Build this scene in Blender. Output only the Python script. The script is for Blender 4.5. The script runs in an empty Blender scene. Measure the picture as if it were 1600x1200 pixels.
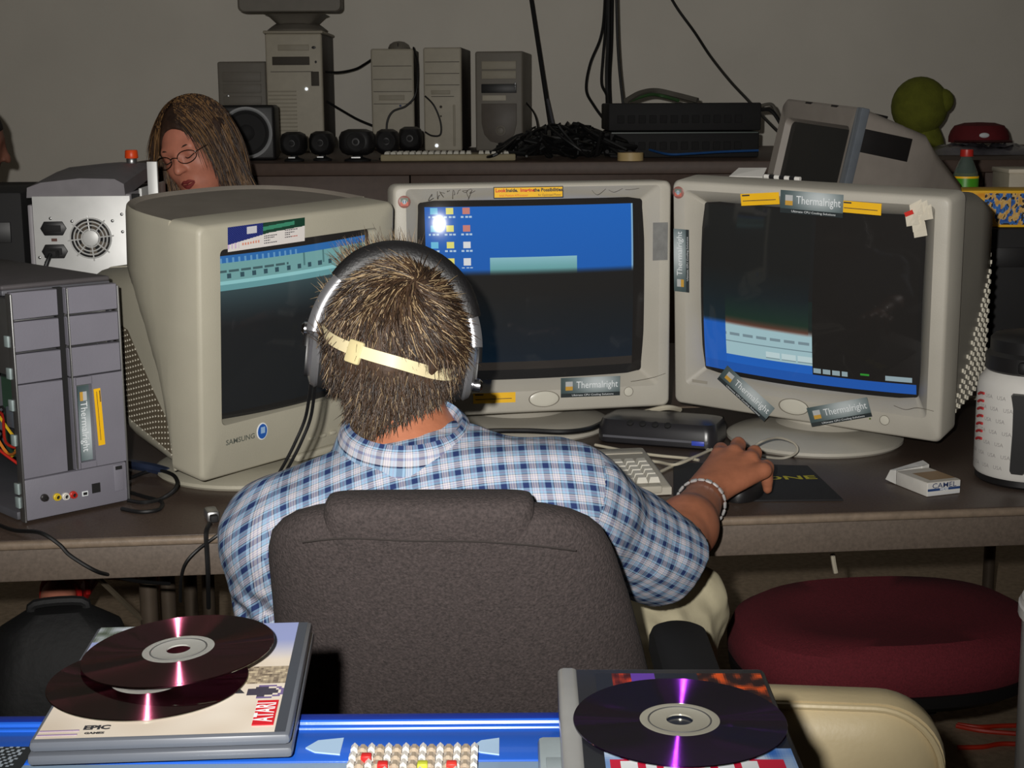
import bpy, bmesh, math, random
import numpy as np
from mathutils import Matrix, Vector, noise

random.seed(7)
SC = bpy.context.scene
COL = SC.collection
rad = math.radians

# ---------------------------------------------------------------- camera, light, exposure
CAM_H, FPX, PITCH, ROLL = 1.315, 2300.0, rad(10.8), rad(0.3)
cd = bpy.data.cameras.new('camera'); cam = bpy.data.objects.new('camera', cd); COL.objects.link(cam)
cd.sensor_width = 36.0; cd.lens = 36.0 * FPX / 1600.0; cd.clip_start = 0.02
cam.matrix_world = Matrix.Translation((0, 0, CAM_H)) @ Matrix.Rotation(rad(90) - PITCH, 4, 'X') @ Matrix.Rotation(-ROLL, 4, 'Z')
SC.camera = cam

w = bpy.data.worlds.new('dim_room'); SC.world = w; w.use_nodes = True
w.node_tree.nodes['Background'].inputs[0].default_value = (0.9, 0.95, 1.0, 1)
w.node_tree.nodes['Background'].inputs[1].default_value = 0.004

# the flash of the camera: a small reflector up and to the left of the lens
fl = bpy.data.lights.new('camera_flash', 'SPOT'); flo = bpy.data.objects.new('camera_flash', fl); COL.objects.link(flo)
fl.energy = 218; fl.shadow_soft_size = 0.012; fl.spot_size = rad(88); fl.spot_blend = 1.0
fl.color = (1.0, 0.972, 0.925)
flo.matrix_world = Matrix.Translation((-0.06, 0.0, CAM_H + 0.055)) @ Matrix.Rotation(rad(2.5), 4, 'Z') @ Matrix.Rotation(rad(90 + 6.0), 4, 'X')
# dim fill light added overhead; the room's ceiling lamps are off
al = bpy.data.lights.new('overhead_fill', 'AREA'); alo = bpy.data.objects.new('overhead_fill', al); COL.objects.link(alo)
al.shape = 'RECTANGLE'; al.size = 1.2; al.size_y = 0.6; al.energy = 0.8; al.color = (0.85, 0.95, 1.0)
alo.location = (-0.2, 3.2, 2.66)

SC.view_settings.view_transform = 'Standard'; SC.view_settings.look = 'None'
SC.view_settings.exposure = 0.0; SC.view_settings.gamma = 1.0; SC.view_settings.use_curve_mapping = False

# ---------------------------------------------------------------- measuring helpers
def ray(x, y):
    u = (x - 800) / FPX; v = (600 - y) / FPX
    c, s = math.cos(ROLL), math.sin(ROLL)
    u, v = u * c + v * s, -u * s + v * c
    return Vector((u, math.cos(PITCH) + v * math.sin(PITCH), -math.sin(PITCH) + v * math.cos(PITCH)))
DZ = 0.735                                   # desk height
def G(x, y, z=DZ):
    d = ray(x, y); t = (z - CAM_H) / d.z
    return Vector((d.x * t, d.y * t, z))
def P(x, y, Y):
    d = ray(x, y); t = Y / d.y
    return Vector((d.x * t, Y, CAM_H + d.z * t))
def T(*a): return Matrix.Translation(a if len(a) == 3 else a[0])
def RX(d): return Matrix.Rotation(rad(d), 4, 'X')
def RY(d): return Matrix.Rotation(rad(d), 4, 'Y')
def RZ(d): return Matrix.Rotation(rad(d), 4, 'Z')
UP = RX(90)                                  # lettering lying in xy is stood up to face -y

# ---------------------------------------------------------------- materials
def lin(c):
    return tuple((v / 255 / 12.92) if v / 255 <= 0.04045 else ((v / 255 + 0.055) / 1.055) ** 2.4 for v in c)
MATS = {}
def mat(name, rgb, rough=0.5, metal=0.0, var=0.08, scale=30.0, bump=0.0, bscale=200.0, spec=0.5, coat=0.0, trans=0.0, alpha=1.0, emit=0.0, aniso=None):
    if name in MATS: return MATS[name]
    m = bpy.data.materials.new(name); m.use_nodes = True; MATS[name] = m
    nt = m.node_tree; b = nt.nodes['Principled BSDF']; c = lin(rgb)
    tc = nt.nodes.new('ShaderNodeTexCoord')
    if var > 0:
        n = nt.nodes.new('ShaderNodeTexNoise'); n.inputs['Scale'].default_value = scale; n.inputs['Detail'].default_value = 4
        nt.links.new(tc.outputs['Object'], n.inputs['Vector'])
        r = nt.nodes.new('ShaderNodeValToRGB')
        r.color_ramp.elements[0].position = 0.3; r.color_ramp.elements[1].position = 0.7
        r.color_ramp.elements[0].color = tuple(v * (1 - var) for v in c) + (1,)
        r.color_ramp.elements[1].color = tuple(min(1, v * (1 + var)) for v in c) + (1,)
        nt.links.new(n.outputs['Fac'], r.inputs['Fac']); nt.links.new(r.outputs['Color'], b.inputs['Base Color'])
    else:
        b.inputs['Base Color'].default_value = c + (1,)
    b.inputs['Roughness'].default_value = rough; b.inputs['Metallic'].default_value = metal
    b.inputs['Specular IOR Level'].default_value = spec; b.inputs['Coat Weight'].default_value = coat
    b.inputs['Transmission Weight'].default_value = trans; b.inputs['Alpha'].default_value = alpha
    if emit: b.inputs['Emission Color'].default_value = c + (1,); b.inputs['Emission Strength'].default_value = emit
    if bump:
        n2 = nt.nodes.new('ShaderNodeTexNoise'); n2.inputs['Scale'].default_value = bscale; n2.inputs['Detail'].default_value = 3
        nt.links.new(tc.outputs['Object'], n2.inputs['Vector'])
        bp = nt.nodes.new('ShaderNodeBump'); bp.inputs['Strength'].default_value = bump; bp.inputs['Distance'].default_value = 0.002
        nt.links.new(n2.outputs['Fac'], bp.inputs['Height']); nt.links.new(bp.outputs['Normal'], b.inputs['Normal'])
    if aniso is not None:
        b.inputs['Anisotropic'].default_value = aniso
        tg = nt.nodes.new('ShaderNodeTangent'); tg.direction_type = 'RADIAL'; tg.axis = 'Z'
        nt.links.new(tg.outputs['Tangent'], b.inputs['Tangent'])
    return m
def discmat(name, rgb):
    """disc: a dark mirror plus a lobe spread only across the circular grooves"""
    m = bpy.data.materials.new(name); m.use_nodes = True; nt = m.node_tree; N = nt.nodes; K = nt.links; out = N['Material Output']; N.remove(N['Principled BSDF'])
    tc = N.new('ShaderNodeTexCoord'); fl_ = N.new('ShaderNodeVectorMath'); fl_.operation = 'MULTIPLY'; fl_.inputs[1].default_value = (1, 1, 0); K.new(tc.outputs['Object'], fl_.inputs[0])
    nr = N.new('ShaderNodeVectorMath'); nr.operation = 'NORMALIZE'; K.new(fl_.outputs[0], nr.inputs[0])
    sc = N.new('ShaderNodeVectorMath'); sc.operation = 'SCALE'; sc.inputs['Scale'].default_value = 7919.0; K.new(tc.outputs['Object'], sc.inputs[0])
    wn = N.new('ShaderNodeTexWhiteNoise'); wn.noise_dimensions = '3D'; K.new(sc.outputs[0], wn.inputs['Vector'])
    mr = N.new('ShaderNodeMapRange'); mr.inputs[3].default_value = -3.2; mr.inputs[4].default_value = 3.2; K.new(wn.outputs['Value'], mr.inputs[0])
    s2 = N.new('ShaderNodeVectorMath'); s2.operation = 'SCALE'; K.new(nr.outputs[0], s2.inputs[0]); K.new(mr.outputs[0], s2.inputs['Scale'])
    ad = N.new('ShaderNodeVectorMath'); ad.operation = 'ADD'; ad.inputs[1].default_value = (0, 0, 1); K.new(s2.outputs[0], ad.inputs[0])
    vt = N.new('ShaderNodeVectorTransform'); vt.vector_type = 'NORMAL'; vt.convert_from = 'OBJECT'; vt.convert_to = 'WORLD'; K.new(ad.outputs[0], vt.inputs[0])
    n2 = N.new('ShaderNodeVectorMath'); n2.operation = 'NORMALIZE'; K.new(vt.outputs[0], n2.inputs[0])
    a = N.new('ShaderNodeBsdfGlossy'); a.inputs['Color'].default_value = lin(rgb) + (1,); a.inputs['Roughness'].default_value = 0.13; K.new(n2.outputs[0], a.inputs['Normal'])
    g = N.new('ShaderNodeBsdfGlossy'); g.inputs['Color'].default_value = lin((150, 158, 150)) + (1,); g.inputs['Roughness'].default_value = 0.05
    mx = N.new('ShaderNodeMixShader'); mx.inputs[0].default_value = 0.80
    K.new(a.outputs[0], mx.inputs[1]); K.new(g.outputs[0], mx.inputs[2]); K.new(mx.outputs[0], out.inputs['Surface']); return m
def paintmat(name, rough=0.5, spec=0.4, emit=0.0, metal=0.0, coat=0.0, black=False):
    """flat print: colours read from the mesh's own colour attribute"""
    if name in MATS: return MATS[name]
    m = bpy.data.materials.new(name); m.use_nodes = True; MATS[name] = m
    nt = m.node_tree; b = nt.nodes['Principled BSDF']
    a = nt.nodes.new('ShaderNodeAttribute'); a.attribute_name = 'Col'
    if black: b.inputs['Base Color'].default_value = lin((34, 33, 32)) + (1,)
    else: nt.links.new(a.outputs['Color'], b.inputs['Base Color'])
    if emit:
        nt.links.new(a.outputs['Color'], b.inputs['Emission Color']); b.inputs['Emission Strength'].default_value = emit
    b.inputs['Roughness'].default_value = rough; b.inputs['Specular IOR Level'].default_value = spec
    b.inputs['Metallic'].default_value = metal; b.inputs['Coat Weight'].default_value = coat
    return m

# ---------------------------------------------------------------- mesh helpers
def finish(name, me, material, parent=None, smooth=True, ang=38):
    me.materials.append(material)
    if smooth:
        me.polygons.foreach_set('use_smooth', [True] * len(me.polygons)); me.set_sharp_from_angle(angle=rad(ang))
    o = bpy.data.objects.new(name, me); COL.objects.link(o)
    if parent is not None: o.parent = parent
    return o
def catmull(pts, k=6):
    pts = [Vector(p) for p in pts]
    if len(pts) < 3: return pts
    out = []
    for i in range(len(pts) - 1):
        p0 = pts[max(i - 1, 0)]; p1 = pts[i]; p2 = pts[i + 1]; p3 = pts[min(i + 2, len(pts) - 1)]
        for j in range(k):
            t = j / k
            out.append(0.5 * ((2 * p1) + (p2 - p0) * t + (2 * p0 - 5 * p1 + 4 * p2 - p3) * t * t + (3 * p1 - p0 - 3 * p2 + p3) * t ** 3))
    out.append(pts[-1]); return out
def rr(w, h, r, n=5, cx=0, cz=0):
    """rounded rectangle outline, counter-clockwise seen from +y looking to -y is not assumed"""
    r = min(r, w / 2 - 1e-4, h / 2 - 1e-4); out = []
    for sx, sz, a0 in ((1, 1, 0), (-1, 1, 90), (-1, -1, 180), (1, -1, 270)):
        for i in range(n + 1):
            a = rad(a0 + 90 * i / n)
            out.append((cx + sx * (w / 2 - r) + r * math.cos(a), cz + sz * (h / 2 - r) + r * math.sin(a)))
    return out
class MB:
    def __init__(s, M=None): s.v = []; s.f = []; s.M = M or Matrix()
    def add(s, vs, fs, M=None):
        o = len(s.v); MM = s.M @ M if M is not None else s.M
        s.v += [tuple(MM @ Vector(p)) for p in vs]; s.f += [tuple(i + o for i in f) for f in fs]; return s
    def box(s, c, d, bev=0.0, seg=2, M=None):
        bm = bmesh.new(); bmesh.ops.create_cube(bm, size=1)
        for v in bm.verts: v.co = Vector((c[0] + v.co.x * d[0], c[1] + v.co.y * d[1], c[2] + v.co.z * d[2]))
        if bev > 0:
            bmesh.ops.bevel(bm, geom=bm.edges[:], offset=min(bev, min(d) * 0.49), segments=seg, profile=0.5, affect='EDGES')
        s.addbm(bm, M); return s
    def addbm(s, bm, M=None):
        bm.verts.index_update()
        s.add([v.co[:] for v in bm.verts], [[v.index for v in f.verts] for f in bm.faces], M); bm.free()
    def loft(s, rings, cap0=True, cap1=True, M=None, closed=True):
        n = len(rings[0]); vs = [p for r in rings for p in r]; fs = []
        for i in range(len(rings) - 1):
            for j in range(n if closed else n - 1):
                a = i * n + j; b = i * n + (j + 1) % n; fs.append((a, b, b + n, a + n))
        if cap0: fs.append(tuple(range(n - 1, -1, -1)))
        if cap1: fs.append(tuple((len(rings) - 1) * n + k for k in range(n)))
        return s.add(vs, fs, M)
    def cyl(s, p0, p1, r0, r1=None, n=16, M=None):
        p0 = Vector(p0); p1 = Vector(p1); return s.tube([p0, p1], [r0, r0 if r1 is None else r1], n, M=M)
    def tube(s, pts, r, n=8, M=None, sm=0, flat=1.0):
        if sm: pts = catmull(pts, sm)
        pts = [Vector(p) for p in pts]; L = len(pts)
        rs = r if isinstance(r, (list, tuple)) else [r] * L
        if len(rs) != L: rs = [rs[min(len(rs) - 1, int(i / max(1, L - 1) * (len(rs) - 1) + 1e-6))] + (rs[min(len(rs) - 1, int(i / max(1, L - 1) * (len(rs) - 1) + 1e-6) + 1)] - rs[min(len(rs) - 1, int(i / max(1, L - 1) * (len(rs) - 1) + 1e-6))]) * ((i / max(1, L - 1) * (len(rs) - 1)) % 1) for i in range(L)]
        rings = []; u = None
        for i in range(L):
            t = (pts[min(i + 1, L - 1)] - pts[max(i - 1, 0)])
            if t.length < 1e-9: t = Vector((0, 0, 1))
            t.normalize()
            if u is None:
                u = t.cross(Vector((0, 0, 1)))
                if u.length < 1e-3: u = t.cross(Vector((1, 0, 0)))
            u = (u - t * u.dot(t)); u.normalize(); v = t.cross(u)
            rings.append([pts[i] + (u * math.cos(2 * math.pi * k / n) + v * math.sin(2 * math.pi * k / n) * flat) * rs[i] for k in range(n)])
        return s.loft(rings, M=M)
    def lathe(s, prof, n=32, M=None, cap=True):
        rings = [[(r * math.cos(2 * math.pi * k / n), r * math.sin(2 * math.pi * k / n), z) for k in range(n)] for r, z in prof]
        return s.loft(rings, cap, cap, M)
    def prism(s, poly, z0, z1, M=None, bev=0.0):
        bm = bmesh.new(); n = len(poly)
        a = [bm.verts.new((x, y, z0)) for x, y in poly]; b = [bm.verts.new((x, y, z1)) for x, y in poly]
        bm.faces.new(a[::-1]); bm.faces.new(b)
        for i in range(n): bm.faces.new((a[i], a[(i + 1) % n], b[(i + 1) % n], b[i]))
        bmesh.ops.recalc_face_normals(bm, faces=bm.faces[:])
        if bev: bmesh.ops.bevel(bm, geom=bm.edges[:], offset=bev, segments=2, profile=0.5, affect='EDGES')
        s.addbm(bm, M); return s
    def sph(s, c, r, n=16, M=None):
        r = (r, r, r) if not isinstance(r, (tuple, list)) else r; vs = []; fs = []; m = n // 2
        for i in range(m + 1):
            a = math.pi * i / m
            for k in range(n):
                b = 2 * math.pi * k / n
                vs.append((c[0] + r[0] * math.sin(a) * math.cos(b), c[1] + r[1] * math.sin(a) * math.sin(b), c[2] - r[2] * math.cos(a)))
        for i in range(m):
            for k in range(n): fs.append((i * n + k, i * n + (k + 1) % n, (i + 1) * n + (k + 1) % n, (i + 1) * n + k))
        return s.add(vs, fs, M)
    def build(s, name, material, parent=None, smooth=True, ang=38):
        me = bpy.data.meshes.new(name); me.from_pydata(s.v, [], s.f)
        bm = bmesh.new(); bm.from_mesh(me); bmesh.ops.remove_doubles(bm, verts=bm.verts[:], dist=1e-6)
        bmesh.ops.recalc_face_normals(bm, faces=bm.faces[:]); bm.to_mesh(me); bm.free()
        return finish(name, me, material, parent, smooth, ang)
def tag(o, label, cat, group=None, kind=None):
    o['label'] = label
    if cat: o['category'] = cat
    if group: o['group'] = group
    if kind: o['kind'] = kind
    return o
def thing(name, label, cat, loc=(0, 0, 0), rz=0.0, group=None):
    o = bpy.data.objects.new(name, None); COL.objects.link(o); o.empty_display_size = 0.05
    o.location = loc; o.rotation_euler = (0, 0, rad(rz)); return tag(o, label, cat, group)
def struct(o): o['kind'] = 'structure'; return o
def stuff(o): o['kind'] = 'stuff'; return o
def copy_part(o, parent, M=None):
    c = o.copy(); COL.objects.link(c); c.parent = parent
    if M is not None: c.matrix_local = M
    return c
TXT = {}
def text(name, s, size, material, parent, M, bold=0.0, wx=1.0, ext=0.0, warp=None, align='CENTER', fit=None):
    key = (s, size, bold, align)
    if key not in TXT:
        cu = bpy.data.curves.new('lettering', 'FONT'); cu.body = s; cu.size = size; cu.align_x = align; cu.align_y = 'CENTER'
        cu.offset = bold; cu.resolution_u = 2
        ob = bpy.data.objects.new('lettering', cu); me = ob.to_mesh()
        TXT[key] = ([v.co.copy() for v in me.vertices], [tuple(p.vertices) for p in me.polygons])
        ob.to_mesh_clear(); bpy.data.objects.remove(ob)
    vs, fs = TXT[key]
    out = []
    if fit: wx = fit / max(1e-6, max(v.x for v in vs) - min(v.x for v in vs))
    for v in vs:
        p = M @ Vector((v.x * wx, v.y, v.z))
        out.append(tuple(warp(p) if warp else p))
    me = bpy.data.meshes.new(name); me.from_pydata(out, [], fs)
    return finish(name, me, material, parent, False)
def paint(name, w, h, nx, ny, fn, M, material, parent, surf=None):
    """flat print on a panel facing -y in its own frame; fn(u,v) -> sRGB 0..255, u right, v up"""
    vs = []
    for j in range(ny + 1):
        for i in range(nx + 1):
            x = (i / nx - 0.5) * w; z = (j / ny - 0.5) * h
            vs.append(tuple(M @ Vector((x, surf(x, z) if surf else 0.0, z))))
    fs = [(j * (nx + 1) + i, j * (nx + 1) + i + 1, (j + 1) * (nx + 1) + i + 1, (j + 1) * (nx + 1) + i) for j in range(ny) for i in range(nx)]
    me = bpy.data.meshes.new(name); me.from_pydata(vs, [], fs)
    at = me.color_attributes.new('Col', 'FLOAT_COLOR', 'CORNER'); dat = np.ones((len(fs) * 4, 4), np.float32); k = 0
    for j in range(ny):
        for i in range(nx):
            c = lin(fn((i + 0.5) / nx, (j + 0.5) / ny)); dat[k:k + 4, :3] = c; k += 4
    at.data.foreach_set('color', dat.ravel())
    return finish(name, me, material, parent, surf is not None, 80)

# ---------------------------------------------------------------- soft bodies: signed distances + surface nets
def cap(a, b, ra, rb, k=0.02, op='u'): return ('c', Vector(a), Vector(b), ra, rb, k, op)
def ell(c, r, R=None, k=0.02, op='u'): return ('e', Vector(c), tuple(r), R, None, k, op)
def field(prims, lo, hi, vs):
    lo = np.array(lo); n = np.ceil((np.array(hi) - lo) / vs).astype(int) + 1
    ax = [(lo[i] + vs * np.arange(n[i])).astype(np.float32) for i in range(3)]
    D = np.full(n, 0.2, np.float32)
    for p in prims:
        kind, a, b, ra, rb, k, op = p
        if kind == 'c':
            m = max(ra, rb); bl = np.minimum(np.array(a), np.array(b)) - m; bh = np.maximum(np.array(a), np.array(b)) + m
        else:
            m = max(b); bl = np.array(a) - m; bh = np.array(a) + m
        pad = k + 3 * vs; i0 = np.clip(np.floor((bl - pad - lo) / vs).astype(int), 0, n); i1 = np.clip(np.ceil((bh + pad - lo) / vs).astype(int) + 1, 0, n)
        if np.any(i1 <= i0): continue
        sl = tuple(slice(i0[q], i1[q]) for q in range(3))
        X = ax[0][sl[0]][:, None, None]; Y = ax[1][sl[1]][None, :, None]; Z = ax[2][sl[2]][None, None, :]
        if kind == 'c':
            ba = b - a; L = max(ba.dot(ba), 1e-9)
            t = np.clip(((X - a.x) * ba.x + (Y - a.y) * ba.y + (Z - a.z) * ba.z) / L, 0, 1)
            d = np.sqrt((X - a.x - t * ba.x) ** 2 + (Y - a.y - t * ba.y) ** 2 + (Z - a.z - t * ba.z) ** 2) - (ra + (rb - ra) * t)
        else:
            x, y, z = X - a.x, Y - a.y, Z - a.z
            if ra is not None:
                R = ra
                x, y, z = (R[0][0] * x + R[1][0] * y + R[2][0] * z, R[0][1] * x + R[1][1] * y + R[2][1] * z, R[0][2] * x + R[1][2] * y + R[2][2] * z)
            q0 = np.sqrt((x / b[0]) ** 2 + (y / b[1]) ** 2 + (z / b[2]) ** 2)
            q1 = np.sqrt((x / b[0] ** 2) ** 2 + (y / b[1] ** 2) ** 2 + (z / b[2] ** 2) ** 2) + 1e-9
            d = q0 * (q0 - 1) / q1
        E0 = D[sl]
        if op == 'u':
            h = np.clip(0.5 + 0.5 * (E0 - d) / k, 0, 1); D[sl] = E0 + (d - E0) * h - k * h * (1 - h)
        else:
            d = -d; h = np.clip(0.5 + 0.5 * (d - E0) / k, 0, 1); D[sl] = E0 + (d - E0) * h + k * h * (1 - h)
    return D, lo, ax
def nets(D, lo, vs):
    s = D < 0
    a = s[:-1, :-1, :-1].copy(); allv = a.copy(); anyv = a.copy()
    for dx in (0, 1):
        for dy in (0, 1):
            for dz in (0, 1):
                q = s[dx:D.shape[0] - 1 + dx, dy:D.shape[1] - 1 + dy, dz:D.shape[2] - 1 + dz]; allv &= q; anyv |= q
    act = anyv & ~allv; ijk = np.argwhere(act); idx = np.full(act.shape, -1, np.int64); idx[act] = np.arange(len(ijk))
    corners = [(x, y, z) for x in (0, 1) for y in (0, 1) for z in (0, 1)]
    val = np.stack([D[ijk[:, 0] + c[0], ijk[:, 1] + c[1], ijk[:, 2] + c[2]] for c in corners], 1)
    acc = np.zeros((len(ijk), 3)); cnt = np.zeros(len(ijk))
    for i in range(8):
        for j in range(i + 1, 8):
            ca, cb = np.array(corners[i]), np.array(corners[j])
            if np.abs(ca - cb).sum() != 1: continue
            da, db = val[:, i], val[:, j]; m = (da < 0) != (db < 0)
            t = np.where(m, da / np.where(m, da - db, 1), 0)
            acc += np.where(m[:, None], ca + t[:, None] * (cb - ca), 0); cnt += m
    V = lo + vs * (ijk + acc / cnt[:, None]); F = []
    for ax in range(3):
        sl0 = [slice(None)] * 3; sl1 = [slice(None)] * 3; sl0[ax] = slice(0, -1); sl1[ax] = slice(1, None)
        s0, s1 = s[tuple(sl0)], s[tuple(sl1)]
        e = np.argwhere(s0 != s1); b, c = (ax + 1) % 3, (ax + 2) % 3
        ok = (e[:, b] > 0) & (e[:, c] > 0) & (e[:, b] < D.shape[b] - 1) & (e[:, c] < D.shape[c] - 1); e = e[ok]
        sgn = s[e[:, 0], e[:, 1], e[:, 2]]
        def at(ob, oc):
            q = e.copy(); q[:, b] += ob; q[:, c] += oc; return idx[q[:, 0], q[:, 1], q[:, 2]]
        q = np.stack([at(-1, -1), at(0, -1), at(0, 0), at(-1, 0)], 1)
        q[~sgn] = q[~sgn][:, ::-1]; F.append(q)
    return V, np.concatenate(F)
def npmesh(name, V, F):
    me = bpy.data.meshes.new(name); me.vertices.add(len(V)); me.vertices.foreach_set('co', np.asarray(V, np.float32).ravel())
    me.loops.add(F.size); me.loops.foreach_set('vertex_index', F.ravel().astype(np.int32))
    me.polygons.add(len(F)); me.polygons.foreach_set('loop_start', np.arange(0, F.size, F.shape[1], dtype=np.int32))
    me.polygons.foreach_set('loop_total', np.full(len(F), F.shape[1], np.int32)); me.update(calc_edges=True); me.validate(); return me
def bounds(prims, pad=0.03):
    lo = [1e9] * 3; hi = [-1e9] * 3
    for p in prims:
        if p[6] != 'u': continue
        pts = [(p[1], max(p[3], p[4])), (p[2], max(p[3], p[4]))] if p[0] == 'c' else [(p[1], max(p[2]))]
        for q, r in pts:
            for i in range(3): lo[i] = min(lo[i], q[i] - r - pad); hi[i] = max(hi[i], q[i] + r + pad)
    return lo, hi
def soft(name, prims, vs, material, parent, off=(0, 0, 0), clip=None, disp=None, post=None):
    lo, hi = bounds(prims); D, lo, ax = field(prims, lo, hi, vs)
    if clip: D = clip(D, ax)
    V, F = nets(D, lo, vs)
    # one light smoothing pass
    for _ in range(2):
        S = np.zeros_like(V); c = np.zeros(len(V))
        for a_, b_ in ((0, 1), (1, 2), (2, 3), (3, 0)):
            np.add.at(S, F[:, a_], V[F[:, b_]]); np.add.at(c, F[:, a_], 1)
        V = 0.5 * V + 0.5 * S / np.maximum(c, 1)[:, None]
    if disp: V = disp(V)
    me = npmesh(name, V - np.array(off), F)
    if post: post(me, V, F)
    return finish(name, me, material, parent, True, 180)
def strands(name, roots, dirs, lens, width, colors, material, parent, off=(0, 0, 0), droop=0.0, wob=0.3, segs=4, curl=None):
    """hair: thin tapering three-sided strands, one joined part"""
    n = len(roots); R = np.array(roots); Dn = np.array(dirs); Dn /= np.linalg.norm(Dn, axis=1)[:, None]; L = np.array(lens)
    rng = np.random.default_rng(5); p = R.copy(); d = Dn.copy(); P_ = [p.copy()]
    side = rng.normal(size=(n, 3))
    for i in range(segs):
        d = d + side * wob / segs * 0.5 + np.array([0, 0, -droop / segs])
        if curl is not None: d = d + curl / segs
        d /= np.linalg.norm(d, axis=1)[:, None]; p = p + d * (L / segs)[:, None]; P_.append(p.copy())
    a = np.cross(Dn, rng.normal(size=(n, 3))); a /= np.linalg.norm(a, axis=1)[:, None]; b = np.cross(Dn, a)
    V = []
    for i, q in enumerate(P_):
        wd = width * (1 - 0.85 * (i / segs) ** 1.5)
        for k in range(3):
            an = 2 * math.pi * k / 3; V.append(q + (a * math.cos(an) + b * math.sin(an)) * wd)
    V = np.stack(V, 1).reshape(-1, 3) - np.array(off); m = (segs + 1) * 3; F = []
    base = np.arange(n) * m
    for i in range(segs):
        for k in range(3):
            F.append(np.stack([base + i * 3 + k, base + i * 3 + (k + 1) % 3, base + (i + 1) * 3 + (k + 1) % 3, base + (i + 1) * 3 + k], 1))
    F = np.concatenate(F); me = npmesh(name, V, F)
    at = me.color_attributes.new('Col', 'FLOAT_COLOR', 'POINT'); c = np.ones((n, m, 4), np.float32); c[:, :, :3] = np.array(colors)[:, None, :]
    at.data.foreach_set('color', c.ravel())
    o = finish(name, me, material, parent, True, 180); return stuff(o)

# common materials
M_CREAM = mat('cream_plastic', (183, 178, 166), 0.5, var=0.05, scale=9, bump=0.12, bscale=500)
M_CREAM2 = mat('aged_cream_plastic', (173, 168, 151), 0.5, var=0.05, scale=9, bump=0.12, bscale=500)
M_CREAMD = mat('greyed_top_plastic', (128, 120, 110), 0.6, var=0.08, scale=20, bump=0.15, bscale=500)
M_BLACK = mat('black_plastic', (26, 25, 26), 0.45, var=0.1)
M_BLACKM = mat('matt_black_plastic', (22, 21, 22), 0.75, var=0.1)
M_CABLE = mat('black_cable_rubber', (18, 18, 19), 0.5, var=0.05)
M_CABW = mat('cream_cable_rubber', (188, 180, 160), 0.5, var=0.05)
M_CHROME = mat('bright_metal', (205, 205, 208), 0.2, 1.0, var=0.03)
M_STEEL = mat('plain_steel', (165, 165, 165), 0.38, 0.9, var=0.05)
M_SILVER = mat('silver_paint', (180, 180, 184), 0.28, 0.8, var=0.03)
M_WHITE = mat('white_plastic', (225, 222, 216), 0.4, var=0.03)
M_INKD = mat('dark_ink', (45, 45, 50), 0.6, var=0.0)
M_INKW = mat('white_ink', (232, 236, 238), 0.5, var=0.0)
M_PRINT = paintmat('printed_paper', 0.45)
M_PRINTG = paintmat('glossy_print', 0.25, coat=0.3)
M_HAIR = paintmat('hair_strands', 0.42, 0.6)
# ================================================================ the setting
M_WALL = mat('grey_wall_paint', (232, 226, 214), 0.85, var=0.04, scale=3, bump=0.25, bscale=90)
M_FLOOR = mat('brown_carpet', (182, 160, 134), 0.95, var=0.18, scale=60, bump=0.6, bscale=300)
M_CEIL = mat('ceiling_board', (190, 188, 182), 0.9, var=0.03)
struct(MB().box((0, 2.3, -0.05), (9, 9, 0.1)).build('floor', M_FLOOR))
struct(MB().box((0, 6.50, 1.35), (9, 0.1, 2.7)).build('wall_back', M_WALL))
struct(MB().box((-4.55, 2.3, 1.35), (0.1, 9, 2.7)).build('wall_left', M_WALL))
struct(MB().box((4.55, 2.3, 1.35), (0.1, 9, 2.7)).build('wall_right', M_WALL))
struct(MB().box((0, -2.25, 1.35), (9, 0.1, 2.7)).build('wall_front', M_WALL))
struct(MB().box((0, 2.3, 2.75), (9.2, 9.2, 0.1)).build('ceiling', M_CEIL))
struct(MB().box((0, 6.44, 0.05), (9, 0.015, 0.1)).build('baseboard_back', mat('dark_baseboard', (60, 54, 48), 0.6)))

# ================================================================ desks and counter
M_DESK = mat('brown_desk_laminate', (76, 63, 55), 0.42, var=0.22, scale=260, bump=0.1, bscale=400)
M_DESKE = mat('highlit_edge_moulding', (128, 112, 96), 0.5, var=0.15, scale=80, bump=0.15, bscale=300)  # paler than the apron: the rounded edge's highlight is put into the colour
M_APRON = mat('speckled_apron', (100, 88, 78), 0.6, var=0.16, scale=220)
M_LEG = mat('brown_steel_tube', (96, 84, 72), 0.4, 0.4, var=0.08)
DYAW = 5.8
def desk(name, label, origin, x0, x1, depth, legs, brace=None):
    t = thing(name, label, 'table', origin, DYAW)
    cx = (x0 + x1) / 2; L = x1 - x0
    MB().box((cx, depth / 2, DZ - 0.0065), (L, depth - 0.006, 0.013), 0.002).build('table_top', M_DESK, t)
    MB().box((cx, 0.003, DZ - 0.0075), (L, 0.012, 0.0125), 0.005, 3).build('edge_moulding', M_DESKE, t)
    MB().box((cx, 0.016, DZ - 0.014 - 0.0235), (L, 0.018, 0.047), 0.003).build('apron', M_APRON, t)
    MB().box((cx, depth - 0.016, DZ - 0.014 - 0.0235), (L, 0.018, 0.047), 0.003).build('apron', M_APRON, t)
    for lx, ly in legs:
        leg = MB().cyl((lx, ly, 0.02), (lx, ly, DZ - 0.013), 0.0145, n=14).build('leg', M_LEG, t)
        MB().cyl((lx, ly, 0.0), (lx, ly, 0.03), 0.018, n=14).build('rubber_foot', M_BLACKM, leg)
    if brace:
        for a, b in brace: MB().tube([a, b], 0.012, 4, flat=0.35).build('brace', mat('pale_brace_steel', (160, 146, 124), 0.45, 0.5), t)
    return t
DO = Vector((0, 1.9916, 0))
DM = T(DO) @ RZ(DYAW); DI = DM.inverted()
def dl(v): q = DI @ v; return (q.x, q.y)
l1 = dl(P(232, 930, 2.30)); l2 = dl(P(262, 930, 2.55))
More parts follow.
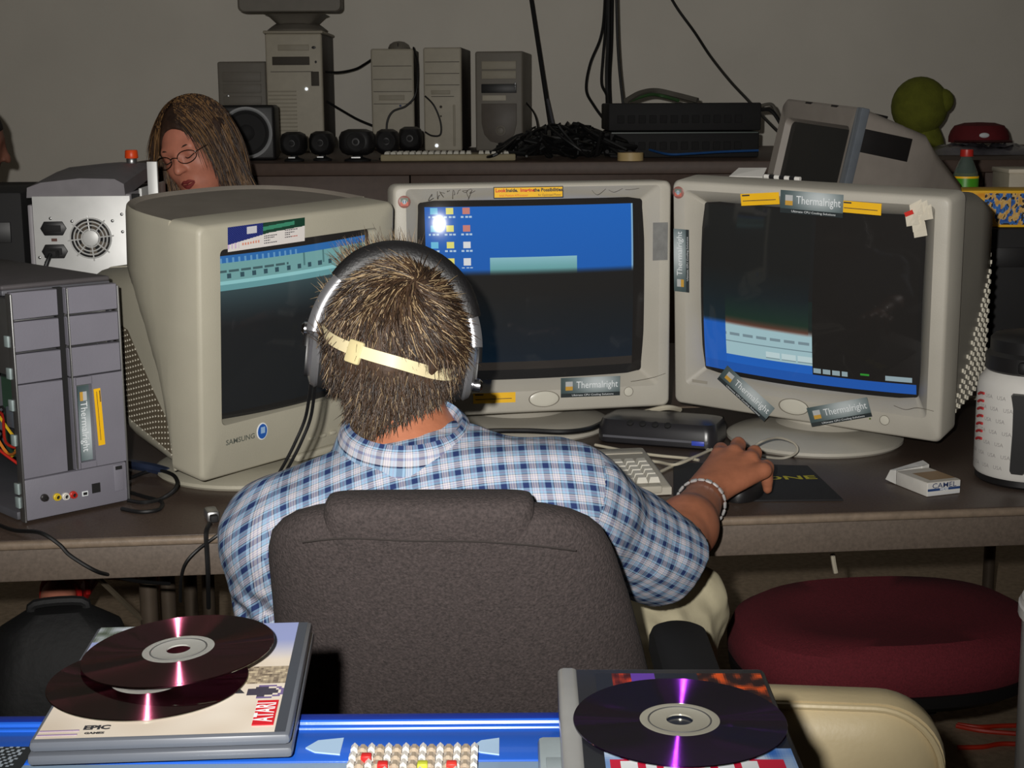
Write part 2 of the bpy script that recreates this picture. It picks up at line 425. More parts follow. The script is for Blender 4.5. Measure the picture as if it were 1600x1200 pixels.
b0 = DI @ P(150, 900, 2.26); b1 = DI @ P(222, 968, 2.30)
desk('work_table', 'long brown laminate table with three big monitors on it', DO, -1.35, 1.5, 0.76, [l1, l2, (1.35, 0.1), (1.35, 0.66)],
     [((b0.x, b0.y, b0.z), (b1.x, b1.y, b1.z))])
RDO = DM @ Vector((0, 0.772, 0)); RDI = (T(RDO) @ RZ(DYAW)).inverted()
def rl(v): q = RDI @ v; return (q.x, q.y)
desk('facing_table', 'brown table standing behind the monitor table, the woman sits at it', RDO, -1.35, 1.5, 0.76,
     [rl(P(298, 930, 2.98)), rl(P(326, 930, 3.2)), (1.35, 0.1), (1.35, 0.66)])

CZ, CYF, CYB = 1.13, 4.75, 6.4
ct = thing('wall_counter', 'high dark brown counter along the back wall crowded with computers', 'counter', (1.2, (CYF + CYB) / 2, 0))
cx0, cx1 = -1.25 - 1.2, 4.3 - 1.2
M_CTR = mat('dark_brown_counter', (84, 66, 56), 0.55, var=0.12, scale=40)
MB().box(((cx0 + cx1) / 2, 0, CZ - 0.02), (cx1 - cx0, CYB - CYF, 0.04), 0.004).build('counter_top', M_CTR, ct)
npan = 6; pw = (cx1 - cx0) / npan
for i in range(npan):
    MB().box((cx0 + pw * (i + 0.5), -(CYB - CYF) / 2 + 0.04, (CZ - 0.04) / 2), (pw - 0.004, 0.02, CZ - 0.044), 0.002).build('front_panel', M_CTR, ct)
for xx in (cx0 + 0.01, cx1 - 0.01):
    MB().box((xx, 0.02, (CZ - 0.04) / 2), (0.02, CYB - CYF - 0.08, CZ - 0.044), 0.002).build('side_panel', M_CTR, ct)

# ================================================================ CRT monitors
M_SCREEN = paintmat('crt_glass', 0.055, 0.3, emit=1.0, black=True, coat=0.0)
M_PHOS = None
M_VENTD = mat('vent_recess_plastic', (96, 86, 70), 0.6, var=0.05)
M_VENTL = mat('vent_stud_plastic', (214, 208, 192), 0.45, var=0.02)
M_YEL = mat('yellow_sticker_paper', (246, 190, 22), 0.5, var=0.03)
M_TAPE = mat('grey_duct_tape', (150, 150, 148), 0.32, 0.4, var=0.12, scale=60, bump=0.3, bscale=60)

def mixc(a, b, t): t = max(0, min(1, t)); return tuple(a[i] + (b[i] - a[i]) * t for i in range(3))
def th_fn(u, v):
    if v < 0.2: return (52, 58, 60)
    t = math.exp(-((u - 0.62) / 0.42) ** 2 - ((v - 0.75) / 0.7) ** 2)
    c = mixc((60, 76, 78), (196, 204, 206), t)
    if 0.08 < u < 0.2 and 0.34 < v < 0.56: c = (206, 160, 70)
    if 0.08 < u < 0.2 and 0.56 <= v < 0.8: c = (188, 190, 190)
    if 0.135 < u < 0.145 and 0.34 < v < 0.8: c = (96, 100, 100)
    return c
def th_sticker(parent, M, w=0.098, h=0.033):
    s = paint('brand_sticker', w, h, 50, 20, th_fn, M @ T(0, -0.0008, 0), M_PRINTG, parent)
    s['label'] = 'silver and dark grey name sticker with pale lettering'
    text('lettering', 'Thermalright', h * 0.5, M_INKW, s, M @ T(0.11 * w, -0.0014, h * 0.1) @ UP, 0.0, fit=0.7 * w)
    text('lettering', 'Ultimate CPU Cooling Solutions', h * 0.13, M_INKW, s, M @ T(0.004, -0.0014, -h * 0.40) @ UP, fit=0.7 * w)
def y_sticker(parent, M, w=0.066, h=0.019):
    s = MB(M).box((0, -0.0006, 0), (w, 0.0006, h)).build('yellow_sticker', M_YEL, parent)
    s['label'] = 'yellow paper sticker with small dark print'
    MB(M).box((-w * 0.36, -0.0012, h * 0.36), (w * 0.2, 0.0004, h * 0.12)).box((-w * 0.02, -0.0012, -h * 0.1), (w * 0.86, 0.0004, h * 0.06)).build('print_line', M_INKD, s)

def crt(name, label, pos, yaw, tilt, roll, w, h, gw, gh, gcz, R, fn, base, tail, group, inner=(0.02, 0.0), cream=None, gn=(200, 150), hood=False, Rz=None):
    cream = cream or M_CREAM
    t = thing(name, label, 'monitor', (pos[0], pos[1], DZ), yaw, group)
    Mh = T(0, 0, pos[2] - DZ) @ RX(tilt) @ RY(roll)
    n = 5
    def ring(y, w_, h_, r_, cz=0.0): return [(x, y, z) for x, z in rr(w_, h_, r_, n, 0, cz)]
    bz = MB(Mh)
    ow, oh = gw + 2 * inner[0], gh + 2 * inner[0]
    Rz = Rz or R
    corner = (gw / 2) ** 2 / (2 * R) * 1.05 + (gh / 2) ** 2 / (2 * Rz) * 1.05
    fd = 0.07
    bz.loft([ring(fd, w, h, 0.014), ring(0.007, w, h, 0.012), ring(0.0015, w - 0.006, h - 0.006, 0.011), ring(0, w - 0.012, h - 0.012, 0.010),
             ring(0, ow, oh, 0.008, gcz), ring(corner - 0.003, gw, gh, 0.006, gcz), ring(corner + 0.02, gw - 0.002, gh - 0.002, 0.006, gcz)], False, False)
    bezel = bz.build('bezel', cream, t)
    surf = lambda x, z: x * x / (2 * R) + z * z / (2 * Rz)
    sc = paint('screen', gw + 0.006, gh + 0.006, gn[0], gn[1], fn, Mh @ T(0, 0.0, gcz), M_SCREEN, t, surf)
    sc['label'] = 'curved dark glass screen, partly lit'
    # housing behind the bezel
    bd = MB(Mh)
    if not hood:
        bd.loft([ring(fd, w, h, 0.02), ring(fd + 0.004, w - 0.012, h - 0.012, 0.02)] + [ring(*q) for q in tail], False, True)
        body = bd.build('housing', cream, t)
    else:
        plan = [(math.copysign(abs(math.cos(a)) ** 0.7, math.cos(a)) * (w / 2), 0.078 + 0.205 * max(0.0, math.sin(a)) ** 0.8) for a in [math.pi * i / 28 for i in range(29)]]
        plan = [(w / 2, 0.0698)] + plan + [(-w / 2, 0.0698)]
        plan = [(x * 0.997, y) for x, y in plan]
        def sl(z, k, dk=1.0): return [(x * k, 0.0698 + (y - 0.0698) * k * dk, z) for x, y in plan]
        bd.loft([sl(-h / 2 + 0.001, 0.985, 0.12), sl(-h / 2 + 0.06, 1, 0.22), sl(-h / 2 + 0.12, 1, 0.4), sl(-h / 2 + 0.19, 1, 0.68), sl(-h / 2 + 0.25, 1, 0.9), sl(-h / 2 + 0.29, 1, 1), sl(h / 2 - 0.012, 1), sl(h / 2 - 0.004, 0.995), sl(h / 2 - 0.001, 0.985)], True, False)
        body = bd.build('housing', cream, t)
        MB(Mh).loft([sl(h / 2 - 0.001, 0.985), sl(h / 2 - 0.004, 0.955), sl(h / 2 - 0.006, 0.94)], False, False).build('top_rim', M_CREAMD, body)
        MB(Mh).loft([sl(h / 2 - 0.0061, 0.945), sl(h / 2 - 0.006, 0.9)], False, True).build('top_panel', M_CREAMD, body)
        MB(Mh).loft([ring(*q) for q in tail], True, True).build('tail_housing', cream, t)
    # swivel base
    by, br = base
    MB().lathe([(br - 0.004, 0), (br, 0.004), (br, 0.009), (br - 0.01, 0.014), (br * 0.72, 0.02), (br * 0.66, 0.022)], 48, T(0, by, 0)).build('base', cream, t)
    MB().lathe([(br * 0.62, 0.018), (br * 0.5, 0.03), (br * 0.5, 0.04), (br * 0.58, 0.06)], 40, T(0, by + 0.05, 0)).build('swivel', cream, t)
    return t, Mh, bezel, body

# --- centre screen
def fn_c(u, v):
    dark = (13, 17, 20)
    x = 655 + u * 357; y = 322 + (1 - v) * 275
    if u < 0.035 or u > 0.945 or v > 0.965: return (16, 14, 13)
    if v < 0.10: return (17, 17, 18) if v < 0.055 else (40, 36, 33)
    lit = (v - 0.585) / 0.035
    c = mixc((22, 78, 150), (20, 92, 176), v)
    if 763 < x < 900 and y > 409: c = mixc((128, 176, 186), (96, 150, 152), (y - 409) / 18)
    for ci, cxp in enumerate((681, 705, 729)):
        for cyp in (338, 364, 389, 414):
            if abs(x - cxp) < 5.5 and abs(y - cyp) < 5: c = ((96, 176, 208), (214, 208, 110), (206, 208, 210))[ci] if (cyp > 380 or ci != 2) else (188, 120, 110)
            if abs(x - cxp) < 8.5 and abs(y - cyp - 9) < 1.2 and int(x * 1.7) % 3: c = (170, 195, 215)
    if x > 990: c = (120, 160, 190)
    low = mixc((8, 22, 34), (20, 20, 20), (v - 0.1) / 0.4)
    return mixc(low, c, lit)
tailC = [(0.10, 0.46, 0.375, 0.03, 0.0), (0.20, 0.40, 0.33, 0.05, -0.005), (0.32, 0.33, 0.27, 0.05, -0.02), (0.42, 0.29, 0.23, 0.05, -0.03), (0.43, 0.27, 0.21, 0.05, -0.03)]
mc, Mc, bzc, bdc = crt('crt_monitor', 'cream monitor in the middle with desktop icons lit in the top half of its screen', (0.042, 2.532, 0.981), 11.9, -0.8, 0,
    0.49, 0.40, 0.398, 0.306, 0.016, 0.95, fn_c, (0.11, 0.16), tailC, 'large monitors on the work table', (0.024, 0), gn=(260, 200), Rz=1.5)
def ovalbtn(t, M, x, z, a, b):
    MB(M).lathe([(1, 0.0), (1, 1), (0.93, 1.6), (0.6, 2.0), (0.01, 2.1)], 36, T(x, 0.0012, z) @ UP @ Matrix.Diagonal((a, b, 0.0011, 1))).build('control_button', mat('button_plastic', (206, 202, 188), 0.3, var=0.02), t)
    MB(M).lathe([(1.0, 0), (1.0, 1), (1.07, 1), (1.07, 0)], 36, T(x, 0.0, z) @ UP @ Matrix.Diagonal((a, b, 0.0006, 1)), False).build('button_gap', mat('button_gap_shadow', (110, 104, 92), 0.7, var=0), t)
ovalbtn(mc, Mc, 0.014, -0.176, 0.026, 0.0135)
ovalbtn(mc, Mc, 0.168, -0.170, 0.008, 0.008)
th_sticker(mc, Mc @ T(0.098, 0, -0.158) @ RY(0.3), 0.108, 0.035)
y_sticker(mc, Mc @ T(-0.075, 0, -0.170) @ RY(0.5), 0.075, 0.018)
s = MB(Mc).box((-0.012, -0.0006, 0.1845), (0.122, 0.0006, 0.0195)).build('slogan_sticker', M_INKD, mc); s['label'] = 'yellow slogan sticker with red and black words'
MB(Mc).box((-0.012, -0.0012, 0.1845), (0.119, 0.0005, 0.0165)).build('sticker_face', M_YEL, s)
M_RED = mat('red_ink', (206, 40, 28), 0.5, var=0)
text('lettering', 'Look', 0.0085, M_RED, s, Mc @ T(-0.061, -0.0018, 0.188) @ UP, 0.0003, align='CENTER')
text('lettering', 'Inside.', 0.0082, M_INKD, s, Mc @ T(-0.041, -0.0018, 0.188) @ UP, 0.0003)
text('lettering', 'Imagine', 0.0082, M_RED, s, Mc @ T(-0.014, -0.0018, 0.188) @ UP, 0.0003)
text('lettering', 'the Possibilities.', 0.0082, M_INKD, s, Mc @ T(0.023, -0.0018, 0.188) @ UP, 0.0003)
text('lettering', 'Intel. Pentium 4 Processor', 0.0055, M_RED, s, Mc @ T(-0.038, -0.0018, 0.1795) @ UP, wx=0.85)
text('lettering', 'for Optimized Power', 0.0055, M_INKD, s, Mc @ T(0.025, -0.0018, 0.1795) @ UP, wx=0.85)
def badge_fn(u, v):
    d = math.hypot(u - 0.5, v - 0.5)
    if d < 0.2: return (70, 110, 150) if abs(u - 0.5) > 0.07 else (225, 228, 230)
    if d < 0.3: return (178, 182, 178)
    return (200, 110, 96) if v < 0.5 else (120, 130, 120)
def badge(t, M, x, z, r=0.0105):
    MB(M).lathe([(r, 0.0), (r, 0.0012), (r * 0.9, 0.0018)], 28, T(x, 0, z) @ UP).build('round_badge', mat('badge_rim', (150, 100, 92), 0.4), t)
    b = paint('badge_print', r * 1.24, r * 1.24, 16, 16, badge_fn, M @ T(x, -0.0021, z), M_PRINTG, t); return b
badge(mc, Mc, -0.226, 0.172); 
tp = MB(Mc).box((0, 0, 0), (0.027, 0.001, 0.066), M=T(0.224, -0.001, 0.095)).build('tape_patch', M_TAPE, mc); tp['label'] = 'grey duct tape patch'
# pen scribbles on the top bezel
M_PENCIL = mat('pencil_ink', (96, 88, 78), 0.6, var=0)
rg = random.Random(3)
for i in range(9):
    x0 = -0.178 + 0.009 * i + rg.uniform(-0.004, 0.004); pts = [(x0 + rg.uniform(-0.006, 0.006), -0.0004, 0.183 + rg.uniform(-0.010, 0.008)) for _ in range(4)]
    MB(Mc).tube(pts, 0.0004, 4, sm=4).build('pen_scribble', M_PENCIL, mc)
for i in range(3): MB(Mc).tube([(0.10 + 0.03 * i, -0.0004, 0.186), (0.11 + 0.03 * i, -0.0004, 0.178 + 0.004 * i), (0.125 + 0.03 * i, -0.0004, 0.188)], 0.0003, 4, sm=4).build('pen_scribble', M_PENCIL, mc)
MB(Mc).tube([(0.172, -0.0004, -0.152), (0.19, -0.0004, -0.150), (0.215, -0.0004, -0.146), (0.236, -0.0004, -0.140)], 0.0004, 4, sm=4).build('pen_scribble', M_PENCIL, mc)

# --- right-hand screen
def fn_r(u, v):
    if u < 0.012 or v < 0.03 or u > 0.985 or v > 0.985: return (12, 11, 11)
    low = mixc((16, 17, 18), (14, 20, 24), (0.55 - u) * 2)
    if v < 0.085: return (22, 78, 158)
    if u > 0.545:
        if 0.095 < v < 0.125 and ((0.55 < u < 0.7 and (u - 0.55) % 0.042 < 0.034) or 0.86 < u < 0.965): return (132, 150, 156)
        if 0.11 < v < 0.125 and 0.755 < u < 0.79: return (40, 130, 40)
        return (15, 13, 12)
    e = 0.315 - 0.03 * u
    if 0.13 < u:
        if v < 0.135 + 0.0 * u: return mixc((24, 92, 180), (22, 82, 165), v / 0.3)
        c = (148, 178, 184)
        if abs(v - 0.165) < 0.02 and u > 0.33 and (u - 0.33) % 0.075 < 0.066: c = (176, 196, 198) if abs(v - 0.165) < 0.016 else (110, 130, 136)
        if abs(v - 0.215) < 0.004: c = (100, 122, 130)
        if 0.25 < v < 0.265 and int(u * 60) % 4: c = (110, 130, 138)
        return mixc(c, mixc((96, 46, 36), (12, 28, 26), (v - e) / 0.045), (v - e) / 0.03) if v > e - 0.0 and v < 0.5 else (c if v <= e else low)
    return mixc((22, 84, 168), mixc((10, 26, 40), low, (v - 0.33) / 0.3), (v - 0.315) / 0.02)
def fn_r2(u, v):
    if u < 0.53 and v > 0.30:
        a = mixc((8, 30, 40), (14, 16, 16), (v - 0.3) / 0.35)
        if u > 0.13: a = mixc((16, 40, 30), a, (v - 0.36) / 0.14)
        if u > 0.13:
            e = 0.315 - 0.03 * u
            a = mixc(mixc((148, 178, 184), (104, 56, 44), (v - e) / 0.02), a, (v - e - 0.008) / 0.05)
        else: a = mixc((22, 84, 168), a, (v - 0.31) / 0.03)
        if u < 0.012 or v > 0.985: return (12, 11, 11)
        return a
    return fn_r(u, v)
tailR = [(0.085, 0.475, 0.385, 0.02, 0.0), (0.20, 0.468, 0.37, 0.025, -0.008), (0.30, 0.445, 0.335, 0.03, -0.02), (0.36, 0.39, 0.29, 0.04, -0.03), (0.41, 0.33, 0.25, 0.04, -0.035), (0.425, 0.29, 0.22, 0.04, -0.035)]
mr, Mr, bzr, bdr = crt('crt_monitor', 'cream monitor at the right, blue only along the bottom of its dark screen', (0.488, 2.455, 0.974), -34.4, 6.1, 1.7,
    0.49, 0.405, 0.392, 0.302, 0.012, 1.02, fn_r2, (0.072, 0.152), tailR, 'large monitors on the work table', (0.024, 0), gn=(240, 180))
ovalbtn(mr, Mr, -0.012, -0.176, 0.026, 0.0135)
ovalbtn(mr, Mr, 0.150, -0.176, 0.008, 0.008)
MB(Mr).lathe([(0.0018, 0), (0.0015, 0.001)], 10, T(0.125, 0, -0.177) @ UP).build('power_light', mat('led_green', (90, 110, 50), 0.3), mr)
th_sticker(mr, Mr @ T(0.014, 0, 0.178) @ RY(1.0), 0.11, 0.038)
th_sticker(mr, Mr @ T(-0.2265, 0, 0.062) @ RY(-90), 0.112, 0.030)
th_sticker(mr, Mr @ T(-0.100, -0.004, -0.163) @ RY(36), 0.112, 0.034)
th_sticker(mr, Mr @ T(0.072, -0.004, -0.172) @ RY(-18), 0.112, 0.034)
y_sticker(mr, Mr @ T(-0.078, 0.0002, 0.180) @ RY(-6), 0.07, 0.02)
y_sticker(mr, Mr @ T(0.100, 0.0002, 0.1765) @ RY(1), 0.066, 0.019)
badge(mr, Mr, -0.2315, 0.182)
cr = MB(Mr); rg = random.Random(5)
for i in range(7):
    x0 = 0.197 + rg.uniform(-0.012, 0.012); z0 = 0.168 + rg.uniform(-0.022, 0.016)
    cr.add([(x0 - 0.010, -0.001, z0 - 0.012), (x0 + 0.012, -0.003 - 0.003 * rg.random(), z0 - 0.006), (x0 + 0.006, -0.001, z0 + 0.016), (x0 - 0.012, -0.004, z0 + 0.006)], [(0, 1, 2), (0, 2, 3)])
cr.build('torn_tape', mat('torn_clear_tape', (216, 208, 190), 0.3, var=0.05), mr, False)
MB(Mr).box((0, 0, 0), (0.014, 0.0012, 0.007), M=T(0.180, -0.005, 0.174) @ RY(-25)).build('red_scrap', M_RED, mr)
MB(Mr).box((-0.192, -0.0004, -0.155), (0.03, 0.0004, 0.005)).build('brand_mark', mat('faint_grey_ink', (160, 154, 142), 0.6, var=0), mr)
MB(Mr).tube([(0.165, -0.0004, -0.148), (0.185, -0.0004, -0.152), (0.205, -0.0004, -0.146), (0.232, -0.0004, -0.148)], 0.0004, 4, sm=4).build('pen_scribble', mat('pencil_ink', (96, 88, 78), 0.6, var=0), mr)

# --- vents, part of each housing
def interp_tail(tail, y):
    for a, b in zip(tail, tail[1:]):
        if a[0] <= y <= b[0]:
            t = (y - a[0]) / (b[0] - a[0]); return [a[i] + (b[i] - a[i]) * t for i in range(5)]
    return tail[-1]
def vents(parent, Mh, tail, sx, y0, y1, zf, dot, step, slot=False, panel=True):
    pn = MB(Mh); d = MB(Mh)
    ys = np.arange(y0, y1, step)
    if panel:
        rows = []
        for y in np.linspace(y0, y1, 14):
            _, w_, h_, r_, cz_ = interp_tail(tail, y); zb = cz_ - h_ / 2 + r_; zt = zf(y)
            rows.append([(sx * (w_ / 2 + 0.0006), y, zb + (zt - zb) * k / 4) for k in range(5)])
        pn.loft(rows, False, False, closed=False); pn.build('vent_panel', M_VENTD, parent)
    for i, y in enumerate(ys):
        _, w_, h_, r_, cz_ = interp_tail(tail, y); z = cz_ - h_ / 2 + r_ + (step / 2 if i % 2 else 0)
        while z < zf(y):
            x = sx * (w_ / 2 + 0.0008)
            if slot: d.box((x, y, z), (0.005, dot * 0.7, dot * 2.2))
            else: d.add([(x, y - dot, z), (x + sx * 0.0014, y, z - dot), (x, y + dot, z), (x + sx * 0.0014, y, z + dot)], [(0, 1, 2, 3)])
            z += step * (1.5 if slot else 1.0)
    return stuff(d.build('vent_studs', M_VENTL, parent, False))
vents(bdr, Mr, tailR, 1, 0.09, 0.345, lambda y: -0.15 + (y - 0.08) * 0.85, 0.0030, 0.0118, True, False)
vents(bdr, Mr, tailR, -1, 0.09, 0.345, lambda y: -0.15 + (y - 0.08) * 0.85, 0.0030, 0.0118, True, False)

# --- left-hand screen
def fn_l(u, v):
    if u < 0.01 or u > 0.96 or v < 0.045: return (10, 10, 10)
    if v > 0.955: return (18, 16, 16)
    if v > 0.915: return (34, 96, 158) if not (v < 0.94 and int(u * 90) % 3 == 0 and u < 0.5) else (90, 140, 180)
    if v > 0.76:
        c = (104, 150, 150) if v > 0.80 else (92, 142, 146)
        if 0.79 < v < 0.815: c = (132, 184, 186)
        if 0.86 < v < 0.872 and u < 0.42 and int(u * 75) % 5: c = (56, 84, 88)
        if 0.825 < v < 0.852 and u < 0.72 and int(u * 44) % 3 == 0: c = (40, 70, 80)
        if v > 0.84 and u > 0.45 and int(u * 70) % 9 == 0: c = (70, 110, 112)
        return c
    return mixc((9, 14, 18), (44, 62, 66), (v - 0.55) / 0.2)
tailL = [(0.06, 0.386, 0.315, 0.02, -0.032), (0.12, 0.375, 0.30, 0.03, -0.036), (0.20, 0.35, 0.285, 0.04, -0.044), (0.30, 0.30, 0.25, 0.045, -0.052), (0.40, 0.245, 0.205, 0.05, -0.052), (0.43, 0.22, 0.18, 0.05, -0.052)]
ml, Ml, bzl, bdl = crt('crt_monitor', 'cream monitor at the left turned aside, with a round hooded top', (-0.323, 2.244, 0.962), 49.1, 5.7, -2.2,
    0.39, 0.385, 0.305, 0.258, 0.022, 1.1, fn_l, (0.13, 0.155), tailL, 'large monitors on the work table', (0.004, 0), cream=M_CREAM2, gn=(180, 150), hood=True)
tl_tail = [o for o in ml.children if o.name.startswith('tail_housing')][0]
for sx in (-1, 1): vents(tl_tail, Ml, tailL, sx, 0.075, 0.415, lambda y: min(0.0, -0.14 + (y - 0.06) * 0.95), 0.0021, 0.0088)
rb = MB(Ml)
for i in range(18):
    y = 0.285 + i * 0.0075; _, w_, h_, r_, cz_ = interp_tail(tailL, y)
    rb.box((0, y, cz_ + h_ / 2 - 0.001), (w_ - 2 * r_, 0.003, 0.005), 0.001, 1)
rb.build('top_vent_ribs', M_CREAM2, tl_tail)
def samp_fn(u, v):
    line = 0.28 + 0.52 * u if u < 0.55 else 0.56 + 0.18 * (u - 0.55)
    if v > line:
        if 0.24 < u < 0.37 and 0.62 < v < 0.92: return (206, 206, 212)
        if u < 0.45: return (34, 44, 110) if (u * 37 + v * 11) % 1 > 0.25 else (60, 70, 140)
        if abs(v - (0.66 + 0.2 * u)) < 0.08 and u < 0.86: return (60, 140, 110)
        return (22, 62, 46)
    if u < 0.14 and (u * 23) % 1 < 0.45 and v > 0.1: return (206, 180, 214)
    for bx, n_ in ((0.46, 4), (0.73, 4)):
        for k in range(n_):
            if bx < u < bx + (0.17, 0.13, 0.08, 0.17)[k] and abs(v - (0.44 + 0.0 * u - 0.095 * k + 0.12 * (u > 0.7))) < 0.022 and int(u * 160) % 4: return (70, 66, 74) if not (k == 3 and u > 0.82) else (190, 90, 70)
    if 0.17 < u < 0.40 and abs(v - 0.22 - 0.1 * u) < 0.05 and int(u * 90) % 3: return (222, 150, 130)
    return (228, 222, 218)
sv = paint('advert_sticker', 0.146, 0.036, 150, 48, samp_fn, Ml @ T(-0.070, -0.0008, 0.1685), M_PRINTG, ml); sv['label'] = 'blue, green and white sticker with rows of small print'
text('brand_lettering', 'SAMSUNG', 0.0115, mat('grey_logo_ink', (92, 96, 88), 0.5, var=0), ml, Ml @ T(-0.122, -0.0006, -0.139) @ UP, 0.0002, wx=1.05)
MB(Ml).lathe([(1, 0), (1, 1), (0.9, 1.3)], 30, T(-0.080, 0.0, -0.135) @ UP @ Matrix.Diagonal((0.0105, 0.0135, 0.0006, 1))).build('oval_sticker_rim', M_INKW, ml)
ov = MB(Ml).lathe([(1, 0), (1, 1)], 30, T(-0.080, -0.0008, -0.135) @ UP @ Matrix.Diagonal((0.0088, 0.0118, 0.0004, 1))).build('oval_sticker', mat('blue_sticker_ink', (40, 92, 176), 0.4, var=0.02), ml)
MB(Ml).box((-0.0795, -0.0016, -0.133), (0.008, 0.0003, 0.010)).build('sticker_mark', mat('pale_blue_ink', (150, 184, 220), 0.4, var=0), ov)
for i in range(4): MB(Ml).box((0.02 + 0.022 * i, -0.002, -0.168), (0.014, 0.006, 0.007), 0.003).build('front_button', M_CREAM2, ml)
MB(Ml).box((0.05, 0.012, -0.196), (0.12, 0.03, 0.012), 0.004).build('control_flap', M_CREAM2, ml)

# folded paper and a pen left on top of the right monitor
Mrw = T(0.488, 2.455, DZ) @ RZ(-34.4) @ Mr
po = Mrw @ Vector((-0.155, 0.12, 0.1935))
pp = thing('folded_paper', 'folded white paper lying on top of the right monitor', 'paper', po, -34.4)
Ml_ = RX(6.1) @ RY(1.7)
MB(Ml_ @ RZ(8)).loft([[(x, y, z) for x, y in ((-0.03, -0.02), (0.03, -0.02), (0.03, 0.02), (-0.03, 0.02))] for z in (0.0, 0.003)]).build('lower_fold', M_WHITE, pp, False)
MB(Ml_ @ RZ(8)).add([(-0.03, -0.02, 0.004), (0.03, -0.018, 0.004), (0.026, 0.02, 0.014), (-0.026, 0.022, 0.012), (-0.03, -0.02, 0.005), (0.03, -0.018, 0.005), (0.026, 0.02, 0.0155), (-0.026, 0.022, 0.0135)], [(0, 1, 2, 3), (4, 5, 6, 7), (0, 1, 5, 4), (1, 2, 6, 5), (2, 3, 7, 6), (3, 0, 4, 7)]).build('upper_fold', M_WHITE, pp, False)
po2 = Mrw @ Vector((-0.085, 0.105, 0.1945))
pe_ = thing('pen', 'striped black and white pen on top of the right monitor', 'pen', po2, -34.4)
for i in range(7): MB(Ml_ @ RZ(-6)).cyl((-0.035 + 0.010 * i, 0, 0.005), (-0.025 + 0.010 * i, 0, 0.005), 0.004, n=10).build('barrel_band', M_BLACK if i % 2 else M_WHITE, pe_)
# ================================================================ tower computer at the left front of the table
tw = thing('computer_tower', 'grey-violet tower computer with one side panel off, at the left front of the table', 'computer', (-0.628, 2.058, DZ), 44.0)
M_GV = mat('grey_violet_plastic', (122, 120, 130), 0.5, var=0.06, scale=12, bump=0.1, bscale=500)
M_GVD = mat('dark_grey_steel', (92, 92, 98), 0.55, 0.3, var=0.06)
M_HOLE = mat('dark_gap', (16, 15, 16), 0.8, var=0)
W_, H_, D_ = 0.165, 0.33, 0.40
fr = MB()
fr.box((0, D_ / 2 + 0.012, H_ - 0.004), (W_, D_ - 0.02, 0.008), 0.002).box((0, D_ / 2 + 0.012, 0.008), (W_, D_ - 0.02, 0.012), 0.002)
fr.box((W_ / 2 - 0.002, D_ / 2 + 0.012, H_ / 2), (0.004, D_ - 0.02, H_ - 0.01)).box((0, D_ - 0.002, H_ / 2), (W_, 0.004, H_ - 0.01))
fr.build('case_shell', M_GVD, tw)
MB().box((0, D_ * 0.5 + 0.012, H_ + 0.003), (W_ + 0.002, D_ - 0.02, 0.008), 0.004, 3).build('top_cover', mat('charcoal_top', (78, 74, 76), 0.6), tw)
# front: two columns of blanking panels either side of a dark slot
zs = [0.0, 0.065, 0.20, 0.243, 0.286, 0.329]
for x0, x1 in ((-0.080, -0.012), (0.000, 0.080)):
    for z0, z1 in ((0.200, 0.243), (0.245, 0.288), (0.290, 0.329)):
        MB().box(((x0 + x1) / 2, 0.006, (z0 + z1) / 2), (x1 - x0, 0.014, z1 - z0 - 0.0015), 0.0012, 1).build('bay_cover', M_GV, tw)
MB().box((-0.046, 0.006, 0.132), (0.068, 0.014, 0.134), 0.0012, 1).build('front_panel', M_GV, tw)
fp = MB(); fp.box((0.004, 0.006, 0.132), (0.008, 0.014, 0.134)).box((0.056, 0.006, 0.132), (0.048, 0.014, 0.134)).box((0.020, 0.006, 0.193), (0.026, 0.014, 0.011)).box((0.020, 0.006, 0.0695), (0.026, 0.014, 0.009))
fp.build('front_panel', M_GV, tw)
MB().box((0.020, 0.011, 0.131), (0.026, 0.003, 0.114)).build('drive_slot', mat('slot_grey', (86, 96, 92), 0.5), tw)
MB().box((0, 0.006, 0.034), (0.160, 0.014, 0.060), 0.003).build('port_panel', M_GV, tw)
MB().box((-0.006, 0.011, 0.197), (0.011, 0.008, 0.264)).build('slot_gap', M_HOLE, tw)
MB().box((0.0015, -0.0015, 0.197), (0.002, 0.006, 0.262), 0.0008).build('bright_edge', M_STEEL, tw)
MB().box((-0.0815, 0.004, H_ / 2), (0.003, 0.016, H_ - 0.006), 0.001).build('chassis_edge', M_STEEL, tw)
MB().box((0.0815, 0.004, H_ / 2), (0.003, 0.012, H_ - 0.01), 0.001).build('chassis_edge', M_STEEL, tw)
for z in (0.03, 0.05, 0.12, 0.17, 0.215, 0.26): MB().box((-0.0835, 0.014, z), (0.004, 0.012, 0.016), 0.001).build('side_clip', mat('pale_clip', (150, 164, 164), 0.4), tw)
MB().box((0.066, -0.001, 0.042), (0.016, 0.003, 0.040), 0.001).build('door_latch', M_GV, tw)
MB().box((0.066, -0.003, 0.057), (0.010, 0.002, 0.005)).build('latch_slot', M_HOLE, tw)
def jack(x, z, rgb, nm):
    j = MB().lathe([(0.0055, 0), (0.0055, 0.003), (0.0042, 0.004), (0.0042, 0.007), (0.003, 0.007), (0.003, 0.002)], 18, T(x, -0.001, z) @ UP, False).build('jack', mat(nm, rgb, 0.35), tw)
    MB().lathe([(0.003, 0.0), (0.003, 0.004)], 12, T(x, -0.001, z) @ UP).build('jack_hole', M_HOLE, j)
jack(-0.052, 0.034, (44, 40, 40), 'black_jack'); jack(-0.033, 0.0315, (222, 190, 40), 'yellow_jack'); jack(-0.020, 0.030, (226, 222, 214), 'white_jack'); jack(-0.008, 0.030, (196, 50, 40), 'red_jack')
